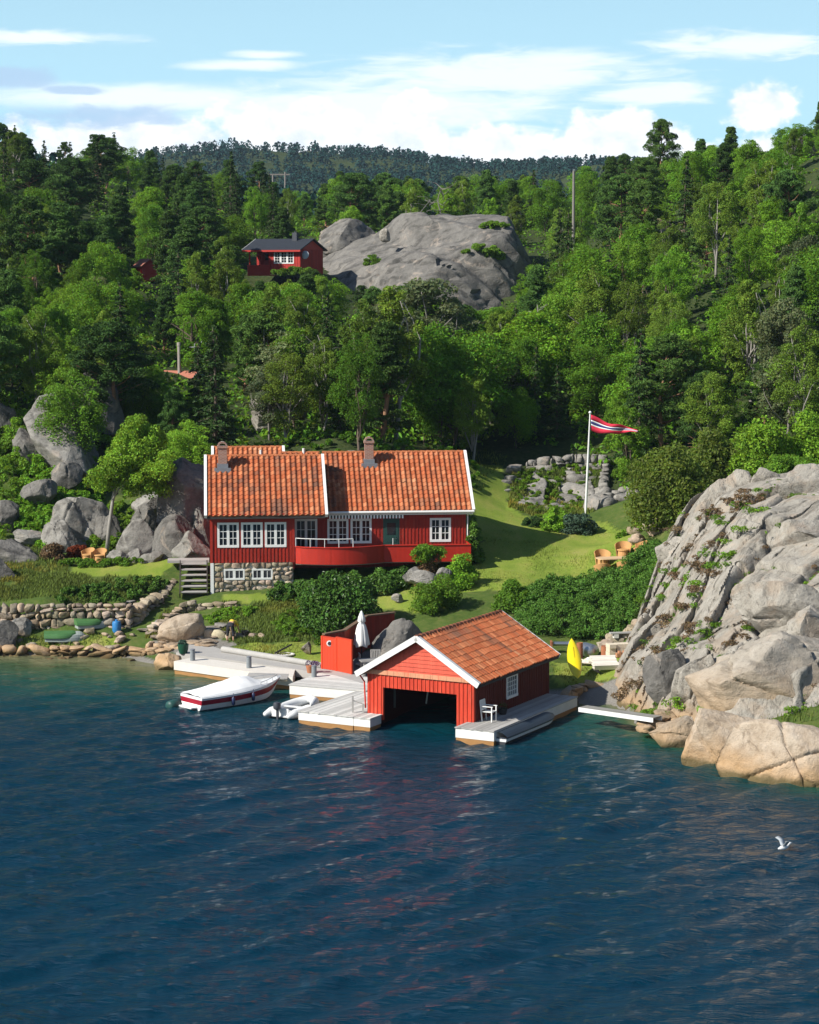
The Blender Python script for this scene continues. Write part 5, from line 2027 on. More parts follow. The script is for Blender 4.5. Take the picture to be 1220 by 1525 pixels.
# heath and bushes in the clefts of the cliff
def ray_on(o, px, py):
    """point of an object met through a photo pixel"""
    d = (at(px, py, 100) - Vector((0, 0, CAMZ))).normalized()
    Mi = o.matrix_basis.inverted()
    ok, loc, nrm_, _ = o.ray_cast(Mi @ Vector((0, 0, CAMZ)), (Mi.to_3x3() @ d).normalized())
    return (o.matrix_basis @ loc) if ok else None


bpy.context.view_layer.update()
cliff = bpy.data.objects['rock_slope']
cr = random.Random(31)
hpx = [(960, 990, ml_heath), (968, 1005, ml_heath), (975, 975, ml_light), (1010, 912, ml_heath), (1035, 880, ml_heath), (1042, 895, ml_bush), (1060, 835, ml_heath), (1052, 815, ml_heath), (1078, 835, ml_bush), (1095, 800, ml_light), (1085, 780, ml_bush),
       (1045, 950, ml_bush), (1020, 940, ml_heath), (1075, 960, ml_heath), (1070, 762, ml_heath), (1090, 748, ml_heath), (1130, 735, ml_heath), (1110, 742, ml_bush), (1150, 800, ml_bush), (1200, 905, ml_heath), (1130, 895, ml_heath), (1160, 905, ml_bush),
       (1000, 880, ml_bush), (1010, 860, ml_heath), (1030, 835, ml_bush), (1050, 860, ml_light), (1180, 968, ml_light), (1100, 955, ml_heath), (1060, 1000, ml_bush), (950, 1020, ml_heath), (1012, 1055, ml_light), (990, 1065, ml_light), (1060, 1060, ml_light), (1195, 1065, ml_light)]
rng = np.random.default_rng(44)
LV, LF, LC = {}, {}, {}
for a, b2, ml in hpx:
    for q in range(3):
        k_ = cr.gauss(0, 22)
        p_ = ray_on(cliff, a + k_, b2 - k_ * .6 + cr.gauss(0, 6))
        if p_ is None:
            continue
        L = np.array([[p_.x + cr.gauss(0, .28), p_.y + cr.gauss(0, .25), p_.z + cr.uniform(0, .12), cr.uniform(.14, .32)] for k in range(4)])
        V, F, c = lobes_to_leaves(L, 75, .11, rng, flat=.6)
        LV.setdefault(ml.name, []).append(V)
        LC.setdefault(ml.name, []).append(c)
qc = CRACK[0]
qc = qc[rng.choice(len(qc), min(len(qc), 750), replace=False)]
for i, p_ in enumerate(qc):
    ml = (ml_heath, ml_heath, ml_bush, ml_light, ml_heath)[int(float(fbm([p_ / 1.7], 2, 5)[0] * 9 + 20)) % 5]
    hit, loc_, _, _ = cliff.ray_cast(Vector((p_[0], p_[1], 40)), Vector((0, 0, -1)))
    if not hit:
        continue
    L = np.array([[loc_.x + cr.gauss(0, .10), loc_.y + cr.gauss(0, .10), loc_.z + cr.uniform(-.05, .06), cr.uniform(.08, .2)] for k in range(2)])
    V, F, c = lobes_to_leaves(L, 34, .085, rng, flat=.6)
    LV.setdefault(ml.name, []).append(V)
    LC.setdefault(ml.name, []).append(c)
for k, mlx in (('heather', ml_heath), ('bright_leaves', ml_light), ('bush_leaves', ml_bush)):
    V = np.concatenate(LV[k])
    o = mesh_np({'heather': 'heather', 'bright_leaves': 'ledge_grass', 'bush_leaves': 'ledge_greenery'}[k], V, np.arange(len(V)).reshape(-1, 4), mlx, col=np.concatenate(LC[k]))
    tag(o, {'heather': 'brown heather in the clefts of the pale cliff', 'bright_leaves': 'bright grass tufts on ledges of the pale cliff', 'bush_leaves': 'green creeping plants in the clefts of the pale cliff'}[k], 'ground cover', kind='stuff')


# clipped or spreading masses: hedge slabs following the ground
def hedge(name, poly, h, label, mleaf, seed, n, size=.14, rnd=.6, cat='hedge', per=115):
    rng = np.random.default_rng(seed)
    P_ = np.array(poly)
    x0, y0 = P_.min(0)
    x1, y1 = P_.max(0)
    c0 = P_.mean(0)
    zb = gz(*c0)
    r0 = empty(name, (c0[0], c0[1], zb), label, cat)
    L = []
    while len(L) < n:
        x, y = rng.uniform(x0, x1), rng.uniform(y0, y1)
        if not inpoly([x], [y], poly)[0]:
            continue
        # distance to the edge -> dome the top
        dd = min(np.linalg.norm(np.cross(np.append(P_[(i + 1) % len(P_)] - P_[i], 0), np.append(np.array([x, y]) - P_[i], 0))) / np.linalg.norm(P_[(i + 1) % len(P_)] - P_[i]) for i in range(len(P_)))
        hh = h * min(1, .45 + dd / rnd * .55) * (1 + .22 * float(fbm([[x * .5, y * .5, seed]], 3, seed)[0]))
        q = rng.uniform(.25, 1) ** .5
        L.append([x, y, hh * q - .12, rng.uniform(.22, .42) * min(1, h * .9)])
    L = np.array(L)
    L[:, 2] += hz(L[:, 0], L[:, 1])
    L[:, 0] -= c0[0]
    L[:, 1] -= c0[1]
    L[:, 2] -= zb
    V, F, c = lobes_to_leaves(L, per, size, rng, flat=.85)
    mesh_np('foliage', V, F, mleaf, r0, c)
    return r0


hedge('dark_hedge', [(5.7, 115.5), (6.0, 113.6), (8, 113), (10.6, 112.8), (12.2, 114), (13.6, 118.0), (13.5, 120.2), (9.9, 119.9), (7.4, 119.4), (5.8, 117.6)], 1.35, 'large dark green hedge block between the lawn and the cliff', ml_dark, 3, 460, .105, rnd=1.1, per=215)
hedge('terrace_hedge', [(-7.3, 121.9), (-7.6, 120.6), (-4.5, 119.5), (-1.5, 120.0), (.1, 121.3), (.5, 122.9), (-5.8, 122.1)], .95, 'leafy green ground-cover hedge below the curved terrace', ml_rhodo, 5, 190, .17)
hedge('bank_shrubs', [(-7.6, 116.8), (-6.2, 114.6), (-4.3, 113.6), (-4.6, 117.5), (-6.6, 118.4)], .55, 'low wild greenery on the bank left of the rhododendron', ml_bush, 9, 90, .13, cat='bushes')
hedge('wall_top_plants', [(-19.5, 121.2), (-19.2, 119.6), (-15.0, 119.6), (-13.5, 123.4), (-14.8, 123.6)], .6, 'dark green plants hanging over the end of the shore wall', ml_dark, 11, 110, .13, cat='bushes')
hedge('border_plants', [(-20.2, 126.9), (-20, 126.0), (-15.2, 126.2), (-15.6, 127.0)], .62, 'pale-leaved border plants in front of the wicker chairs', ml_bush, 13, 60, .12, cat='bushes')
hedge('bank_plants', [(-11.6, 118.6), (-11.2, 117.9), (-8.6, 118.0), (-8.2, 119.2), (-10, 119.3)], .5, 'mixed green plants between the big tan boulder and the steps', ml_bush, 15, 60, .13, cat='bushes')
hedge('left_hillside_scrub', [(-24, 133), (-25, 142), (-20.5, 143), (-19.3, 138.5), (-20, 132), (-21.5, 130)], 1.0, 'tangled green scrub on the left hillside among boulders', ml_broad, 17, 300, .19, rnd=1.2, cat='bushes')
hedge('slab_scrub', [(-20.5, 131.5), (-18.5, 138), (-16.5, 137.5), (-15.3, 133.5), (-13.5, 131.5), (-17.6, 129.6)], .75, 'rough green scrub between the slanted slab and the lower boulders', ml_bush, 19, 190, .17, rnd=1.2, cat='bushes')
hedge('knoll_scrub', [(6.2, 139.2), (6.6, 146.5), (8.8, 148.8), (12.6, 149), (11.8, 141.5), (9.6, 137.8), (7.6, 138)], .48, 'grassy scrub over the knoll below the stone wall', ml_bush, 23, 260, .13, cat='bushes')


hedge('far_left_scrub', [(-31, 129), (-31, 146), (-24, 146), (-23.6, 138), (-23.6, 131)], 1.1, 'green scrub on the slope at the left picture edge', ml_bush, 27, 300, .19, rnd=1.0, cat='bushes')
hedge('slope_scrub', [(-27, 141), (-27, 150), (-12.5, 149), (-12.6, 137), (-15.5, 137.5), (-20, 143.5)], .9, 'tangled shrubs between the leaning slab and the wood', ml_light, 29, 330, .19, rnd=1.0, cat='bushes')
hedge('upper_slope_scrub', [(-11.5, 139.5), (-11.5, 144), (4.5, 144), (4.3, 139.8), (-3, 140.5)], .6, 'low scrub on the slope right behind the house ridge', ml_broad, 31, 150, .18, rnd=.8, cat='bushes')


# ------------------------------------------------------------------ the woods
# the tops follow the skyline of the place
LIM_X = [-200, 0, 100, 200, 255, 300, 340, 400, 440, 480, 520, 600, 700, 800, 845, 862, 900, 940, 1000, 1060, 1120, 1165, 1220, 1400]
LIM_Y = [188, 184, 194, 197, 222, 240, 218, 250, 272, 275, 246, 252, 250, 250, 262, 240, 226, 232, 222, 215, 205, 186, 166, 158]


def skyline(px):
    return float(np.interp(px, LIM_X, LIM_Y))


def front_cap(px, D):
    """wood in front of the cabin and the dome stays low"""
    if D < 252:
        c = np.interp(px, [340, 362, 400, 440, 452, 470, 520, 560, 620, 650, 700, 760, 785, 800], [360, 410, 420, 400, 396, 402, 416, 432, 428, 448, 455, 452, 440, 340])
        if 340 < px < 800:
            return float(c)
    if 190 < px < 245 and D < 232:
        return 396
    if 250 < px < 300 and D < 172:
        return 575
    return 0


CLEAR = [[(-13, 120), (4.5, 120), (4.6, 142), (-12, 139)],                       # house
         [(2, 119), (14, 119), (14, 141), (11.5, 153), (4, 154), (3.8, 130)],     # lawn and knoll
         [(X(352, 246), 240), (X(470, 246), 240), (X(800, 246), 250), (X(800, 275), 276), (X(470, 262), 268), (X(352, 258), 262)]]
CLEAR.append([(-1.2, 139), (4.7, 139), (4.7, 151), (-.2, 150)])
CLEAR.append([(X(246, 171), 169), (X(290, 171), 169), (X(290, 176), 177), (X(246, 176), 177)])
CLEAR.append([(X(205, 231), 230), (X(232, 231), 230), (X(232, 235), 235), (X(205, 235), 235)])
NT_ = 0
for D in [138 * 1.0285 ** k for k in range(36)]:
    if D > 375:
        break
    sp = .026 * D + .9
    n = int(D * .44 / sp)
    for k in range(n):
        x = (k - (n - 1) / 2) * sp + trng.uniform(-.42, .42) * sp
        y = D * (1 + trng.uniform(-.012, .012))
        px = 610 + x * FPX / y
        if px < -60 or px > 1280:
            continue
        if any(inpoly([x], [y], c)[0] for c in CLEAR):
            continue
        if y < 141 and not (px > 1010 or 285 < px < 300):
            continue
        if px < 300 and y < 143:
            continue
        if 600 < px < 850 and 225 < y < 240 and trng.random() < .5:
            continue
        if px > 960 and y < 134:
            continue
        # which kind grows here
        q = trng.random()
        leftdark = px < 430 and y > 205
        if leftdark:
            kind = 'pine' if q < .46 else 'spruce' if q < .78 else 'broad' if q < .94 else 'birch'
        elif px > 860 and y > 235:
            kind = 'scrub' if (px > 1080 and q < .55) or q < .25 else 'pine' if q < .55 else 'light' if q < .75 else 'broad'
        elif px > 760:
            kind = 'broad' if q < .28 else 'light' if q < .48 else 'birch' if q < .66 else 'pine' if q < .84 else 'spruce' if q < .95 else 'pale'
        elif y > 270:
            kind = 'pine' if q < .35 else 'broad' if q < .65 else 'light' if q < .85 else 'birch'
        else:
            kind = 'broad' if q < .36 else 'light' if q < .58 else 'birch' if q < .76 else 'pine' if q < .89 else 'spruce' if q < .96 else 'pale'
        h = {'broad': 7.2, 'light': 6.5, 'birch': 8, 'pale': 7, 'pine': 8, 'spruce': 9, 'brown': 7, 'scrub': 2.8}[kind] * trng.uniform(.72, 1.2)
        z = gz(x, y)
        if y < 200 and px < 330:
            h *= .85
        lim = skyline(px) + trng.uniform(-5, 22) * (1 if y > 230 else 2)
        cap = max(lim, front_cap(px, y) + (trng.uniform(0, 8) if front_cap(px, y) else 0))
        hm_ = at(px, cap, y).z - z
        if hm_ < h:
            h = hm_
        if h < 1.3:
            continue
        if h < 3.2 and kind in ('birch', 'spruce', 'pale', 'broad', 'light', 'pine'):
            kind = 'scrub'
        if y < 175:
            where = 'in the lower wood behind the house and lawn' if 300 < px < 960 else 'in the wood above the left boulders' if px <= 300 else 'in the wood above the cliff'
        elif y < 240:
            where = 'on the wooded slope below the cabin and dome' if 300 < px < 860 else 'on the middle left hillside' if px <= 300 else 'on the middle right hillside'
        else:
            where = 'beyond the dome in the upper wood' if 400 < px < 860 else 'on the upper left hill' if px <= 400 else 'high on the right hill'
        look = {'broad': 'mid-green broadleaf tree', 'light': 'bright green broadleaf tree', 'birch': 'slender olive birch', 'pale': 'pale windblown tree', 'pine': 'blue-green pine', 'spruce': 'dark pointed spruce', 'scrub': 'low leafy scrub bush'}[kind]
        plant_tree(kind, x, y, h, f'{look} {where}', f'{look}s {where}', wid=trng.uniform(.82, 1.2) * (1.06 if kind in ('broad', 'light') else 1))
        NT_ += 1
print('TREES', NT_)

# undergrowth that closes the wood floor
rng = np.random.default_rng(61)
n = 11500
D = 139 * np.exp(rng.uniform(0, math.log(380 / 139), n))
px = rng.uniform(-330, 1560, n)
x = (px - 610) * D / FPX
keep = np.ones(n, bool)
for c in CLEAR:
    keep &= ~inpoly(x, D, c)
keep &= ~((px < 290) & (D < 146)) & ~((px > 960) & (D < 133)) & ~((px > 300) & (px < 700) & (D < 143))
x, D = x[keep], D[keep]
z = hz(x, D)
sz = rng.uniform(.35, 1.0, len(x)) * (D / 200) ** .5
Lb = np.stack([x, D, z + sz * .35, sz], 1)
V, F, c = lobes_to_leaves(Lb, 16, .42, rng, flat=.8, density_noise=False)
tag(mesh_np('undergrowth', V, F, ml_broad, col=c * .9), 'low leafy undergrowth covering the floor of the wood', 'undergrowth', kind='stuff')

# far wood on the ridge beyond the valley: too many to count
rng = np.random.default_rng(71)
n = 11000
D = 385 * np.exp(rng.uniform(0, 1, n) ** .8 * math.log(1420 / 385))
px = rng.uniform(-120, 1340, n)
x = (px - 610) * D / FPX
q = np.stack([x, D, 0 * x], 1)
z = hz(x, D) + np.clip((D - 500) / 400, 0, 1) * fbm(q / 130, 4, 21) * 14 + fbm(q / 14, 3, 8) * 1.2
H_ = rng.uniform(5.5, 7.5, n) * np.where(D > 800, .85, .75)
tv, tf_ = ICO[1]
VV, CC = [], []
sh = 30
for s in range(sh):
    # each tree: a loose cone-to-round crown of leaf clumps
    hgt_ = rng.random(n)
    a = rng.uniform(0, 6.28, n)
    conif = rng.random(n) < .5
    rad = H_ * .42 * np.where(conif, (1.05 - hgt_), np.sqrt(np.clip(1 - (hgt_ * 2 - 1) ** 2, .05, 1)))
    rad = rad * rng.uniform(.5, 1.0, n)
    cen = np.stack([x + np.cos(a) * rad, D + np.sin(a) * rad, z + H_ * (.15 + .85 * hgt_)], 1)
    nrm = np.stack([np.cos(a), np.sin(a), .7 + 0 * a], 1)
    k = rng.uniform(.6, 1.25, n)
    V, F, c = leaves(cen, nrm, H_ * .27, rng, .75, .5, np.stack([k * rng.uniform(.8, 1.2, n), k, k], 1))
    VV.append(V)
    CC.append(c)
V = np.concatenate(VV)
tag(mesh_np('far_wood', V, np.arange(len(V)).reshape(-1, 4), leaf_mat('far_needles', (.013, .058, .048), (.03, .05, .01), .1, .7, 0), col=np.concatenate(CC)), 'distant bluish wood covering the far ridge', 'wood', kind='stuff')


# the wood goes on beyond both edges of the view
rng = np.random.default_rng(91)
n = 900
D = 140 * np.exp(rng.uniform(0, 1, n) * math.log(400 / 140))
side_ = rng.random(n) < .5
px = np.where(side_, rng.uniform(-330, -75, n), rng.uniform(1300, 1560, n))
keep = ~((px > 1000) & (D < 128)) & ~((px < 0) & (D < 148))
D, px = D[keep], px[keep]
n = len(D)
x = (px - 610) * D / FPX
z = hz(x, D)
H_ = rng.uniform(4.5, 8.5, n)
VV, CC = [], []
for s in range(110):
    hgt_ = rng.random(n)
    a = rng.uniform(0, 6.28, n)
    rad = H_ * .36 * np.sqrt(np.clip(1 - (hgt_ * 2 - 1) ** 2, .05, 1)) * rng.uniform(.5, 1.0, n)
    cen = np.stack([x + np.cos(a) * rad, D + np.sin(a) * rad, z + H_ * (.12 + .88 * hgt_)], 1)
    nrm = np.stack([np.cos(a), np.sin(a), .7 + 0 * a], 1)
    k = rng.uniform(.6, 1.25, n)
    V, F, c = leaves(cen, nrm, H_ * .10, rng, .7, .7, np.stack([k, k, k], 1))
    VV.append(V)
    CC.append(c)
V = np.concatenate(VV)
tag(mesh_np('side_wood', V, np.arange(len(V)).reshape(-1, 4), ml_broad, col=np.concatenate(CC)), 'green wood going on over the hills at both picture edges', 'wood', kind='stuff')


# rough grass blades on the banks and tufts along edges
def grass(poly, n, hmin, hmax, seed, dryk=1.0, lum=1.0):
    rng = np.random.default_rng(seed)
    P_ = np.array(poly)
    x = rng.uniform(P_[:, 0].min(), P_[:, 0].max(), n)
    y = rng.uniform(P_[:, 1].min(), P_[:, 1].max(), n)
    k = inpoly(x, y, poly) & (fbm(np.stack([x * .8, y * .8, 0 * x], 1), 3, seed) > -.35)
    x, y = x[k], y[k]
    n = len(x)
    z = hz(x, y) + fbm(np.stack([x, y, 0 * x], 1) / 2.6, 4, 3) * .22
    h = rng.uniform(hmin, hmax, n)
    a = rng.uniform(0, 6.28, n)
    w_ = h * .10 + .010
    lean = rng.normal(.25, .3, n) * h
    la = rng.normal(.4, .9, n)
    b0 = np.stack([x - np.cos(a) * w_, y - np.sin(a) * w_, z - .05], 1)
    b1 = np.stack([x + np.cos(a) * w_, y + np.sin(a) * w_, z - .05], 1)
    m0 = np.stack([x + np.cos(a) * w_ * .6 + np.cos(la) * lean * .4, y + np.sin(a) * w_ * .6 + np.sin(la) * lean * .4, z + h * .6], 1)
    tp_ = np.stack([x + np.cos(la) * lean, y + np.sin(la) * lean, z + h], 1)
    kk = rng.uniform(.6, 1.35, n) * (1 + .35 * fbm(np.stack([x * .5, y * .5, 0 * x], 1), 3, seed + 1))
    kk = kk * lum
    dry = dryk * np.clip(fbm(np.stack([x * .35, y * .35, 0 * x + 5], 1), 3, seed + 2) * 1.8, 0, 1)
    col = np.stack([kk * (1 + .9 * dry), kk * (1 + .15 * dry), kk * (1 - .1 * dry)], 1)
    return np.stack([b0, b1, m0, tp_], 1).reshape(-1, 3), col


GP = [([(-32, 119.9), (-15.4, 120.6), (-14.2, 123.6), (-19.5, 124.6), (-32, 126)], 34000, .07, .24, 1), ([(-32, 126), (-19.4, 124.6), (-19.8, 127.5), (-22, 132), (-32, 132)], 9000, .08, .26, 2),
      ([(-10.4, 120.4), (-4.3, 120.4), (-4.2, 114.5), (-9, 114.8), (-10.2, 117.5)], 15000, .07, .24, 3), ([(-31, 116.5), (-15.5, 116.3), (-15, 117.8), (-31, 118)], 3500, .06, .2, 4),
      ([(7, 104.6), (10, 104.3), (10.6, 107.5), (9.6, 109), (7, 109)], 1500, .04, .12, 5), ([(-9.9, 113.4), (-4.2, 110.3), (-3.9, 112.5), (-6, 114.4), (-9, 114.6)], 2500, .04, .14, 6),
      ([(6.2, 139), (6.8, 147), (8.2, 148.8), (12.8, 149), (12.6, 143), (11.6, 138.4), (8, 138)], 14000, .10, .30, 7), ([(2.6, 119.5), (6.2, 119.8), (7.5, 121.8), (11.8, 122.3), (13, 125), (13.2, 131), (12.4, 135.5), (7.6, 137.3), (4.2, 137), (3.7, 125.2)], 16000, .03, .09, 12, .35, 1.6), ([(-13.4, 120.2), (-14.2, 117.2), (-12.2, 117.2), (-12.2, 119.4)], 1500, .08, .3, 8), ([(2.4, 140.6), (4.6, 140.6), (6.8, 152), (5, 154), (3, 150)], 2500, .06, .2, 9),
      ([(13.2, 93.9), (16.2, 90.8), (19, 90.8), (17, 92.6), (13.6, 95)], 1800, .08, .25, 10)]
vs, cs = zip(*[grass(*a) for a in GP])
V = np.concatenate(vs)
tag(mesh_np('rough_grass', V, np.arange(len(V)).reshape(-1, 4), ml_grass, col=np.concatenate(cs)), 'rough uncut grass on the banks and along the shore', 'grass', kind='stuff')
# ------------------------------------------------------------------ boulders
def bpx(name, x0, x1, ytop, ybase, D, seed, label, material=None, tilt=(0, 0, 0), deep=.8, sink=.25, **kw):
    cx = (x0 + x1) / 2
    x = X(cx, D)
    zt, zb_ = at(cx, ytop, D).z, at(cx, ybase, D).z
    w_ = (x1 - x0) * D / FPX / 2
    h = (zt - zb_) / 2 * (1 + sink)
    return boulder(name, (x, D, zt - h), (w_ * 1.12, w_ * deep, h * 1.12), seed, label, material, tilt, **kw)


def hull_rock(name, pts, label, material, seed, bev=.12, rough=.10, cat='boulder'):
    """angular rock: the hull of surveyed corners, edges worn, faces weathered"""
    bm = bmesh.new()
    c0 = sum((Vector(p_) for p_ in pts), Vector()) / len(pts)
    for p_ in pts:
        bm.verts.new(Vector(p_) - c0)
    bmesh.ops.convex_hull(bm, input=bm.verts)
    bmesh.ops.bevel(bm, geom=bm.edges[:], offset=bev, segments=2, affect='EDGES', profile=.6)
    for k in range(6):
        bmesh.ops.subdivide_edges(bm, edges=[e for e in bm.edges if e.calc_length() > .28], cuts=1)
        bmesh.ops.triangulate(bm, faces=bm.faces[:])
    bm.normal_update()
    V = np.array([v.co[:] for v in bm.verts])
    N = np.array([v.normal[:] for v in bm.verts])
    F = np.array([[v.index for v in f.verts] for f in bm.faces])
    bm.free()
    V = V + N * (fbm(V / 1.7 + seed, 4, seed) * rough * 2.2 + fbm(V / .45 + seed, 3, seed + 1) * rough * .45)[:, None]
    o = mesh_np(name, V, F, material, smooth=True, loc=c0)
    return tag(o, label, cat)


hull_rock('leaning_slab', [at(34, 622, 141), at(58, 590, 143), at(84, 584, 144), at(104, 600, 143), at(112, 640, 140.5), at(132, 706, 138.5), at(98, 690, 138), at(48, 650, 139.5), at(156, 716, 142.5), at(140, 650, 146), at(110, 600, 148), at(60, 690, 143), at(150, 735, 141), at(100, 735, 140)],
          'tall pale slab leaning right among the trees on the left', m_boul, 3)
hull_rock('boulder', [at(112, 590, 146), at(124, 556, 147), at(150, 546, 148), at(172, 572, 147), at(186, 630, 147), at(170, 650, 146), at(128, 640, 145), at(165, 600, 151), at(130, 560, 151)], 'dark angular rock behind the leaning pale slab', m_rockd, 5)
bpx('boulder', 64, 158, 744, 830, 132.0, 21, 'big rounded grey boulder left of the small leaning tree', deep=.8, cuts=9)
bpx('boulder', 58, 112, 778, 830, 130.4, 22, 'pale boulder in front of the big rounded grey one', deep=.8)
bpx('boulder', 176, 236, 779, 842, 128.6, 23, 'rounded split boulder right of the small leaning tree', deep=.9, cuts=9)
bpx('boulder', 240, 312, 684, 800, 130.5, 24, 'tall rock face close to the left gable of the house', m_rockd, deep=1.0, cuts=9)
bpx('boulder', 222, 290, 768, 846, 128.2, 25, 'broad shaded rock at the foot of the tall rock face', m_rockd, deep=.8, cuts=10)
bpx('boulder', 255, 314, 795, 842, 127.2, 35, 'low pale rock shelf beside the house corner', deep=.7, cuts=9)
bpx('boulder', 153, 190, 818, 845, 127.4, 26, 'pointed small grey rock right of the wicker chairs', cuts=10, lo=.4)
bpx('boulder', 186, 212, 818, 845, 127.3, 27, 'small upright stone between the pointed rock and the shaded rock', cuts=10)
bpx('boulder', 208, 240, 822, 846, 127.0, 28, 'low wedge of rock in front of the split boulder', cuts=10, lo=.4)
bpx('boulder', 18, 60, 788, 806, 131.0, 29, 'flat lichen-grey rock above the brown clipped bush')
bpx('boulder', -20, 52, 805, 850, 128.4, 30, 'dark shaded boulder left of the brown clipped bush', m_rockd)
bpx('boulder', -30, 24, 830, 885, 124.0, 31, 'dark boulder cut by the left picture edge above the shore', m_rockd)
bpx('boulder', 195, 245, 735, 765, 134.0, 32, 'grey rock behind the crown of the small leaning tree')
bpx('boulder', -18, 22, 925, 968, 116.8, 33, 'dark round shore boulder at the left picture edge', m_rockd, cuts=5)
bpx('boulder', 8, 40, 922, 948, 118.0, 34, 'whitish boulder at the left end of the shore wall', cuts=5)
bpx('tan_boulder', 236, 300, 918, 956, 116.6, 41, 'large smooth tan boulder lying below the upper garden wall', m_shore, tilt=(R(25), R(-14), 0), deep=.6, cuts=4, lo=.6, rough=.05)
bpx('tan_boulder', 226, 264, 974, 1000, 111.8, 42, 'tan rock in the water at the left end of the quay', m_shore, deep=1.0, cuts=6)
bpx('boulder', 612, 650, 850, 870, 119.6, 43, 'pale rounded stone under the clipped bush', cuts=6)
bpx('boulder', 600, 625, 846, 864, 120.2, 44, 'small grey stone left of the clipped bush', cuts=6)
bpx('boulder', 648, 672, 846, 862, 120.0, 45, 'lichen-blue stone right of the clipped bush', cuts=6)
bpx('boulder', 583, 600, 884, 894, 119.0, 47, 'small dark garden stone above the sitting place fence', cuts=6)
bpx('smooth_rock', 556, 632, 926, 992, 110.3, 48, 'smooth grey rock slab behind the outdoor table', m_rockd, deep=.75, cuts=8, rough=.05)
bpx('boulder', 448, 462, 956, 970, 112.2, 49, 'small pale stone in the grass left of the red screen', cuts=6)
for i_, (x0, x1, yt, yb, D, lb) in enumerate([(20, 62, 640, 690, 141, 'small rock in the scrub under the left end of the leaning slab'), (70, 118, 690, 722, 138, 'flat rock showing in the scrub below the leaning slab'), (-10, 30, 600, 640, 147, 'grey rock at the left picture edge near the top of the scrub'),
        (30, 80, 715, 745, 135.5, 'low rock above the big rounded grey boulder'), (-15, 25, 745, 785, 133, 'mossy rock at the left picture edge below the scrub')]):
    bpx('boulder', x0, x1, yt, yb, D, 81 + i_, lb, m_rockd, deep=.8)
for i_, (x0, x1, yt, yb, D, lb) in enumerate([(140, 180, 770, 825, 131.5, 'shaded rock behind the foot of the small leaning tree'), (196, 232, 752, 800, 132, 'squared rock above the rounded split boulder'), (232, 275, 730, 800, 132.5, 'dark rock left of the tall rock face'), (284, 316, 760, 830, 129.2, 'rock wedge against the left wall of the house'),
        (870, 912, 740, 790, 139.8, 'flat rock slab at the foot of the knoll behind the flagpole')]):
    bpx('boulder', x0, x1, yt, yb, D, 91 + i_, lb, m_boul if i_ > 3 else m_rockd, deep=.9)
hull_rock('knoll_rock', [at(752, 762, 140.5), at(798, 772, 139.5), at(762, 728, 145), at(796, 700, 147), at(815, 720, 144.5), at(812, 762, 140.3), at(780, 780, 141), at(790, 730, 148)], 'sloping grey rock face at the left end of the knoll', m_boul, 7, .10, .22)
hull_rock('knoll_rock', [at(822, 752, 142), at(862, 757, 141.3), at(835, 705, 147), at(880, 702, 147), at(885, 742, 142.5), at(850, 770, 142), at(860, 710, 148.5)], 'grey rock with grass in the middle of the knoll', m_boul, 9, .10, .25)
# right-hand shore
bpx('shore_boulder', 1096, 1280, 1082, 1176, 87.0, 51, 'largest orange-tan boulder at the waterline on the right', m_shore, tilt=(0, R(8), R(-12)), deep=.62, cuts=6, rough=.07, sub=6)
bpx('shore_boulder', 1030, 1142, 1066, 1138, 89.6, 52, 'second rounded tan boulder at the waterline, left of the largest', m_shore, tilt=(0, R(6), R(-25)), deep=.62, cuts=7, rough=.07, sub=6)
bpx('shore_boulder', 972, 1042, 1070, 1110, 93.4, 53, 'cracked grey shore rock by the end of the gangway', m_rock, deep=.7, cuts=9)
bpx('cliff_boulder', 1040, 1290, 950, 1062, 95.0, 54, 'huge rounded pale rock bulging from the foot of the cliff', m_tanrock, deep=.7, sink=.6, cuts=7, rough=.08, sub=6)
bpx('cliff_boulder', 962, 1024, 968, 1034, 98.6, 55, 'dark grey angular boulder low on the cliff by the cushion bush', m_rockd, deep=.8, cuts=10)
bpx('cliff_boulder', 1012, 1075, 975, 1050, 96.4, 56, 'grey split rock between the dark boulder and the huge rounded one', m_rock, deep=.7, cuts=10)
bpx('cliff_boulder', 1100, 1245, 868, 945, 99.5, 57, 'flat-faced pale block above the huge rounded rock', m_rock, deep=.55, cuts=11, lo=.4)
bpx('cliff_boulder', 1170, 1262, 912, 985, 97.0, 58, 'pale slab at the right edge above the huge rounded rock', m_rock, deep=.6, cuts=11, lo=.4)
bpx('cliff_boulder', 1060, 1125, 700, 760, 116.4, 59, 'rounded pale knob at the upper left of the cliff top', m_rock, deep=.8, cuts=7)
bpx('cliff_boulder', 1112, 1165, 697, 745, 116.0, 60, 'second smaller knob on the cliff top', m_rock, deep=.8, cuts=7)
bpx('cliff_boulder', 1140, 1290, 775, 865, 106.5, 62, 'broad smooth slab high on the cliff at the right edge', m_rock, deep=.5, cuts=9, lo=.42, tilt=(0, R(-6), R(10)))
bpx('cliff_boulder', 1165, 1290, 690, 800, 111.5, 63, 'steep pale slab forming the top of the cliff at the right edge', m_rock, deep=.5, cuts=9, lo=.42, tilt=(0, R(-14), R(10)))
bpx('cliff_boulder', 985, 1075, 800, 880, 115.0, 64, 'tilted ledge of rock bordering the lawn', m_rock, deep=.6, cuts=11, lo=.4, tilt=(0, R(-38), R(10)))
bpx('hill_rock', 945, 1020, 318, 365, 222, 71, 'pinkish bare rock showing in the right-hand wood', m_shore, tilt=(0, R(-20), 0), deep=.7)
bpx('hill_rock', 1165, 1235, 205, 245, 246, 72, 'bare pale rock near the top of the right hill', m_rock, deep=.7)
bpx('hill_rock', 1125, 1175, 268, 290, 240, 73, 'grey rock patch among scrub on the right hill', m_rock, deep=.7)
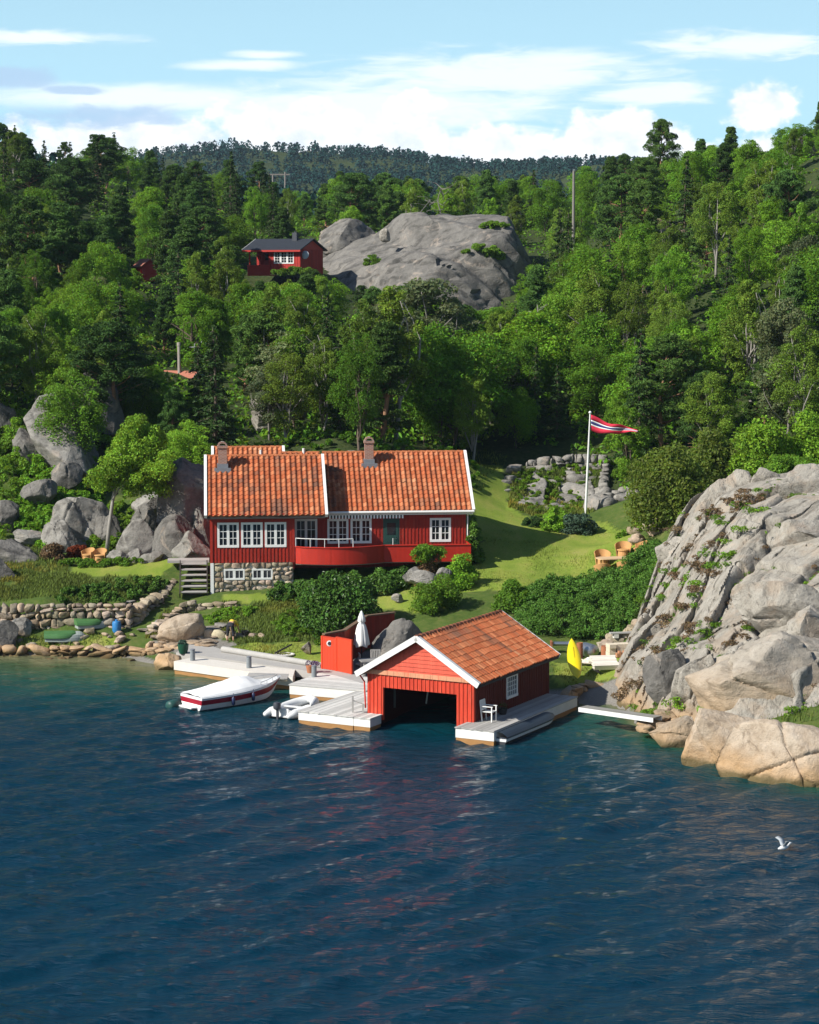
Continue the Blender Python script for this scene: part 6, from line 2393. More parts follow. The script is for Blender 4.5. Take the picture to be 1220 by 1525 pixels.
bpx('hill_rock', 630, 690, 470, 545, 188, 74, 'steep pale rock face showing between trees below the dome', m_rock, deep=.6, cuts=11, lo=.4)
bpx('hill_rock', 420, 460, 570, 612, 150, 75, 'sunlit whitish rock behind the house among birches', m_rock, deep=.7)
bpx('hill_rock', 372, 420, 582, 630, 149, 76, 'low pale rock ledge left of the whitish rock behind the house', m_rock, deep=.7, tilt=(0, R(-25), 0))
bpx('dome_rock', 474, 556, 331, 385, 268, 79, 'pale rock hump between the cabin chimney and the dome', m_rockd, deep=.9, cuts=4, lo=.65, rough=.14)
bpx('dome_rock', 566, 581, 341, 356, 257, 78, 'small round boulder perched on the rim of the dome', m_rock, cuts=3)

# ------------------------------------------------------------------ dry stone walls
def wall_line(name, pts, h, label, seed, smin=.3, smax=.6, th=.5, material=None, zf=None, batter=.0, cat='stone wall'):
    """pts: (x,y,z base) polyline -> rubble wall of separate stones"""
    o0 = Vector(pts[0])
    items = []
    rg = random.Random(seed)
    for i in range(len(pts) - 1):
        a, b_ = Vector(pts[i]), Vector(pts[i + 1])
        d = Vector((b_.x - a.x, b_.y - a.y, 0))
        L = d.length
        u_ = d.normalized()
        nrm = Vector((u_.y, -u_.x, 0))
        hh = h if not hasattr(h, '__len__') else (h[i] + h[i + 1]) / 2
        for x, z, hx, hz_ in stones_in([(0, L, 0, hh)], seed + i, smin, smax):
            p_ = a + u_ * x + Vector((0, 0, (b_.z - a.z) * x / L + z - .05)) - nrm * (batter * z) - o0
            hz2 = hz_ * rg.uniform(.95, 1.12)
            p_ += nrm * rg.uniform(-.05, .05)
            items.append(((p_.x, p_.y, p_.z), (hx * 1.08, th / 2 * rg.uniform(.8, 1.15), hz2 * 1.14), math.atan2(u_.y, u_.x)))
    o = stone_mesh(name, items, material or m_wall, None, seed)
    o.location = o0
    return tag(o, label, cat, kind='thing')


def heap(name, items, label, seed, material=None, cat='stones'):
    o0 = Vector(items[0][0])
    o = stone_mesh(name, [((Vector(c) - o0)[:], s, random.Random(seed + i).uniform(0, 3)) for i, (c, s) in enumerate(items)], material or m_wall, None, seed)
    o.location = o0
    return tag(o, label, cat)


def wp(px, py, z):
    return atz(px, py, z)


wall_line('shore_wall', [(-24.5, 118.7, .95), (-20, 118.75, .95), (-15.0, 118.9, .95)], 1.42, 'long rubble wall of tan stones holding the left grass bank', 3, .20, .62, .7)
wall_line('shaded_wall', [(-15.0, 118.9, 1.0), (-13.9, 121.2, 1.5), (-13.3, 124.0, 2.3)], [1.35, 1.0, .55], 'shaded end of the rubble wall turning back toward the steps', 7, .22, .6, .7)
wall_line('waterline_wall', [(-24.5, 116.05, -.3), (-19, 115.9, -.3), (-14.9, 115.5, -.3), (-12.4, 114.9, -.25)], .85, 'low wall of rusty tan stones along the left waterline', 11, .25, .95, .8, m_shore)
wall_line('garden_wall', [(-12.6, 120.0, 1.35), (-11.6, 120.15, 1.5), (-9.4, 119.7, 1.7)], [.95, .85, .5], 'low pale rubble wall below the stone cellar of the house', 13, .3, .6, .5)
wall_line('rubble_slope', [(-14.0, 117.9, .75), (-13.2, 118.9, 1.0), (-12.5, 119.9, 1.35)], [.5, .6, .8], 'stepped stones climbing left of the large tan boulder', 17, .3, .6, .6)
wall_line('border_stones', [(-10.9, 116.7, .75), (-9.2, 116.2, .72), (-7.6, 115.6, .75)], [.62, .5, .45], 'line of loose pale stones where the person is working', 19, .35, .7, .5)
wall_line('path_wall', [(-13.9, 116.0, .25), (-12.6, 115.4, .2), (-11.7, 114.9, .2)], .5, 'short tan stone edging beside the plant pot', 23, .35, .7, .6, m_shore)
kn = [(X(786, 148.6), 148.6, 6.9), (X(800, 148.3), 148.3, 6.95), (X(825, 148), 148, 7.0), (X(850, 148.5), 148.5, 7.05), (X(905, 148), 148, 7.1)]
wall_line('knoll_wall', kn, [.7, .9, 1.0, 1.0, 1.1], 'grey dry stone wall running along the top of the knoll', 29, .25, .7, .7, m_boul)
kd = [(X(904, 147.8), 147.8, 7.0), (X(901, 145), 145, 6.1), (X(898, 142.5), 142.5, 5.4), (X(902, 140.8), 140.8, 5.0)]
wall_line('knoll_wall', kd, [.9, .8, .8, .7], 'end of the stone wall coming down the knoll beside the flagpole', 31, .35, .75, .6, m_boul)
rg = random.Random(9)
it = []
for k in range(46):
    px, D = rg.uniform(880, 985), rg.uniform(139.5, 143.5)
    s = rg.uniform(.25, .62)
    it.append(((X(px, D), D, gz(X(px, D), D) + s * .4), (s * 1.2, s, s * .7)))
heap('tumbled_stones', it, 'tumbled grey stones below the wall right of the flagpole', 41, m_boul)
it = []
for k in range(34):
    px, D = rg.uniform(945, 998), rg.uniform(124.5, 128.5)
    s = rg.uniform(.15, .42)
    it.append(((X(px, D), D, gz(X(px, D), D) + s * .6), (s * 1.2, s, s * .8)))
heap('stone_heap', it, 'heap of pale stones between the golden table and the cliff', 43)
it = []
for k in range(60):
    px, D = rg.uniform(425, 640), rg.uniform(136.5, 141)
    s = rg.uniform(.15, .5)
    it.append(((X(px, D), D, gz(X(px, D), D) + s * .3), (s * 1.3, s, s * .6)))
heap('scattered_stones', it, 'scattered pale stones on the slope just above the house ridge', 45, m_boul)
it = []
for k in range(34):
    px, D = rg.uniform(752, 905), rg.uniform(140.5, 148.5)
    s = rg.uniform(.15, .55) * (1.3 if px < 790 else 1)
    it.append(((X(px, D), D, gz(X(px, D), D) + s * .2), (s * 1.4, s, s * .6)))
heap('bank_stones', it, 'half-buried grey stones over the grassy bank behind the flagpole', 46, m_boul)
it = []
for k in range(40):
    s = rg.uniform(.10, .30)
    px, py = rg.uniform(20, 215), rg.uniform(944, 962)
    p_ = wp(px, py, .8)
    it.append(((p_.x, p_.y, gz(p_.x, p_.y) + s * .3), (s * 1.4, s, s * .6)))
heap('beach_stones', it, 'loose flat stones on the grass strip above the left waterline', 47)
it = []
for k in range(26):
    s = rg.uniform(.18, .5)
    q = rg.random()
    px = 965 + 260 * q
    D = np.interp(px, [960, 1000, 1080, 1225], [97.5, 95.3, 90.2, 85.6]) + rg.uniform(-.2, .5)
    it.append(((X(px, D), D, rg.uniform(-.12, .15)), (s * 1.4, s, s * .7)))
heap('waterline_stones', it, 'small stones lying along the right waterline', 49, m_shore)
it = []
for k in range(20):
    s = rg.uniform(.18, .42)
    px, py = rg.uniform(955, 1010), rg.uniform(1066, 1082)
    p_ = wp(px, py, .6)
    it.append(((p_.x, p_.y, .35 + rg.uniform(0, .35)), (s * 1.3, s, s * .55)))
heap('landing_stones', it, 'flat grey stones stacked at the shore end of the gangway', 51, m_boul)
it = []
for k in range(22):
    s = rg.uniform(.12, .40)
    px, py = rg.uniform(900, 968), rg.uniform(926, 948)
    D = 111.5 + rg.uniform(-.8, .8)
    it.append(((X(px, D), D, gz(X(px, D), D) + s * .5), (s * 1.3, s, s * .7)))
heap('rubble', it, 'pale rubble at the foot of the dark hedge by the cliff', 53)
wall_line('quay_stones', [(bpt(5.9, 8.3).x, bpt(5.9, 8.3).y, -.2), (8.4, 104.3, -.2), (10.2, 104.2, -.2)], .95, 'shaded stone edge of the grass patch above the gravel beach', 55, .4, .8, .5, m_boul)
# paved path to the steps
it = []
for k in range(120):
    px, py = rg.uniform(188, 335), rg.uniform(926, 957)
    t_ = (px - 188) / 147
    yc = 950 - 14 * (1 - t_) ** 2 * 1.3 + 2
    if abs(py - yc) > 8.5:
        continue
    p_ = wp(px, py, .85)
    z = gz(p_.x, p_.y)
    it.append(((p_.x, p_.y, z + .03), (rg.uniform(.2, .42), rg.uniform(.25, .5), .07)))
o = heap('paved_path', it, 'path of flat grey slabs from the quay toward the wooden steps', 57, m_boul, 'path')
o['kind'] = 'structure'
# wooden steps by the cellar
stp = empty('wooden_steps', (-12.0, 122.2, 2.3), 'dark weathered wooden steps climbing beside the stone cellar', 'steps', rz=YAW)
for k in range(6):
    m_ = MB(T(0, k * .42, k * .26))
    m_.box(-.72, .72, -.02, .40, .14, .2)
    m_.build('tread', m_grey_wood, stp)
m_ = MB()
for x in (-.78, .73):
    m_.bar((x, -.1, 0), (x, 2.4, 1.55), .06, .3)
m_.box(-.7, .7, .5, 2.5, -.3, .1)
m_.build('stringers', m_dark, stp)
m_ = MB(T(0, 2.5, 1.62))
m_.box(-1.5, .85, 0, 1.1, -.12, .02)
m_.build('landing', m_grey_wood, stp)

# ------------------------------------------------------------------ red screens, fence and sitting place
m_screen = simple('orange_red_paint', (.56, .045, .012), .5, var=.08, attr=True)
s0, s1, s2 = Vector(atz(479, 996, .66)), Vector(atz(501, 999.5, .66)), Vector(atz(524, 1004.5, .66))
sc = empty('red_screen', s0, 'two tall bright red board panels beside the folded parasol', 'screen')
for i, (a, b_) in enumerate(((s0, s1), (s1, s2))):
    d = b_ - a
    L = d.length
    M_ = Matrix.Translation(a - s0) @ Matrix.Rotation(math.atan2(d.y, d.x), 4, 'Z')
    m_ = MB(M_)
    hh = 1.62 if i == 0 else 1.68
    k = 5 if i == 0 else 1
    for q in range(k):
        s = RNG.uniform(.94, 1.04)
        m_.box(L * q / k + .002, L * (q + 1) / k - .004, 0, .05, .02, hh, (s, s, s))
    m_.box(-.02, .06, -.02, .07, 0, hh + .03)
    m_.box(L - .06, L + .01, -.025, .075, 0, hh + .035)
    m_.box(0, L, -.015, .065, hh, hh + .04, (.8, .8, .8))
    m_.build('panel', m_screen, sc)
m_ = MB(Matrix.Translation((s0 * .45 + s1 * .55) - s0 + Vector((0, -.03, 1.34))) @ Matrix.Rotation(R(90), 4, 'X'))
m_.lathe([(.13, -.02), (.15, .02), (.10, .03)], n=18)
m_.build('porthole', m_white, sc)
m_ = MB(Matrix.Translation((s0 * .45 + s1 * .55) - s0 + Vector((0, -.055, 1.34))) @ Matrix.Rotation(R(90), 4, 'X'))
m_.lathe([(.09, -.01), (.09, .02)], n=18)
m_.build('porthole_glass', m_glass, sc)
fpts = [Vector((s0.x + .1, s0.y + .1, .6)), Vector((X(512, 109.2), 109.2, .65)), Vector((X(530, 111.0), 111.0, .75)), Vector((X(545, 112.6), 112.6, .85)), Vector((X(588, 113.4), 113.4, .9))]
fn = empty('board_fence', fpts[0], 'dark red board fence curving round the sitting place', 'fence')
m_ = MB(Matrix.Translation(-fpts[0]))
cp = MB(Matrix.Translation(-fpts[0]))
for i in range(len(fpts) - 1):
    a, b_ = fpts[i], fpts[i + 1]
    L = (b_ - a).length
    k = max(1, round(L / .16))
    for q in range(k):
        s = RNG.uniform(.7, 1.0)
        p0, p1 = a.lerp(b_, q / k), a.lerp(b_, (q + .94) / k)
        m_.bar(p0 + Vector((0, 0, .86)), p1 + Vector((0, 0, .86)), .04, 1.75, col=(s, s, s))
    cp.bar(a + Vector((0, 0, 1.78)), b_ + Vector((0, 0, 1.78)), .22, .06)
m_.build('boards', m_redwall, fn)
cp.build('cap_rail', simple('brown_cap', (.16, .10, .06), .8), fn)

um = empty('folded_parasol', (X(538, 109.6), 109.6, .62), 'tall folded white parasol standing in the sitting place', 'parasol')
m_ = MB()
m_.lathe([(.03, 0), (.03, 2.65), (.015, 2.75)], n=8)
m_.build('pole', m_dark, um)
m_ = MB()
prof = [(.34, .95), (.36, 1.0), (.33, 1.3), (.26, 1.75), (.20, 2.0), (.12, 2.12), (.19, 2.2), (.15, 2.4), (.06, 2.66), (.01, 2.74)]
n = 24
vs, fs = [], []
for j, (r, z) in enumerate(prof):
    for k in range(n):
        a = 6.283 * k / n
        rr = r * (1 + .16 * math.cos(a * 8 + j * .3))
        vs.append((rr * math.cos(a), rr * math.sin(a), z + (.05 * math.cos(a * 4) if j < 2 else 0)))
for j in range(len(prof) - 1):
    for k in range(n):
        fs.append((j * n + k, j * n + (k + 1) % n, (j + 1) * n + (k + 1) % n, (j + 1) * n + k))
m_.add(vs, fs)
m_.build('canopy', simple('white_canvas', (.74, .74, .71), .85, var=.08), um, smooth=True)
m_ = MB()
m_.lathe([(.3, 0), (.3, .06), (.08, .1)], n=14)
m_.build('base', m_conc, um)

tbx = empty('outdoor_table', (X(568, 106.9), 106.9, .62), 'grey plank table in the shade between red screen and boathouse', 'table', rz=R(14))
m_ = MB()
for k in range(6):
    s = RNG.uniform(.8, 1.1)
    m_.box(-1.1, 1.1, -.48 + k * .16, -.33 + k * .16, .70, .745, (s * .75, s * .75, s * .75))
m_.build('tabletop', m_grey_wood, tbx)
for x in (-.95, .95):
    for y in (-.38, .38):
        m_ = MB()
        m_.box(x - .04, x + .04, y - .04, y + .04, 0, .7)
        m_.build('leg', m_grey_wood, tbx)


def slat_chair(loc, rz, label, material, group=None, arms=False, s=1.0):
    o = empty('slatted_chair' if not arms else 'armchair', loc, label, 'chair', group, rz)
    m_ = MB()
    for k in range(5):
        m_.box(-.24 * s, .24 * s, -.24 + k * .1, -.15 + k * .1, .42, .45)
    m_.build('seat', material, o)
    m_ = MB()
    for k in range(6):
        x = -.21 + k * .084
        m_.bar((x, .25, .5), (x, .34, .88), .05, .02, (0, 1, 0))
    m_.bar((-.25, .345, .90), (.25, .345, .90), .03, .07)
    m_.bar((-.25, .25, .52), (.25, .25, .52), .03, .05)
    m_.build('backrest', material, o)
    for x in (-.23, .23):
        m_ = MB()
        m_.bar((x, -.22, 0), (x, -.22, .66 if arms else .43), .045, .045, (0, 1, 0))
        m_.build('leg', material, o)
        m_ = MB()
        m_.bar((x, .24, 0), (x, .345, .9), .045, .045, (0, 1, 0))
        m_.build('leg', material, o)
        if arms:
            m_ = MB()
            m_.bar((x, -.27, .67), (x, .30, .67), .065, .03)
            m_.build('armrest', material, o)
    return o


slat_chair((X(545, 107.6), 107.6, .62), R(100), 'shaded slatted chair at the left end of the grey table', m_grey_wood, 'chairs of the shaded sitting place')
slat_chair((X(560, 108.3), 108.3, .62), R(8), 'shaded slatted chair behind the grey table under the parasol', m_grey_wood, 'chairs of the shaded sitting place')
slat_chair((X(588, 107.9), 107.9, .62), R(-10), 'pale slatted chair behind the grey table next to the smooth rock', m_teak, 'chairs of the shaded sitting place')
# white armchair on the side dock
wc_ = bpt(5.75, .62, .64)
slat_chair(wc_, R(-62) + R(180) - R(55), 'white wooden armchair alone on the dock by the boathouse corner', m_white, arms=True)
wcp = bpt(5.62, 2.25, .64)
pp = empty('flower_tub', wcp, 'dark flower tub against the shaded boathouse wall', 'plant pot')
m_ = MB()
m_.lathe([(.15, 0), (.21, .26), (.20, .28), (.17, .25)], n=14)
m_.build('tub', m_dark, pp)
rng = np.random.default_rng(3)
V, F, c = lobes_to_leaves(np.array([[0, 0, .34, .2]]), 90, .08, rng)
mesh_np('plant', V, F, ml_dark, pp, c)


# ------------------------------------------------------------------ tub chairs and table on the lawn
def tub_chair(loc, rz, label, group, s=1.0):
    o = empty('tub_chair', loc, label, 'chair', group, rz)
    o.scale = (s, s, s)
    m_ = MB()
    n = 18
    vs, fs = [], []
    for k in range(n + 1):
        a = R(-20) + R(220) * k / n
        hh = .62 + .20 * math.sin(math.pi * k / n) ** 1.2
        for r, z in ((.30, .06), (.36, .45), (.40, hh), (.435, hh - .01), (.39, .45), (.33, .06)):
            vs.append((r * math.cos(a), r * math.sin(a), z))
    for k in range(n):
        for j in range(6):
            fs.append((k * 6 + j, (k + 1) * 6 + j, (k + 1) * 6 + (j + 1) % 6, k * 6 + (j + 1) % 6))
    fs.append((0, 1, 2, 3, 4, 5)[::-1])
    fs.append(tuple(n * 6 + j for j in range(6)))
    m_.add(vs, fs)
    m_.build('barrel_back', m_teak, o, smooth=True, auto=40)
    m_ = MB()
    m_.lathe([(.31, .38), (.33, .40), (.33, .44), (.30, .46)], n=18)
    m_.build('seat', m_teak, o)
    m_ = MB()
    m_.lathe([(.26, 0), (.29, .10), (.27, .38)], n=18)
    m_.build('base', m_teak, o)
    return o


GT = Vector((X(916, 122.9), 122.9, gz(X(916, 122.9), 122.9)))
gtb = empty('golden_table', GT, 'round-edged golden wooden table behind the dark hedge', 'table', rz=R(12))
m_ = MB()
pts = [(1.0 * math.copysign(abs(math.cos(a)) ** .6, math.cos(a)), .55 * math.copysign(abs(math.sin(a)) ** .6, math.sin(a))) for a in [6.283 * k / 28 for k in range(28)]]
m_.prism(pts, .70, .75)
m_.build('tabletop', simple('sunbleached_teak', (.60, .42, .24), .6, var=.1), gtb)
for x in (-.7, .7):
    for y in (-.32, .32):
        m_ = MB()
        m_.bar((x, y, 0), (x * .9, y * .9, .7), .07, .07, (0, 1, 0))
        m_.build('leg', m_teak, gtb)
for dx, dy, rz, lb in ((-.55, .95, 5, 'tub chair behind the left half of the golden table'), (.62, 1.0, -8, 'tub chair behind the right half of the golden table'), (-.72, -.85, 185, 'tub chair in front of the left half of the golden table'),
                       (.55, -.95, 172, 'tub chair in front of the right half of the golden table'), (1.45, -.1, -80, 'tub chair at the right end of the golden table by the stones')):
    q = GT + Vector((dx, dy, 0))
    q.z = gz(q.x, q.y)
    tub_chair(q, R(rz), lb, 'tub chairs round the golden table', 1.12)
for px, D, rz, lb in ((128, 127.6, -35, 'left wicker tub chair beside the rust-red bush'), (146, 127.4, -15, 'right wicker tub chair beside the pointed grey rock')):
    x = X(px, D)
    tub_chair((x, D, gz(x, D) + .06), R(rz), lb, 'wicker chairs on the left lawn', .98)

# ------------------------------------------------------------------ flagpole and pennant
fp = Vector((X(873, 138.6), 138.6, gz(X(873, 138.6), 138.6)))
ftop = at(879, 616, 138.6)
pole = empty('flagpole', fp, 'tall white flagpole in front of the knoll', 'flagpole')
m_ = MB(Matrix.Translation(-fp))
m_.tube([fp - Vector((0, 0, .2)), fp.lerp(ftop, .5), ftop], [.085, .07, .045], 10)
m_.build('pole', m_white, pole, smooth=True, auto=50)
m_ = MB(Matrix.Translation(ftop - fp))
m_.lathe([(.02, -.02), (.09, .03), (.10, .08), (.06, .15), (.01, .17)], n=12)
m_.build('finial', m_white, pole, smooth=True)
# streaming pennant: red with white-blue-white band, forked end
pn = MB()
nx, L = 34, 2.95
ftp = ftop - Vector((0, 0, .25))
bands = [(-1.0, -.34, (.55, .02, .05)), (-.34, -.16, (.8, .8, .8)), (-.16, .16, (.02, .03, .16)), (.16, .34, (.8, .8, .8)), (.34, 1.0, (.55, .02, .05))]
for x0, x1, ccol in bands:
    vs, fs = [], []
    for k in range(nx + 1):
        s = k / nx
        hh = .44 * (1 - s) ** .8 + .05
        cz = -.52 - .62 * s ** .9 - .10 * math.sin(s * 5.0)
        for e in (x0, x1):
            y = .16 * math.sin(s * 11 + e * .9) * (.3 + s)
            vs.append((L * s, y, cz - e * hh - .05 * math.sin(s * 13) * e))
    for k in range(nx):
        fs.append((k * 2, k * 2 + 2, k * 2 + 3, k * 2 + 1))
    pn.add(vs, fs, ccol)
po = pn.build('pennant', simple('flag_cloth', (1, 1, 1), .8, var=.05, bump=0, attr=True), None, smooth=True)
po.location = ftp + Vector((.06, 0, .22))
po.rotation_euler = (0, 0, R(-8))
sm = po.modifiers.new('thick', 'SOLIDIFY')
sm.thickness = .012
tag(po, 'long red pennant with white and blue stripes streaming from the flagpole', 'flag')

# ------------------------------------------------------------------ boats
m_gel = simple('white_gelcoat', (.78, .78, .76), .25, var=.04, bump=0, attr=True, spec=.5)
m_canvas = simple('white_boat_cover', (.80, .80, .78), .7, var=.05, scale=4, bump=.25, bscale=5, attr=True)


def hull_loft(mb, L, B, sheer0, sheer1, cols, keel=-.28, full=.36, n=22, pw=2.3, stern=.9):
    """x 0..L stern to bow; rings keel-chine-stripe-stripe-gunwale both sides; cols for the strips"""
    rings = []
    for k in range(n + 1):
        s = k / n
        bm_ = B / 2 * (stern + (1 - stern) * min(1, s / full) if s < full else max(.02, (1 - ((s - full) / (1 - full)) ** pw)))
        sh = sheer0 + (sheer1 - sheer0) * s ** 2
        kz = keel + (sh * .85 - keel) * max(0, (s - .72) / .28) ** 2.0
        x = L * s * (1.0)
        half = [(0, kz), (bm_ * .78, kz + (sh - kz) * .30), (bm_ * .93, kz + (sh - kz) * .58), (bm_ * .99, kz + (sh - kz) * .84), (bm_, sh)]
        rake = [0 if s < .8 else -(s - .8) * L * .20 * (1 - (z - kz) / max(sh - kz, .01)) for _, z in half]
        rings.append([(x + r, -y, z) for (y, z), r in zip(half, rake)] + [(x + r, y, z) for (y, z), r in list(zip(half, rake))[1:]])
    for k in range(n):
        for side in (0, 1):
            idx = [0, 1, 2, 3, 4] if side == 0 else [0, 5, 6, 7, 8]
            for j in range(4):
                a, b_ = idx[j], idx[j + 1]
                q = [rings[k][a], rings[k + 1][a], rings[k + 1][b_], rings[k][b_]]
                mb.add(q, [(0, 1, 2, 3) if side == 0 else (3, 2, 1, 0)], cols[j])
    for j in range(4):
        i0, i1 = [0, 1, 2, 3, 4][j:j + 2]
        k0, k1 = [0, 5, 6, 7, 8][j:j + 2]
        mb.add([rings[0][i0], rings[0][i1], rings[0][k1], rings[0][k0]], [(0, 1, 2, 3)], cols[j])
    return rings


bst = Vector((-10.15, 101.5, 0))
bd = Vector((3.9, 3.3, 0)).normalized()
BLn = 5.2
boat = empty('speedboat', bst, 'white speedboat with red stripe under a white canvas cover', 'boat', rz=math.atan2(bd.y, bd.x))
m_ = MB()
rings = hull_loft(m_, BLn, 1.95, .60, .88, [(1, 1, 1), (1, 1, 1), (.36, .012, .03), (.85, .85, .9)])
m_.build('hull', m_gel, boat, smooth=True, auto=35)
# foredeck
m_ = MB()
for k in range(14, 22):
    a, b_ = rings[k], rings[k + 1]
    mid = lambda r: ((r[4][0]), 0, r[4][2] + .07)
    m_.add([a[4], b_[4], mid(b_), mid(a)], [(0, 1, 2, 3)], (1, 1, 1))
    m_.add([a[8], b_[8], mid(b_), mid(a)], [(3, 2, 1, 0)], (1, 1, 1))
m_.build('foredeck', m_gel, boat, smooth=True)
m_ = MB()
rows_ = []
N, Kc = 24, 14
for k in range(N + 1):
    s = k / N * .76
    f = s * 22
    i = min(int(f), 21)
    w_ = f - i
    r4 = Vector(rings[i][4]).lerp(Vector(rings[i + 1][4]), w_)
    by, bz = -r4.y, r4.z
    rh = np.interp(s, [0, .04, .25, .50, .58, .76], [.05, .16, .34, .50, .48, .07])
    row = []
    for j in range(Kc + 1):
        t_ = -1 + 2 * j / Kc
        sag = .03 * math.sin(k * 1.3 + j)
        prof_ = (1 - abs(t_) ** 1.35)
        row.append((r4.x - (.03 if k == 0 else 0), t_ * (by + .03), bz - .06 * (abs(t_) > .98) + .02 + rh * prof_ + sag * prof_ * .8))
    rows_.append(row)
for k in range(N):
    for j in range(Kc):
        m_.add([rows_[k][j], rows_[k + 1][j], rows_[k + 1][j + 1], rows_[k][j + 1]], [(0, 1, 2, 3)], (1, 1, 1))
m_.build('canvas_cover', m_canvas, boat, smooth=True)
m_ = MB()
m_.box(-.35, .02, -.5, .5, .06, .12, (1, 1, 1))
m_.build('bathing_platform', m_gel, boat)
m_ = MB(Matrix.Translation((-.28, .95, .05)) @ Matrix.Rotation(R(18), 4, 'Z') @ Matrix.Rotation(R(90), 4, 'Y'))
m_.lathe([(.1, -.45), (.24, -.4), (.26, 0), (.24, .45), (.1, .5)], n=14)
o = m_.build('mooring_float', simple('dark_green_plastic', (.02, .07, .06), .45), None, smooth=True)
o.matrix_world = boat.matrix_basis if False else Matrix.Translation(bst) @ Matrix.Rotation(math.atan2(bd.y, bd.x), 4, 'Z')
tag(o, 'dark green cylindrical float at the stern of the speedboat', 'float')
m_ = MB()
for sg in (1, -1):
    pts = [(rings[k][4][0] - .05, sg * (-rings[k][4][1] - .06), rings[k][4][2] + .16) for k in (15, 17, 19, 21)]
    m_.tube(pts, .014, 5)
    for k in (15, 17, 19, 21):
        r4 = rings[k][4]
        m_.tube([(r4[0] - .05, sg * (-r4[1] - .06), r4[2]), (r4[0] - .05, sg * (-r4[1] - .06), r4[2] + .16)], .012, 5)
m_.build('bow_rail', m_metal, boat)
for k in (7, 12):
    r4 = rings[k][4]
    m_ = MB(Matrix.Translation((r4[0], r4[1] - .09, r4[2] - .35)))
    m_.lathe([(.02, -.2), (.08, -.16), (.085, .14), (.02, .2), (.015, .36)], n=10)
    m_.build('fender', simple('navy_fender', (.02, .03, .09), .4), boat, smooth=True)
# mooring line
m_ = MB()
pa = bst + bd * (BLn - .2) + Vector((0, 0, .9))
pb = atz(428, 1014, .68)
m_.tube([pa, pa.lerp(pb, .5) - Vector((0, 0, .12)), pb], .018, 5)
tag(m_.build('mooring_rope', simple('rope', (.5, .42, .28), .9)), 'thin rope from the speedboat bow to the dock', 'rope')

# inflatable dinghy
dst = Vector((-5.95, 98.9, 0))
dd_ = Vector((1.75, 3.2, 0)).normalized()
dg = empty('inflatable_dinghy', dst, 'small white inflatable dinghy between speedboat and plank dock', 'dinghy', rz=math.atan2(dd_.y, dd_.x))
m_inf = simple('white_hypalon', (.72, .72, .70), .5, var=.06, bump=.03, attr=True)
m_ = MB()
pts = [(-.15, .62, .20), (.4, .63, .22), (1.6, .63, .24), (2.3, .52, .30), (2.75, .26, .38), (2.9, 0, .42), (2.75, -.26, .38), (2.3, -.52, .30), (1.6, -.63, .24), (.4, -.63, .22), (-.15, -.62, .20)]
m_.tube(pts, [.10, .21, .22, .22, .21, .21, .21, .22, .22, .21, .10], 14)
m_.build('tube', m_inf, dg, smooth=True)
m_ = MB()
for s in (1, -1):
    m_.tube([(.3, s * .845, .24), (1.6, s * .855, .26), (2.3, s * .73, .32), (2.8, s * .42, .40)], .025, 6)
m_.build('rubbing_strake', simple('grey_strake', (.10, .11, .13), .6), dg)
m_ = MB()
m_.box(.1, 2.4, -.45, .45, .08, .13, (.75, .75, .75))
m_.box(.14, .2, -.45, .45, .1, .48, (.9, .9, .9))
m_.box(1.2, 1.42, -.46, .46, .34, .38, (.95, .95, .95))
m_.build('floor_and_transom', m_inf, dg)
ob = MB()
ob.M = Matrix.Translation((-.06, 0, 0))
ob.box(-.04, .04, -.05, .05, -.3, .5)
ob.lathe([(.10, .46), (.17, .52), (.18, .68), (.15, .78), (.05, .82)], (-.04, 0, 0), 12)
ob.bar((0, 0, .6), (.5, .1, .66), .03, .03)
ob.build('outboard_motor', simple('motor_grey', (.045, .05, .06), .4), dg, smooth=True, auto=40)

# slim covered boat along the shaded dock
sk = bpt(6.95, -.95, 0)
sk_o = empty('covered_skiff', sk, 'long slim boat under dark cover moored along the shaded dock', 'boat', rz=R(90) - BA)
m_ = MB()
rr = hull_loft(m_, 5.6, .9, .34, .36, [(.05, .05, .05), (.06, .06, .07), (.9, .9, .9), (.05, .06, .08)], keel=-.12, stern=.85, full=.75, pw=2.6)
m_.build('hull', m_gel, sk_o, smooth=True, auto=35)
m_ = MB()
for k in range(22):
    for j in range(8):
        q = []
        for kk, jj in ((k, j), (k + 1, j), (k + 1, j + 1), (k, j + 1)):
            r4 = rr[kk][4]
            t_ = -1 + jj / 4
            q.append((r4[0], t_ * (-r4[1] + .03), r4[2] + .01 + (1 - t_ * t_) * .20 * min(1, (22 - kk) / 3 + .2)))
        m_.add(q, [(0, 1, 2, 3)])
m_.build('dark_cover', simple('dark_tarpaulin', (.030, .042, .055), .45, var=.15, bump=.2, bscale=4), sk_o, smooth=True)

# kayak leaning by the boathouse
ka, kb = Vector((X(863, 103.9), 103.9, .78)), Vector(at(851, 957, 106.9))
ky = MB()
n = 20
vs, fs = [], []
ax = (kb - ka)
u_ = ax.normalized()
side = u_.cross(Vector((0, 0, 1))).normalized()
up_ = side.cross(u_).normalized()
for k in range(n + 1):
    s = k / n
    w_ = .34 * max(.01, math.sin(math.pi * s)) ** .6
    hh = .15 * max(.03, math.sin(math.pi * s)) ** .5
    for q in range(10):
        a = 6.283 * q / 10
        rk = .10 * (abs(s - .5) * 2) ** 3
        vs.append(ka + ax * s + side * (w_ * math.cos(a)) + up_ * (hh * math.sin(a) + rk + .12 - (.05 * math.cos(a * 2) * 0)) - ka)
for k in range(n):
    for q in range(10):
        fs.append((k * 10 + q, k * 10 + (q + 1) % 10, (k + 1) * 10 + (q + 1) % 10, (k + 1) * 10 + q))
ky.add(vs, fs)
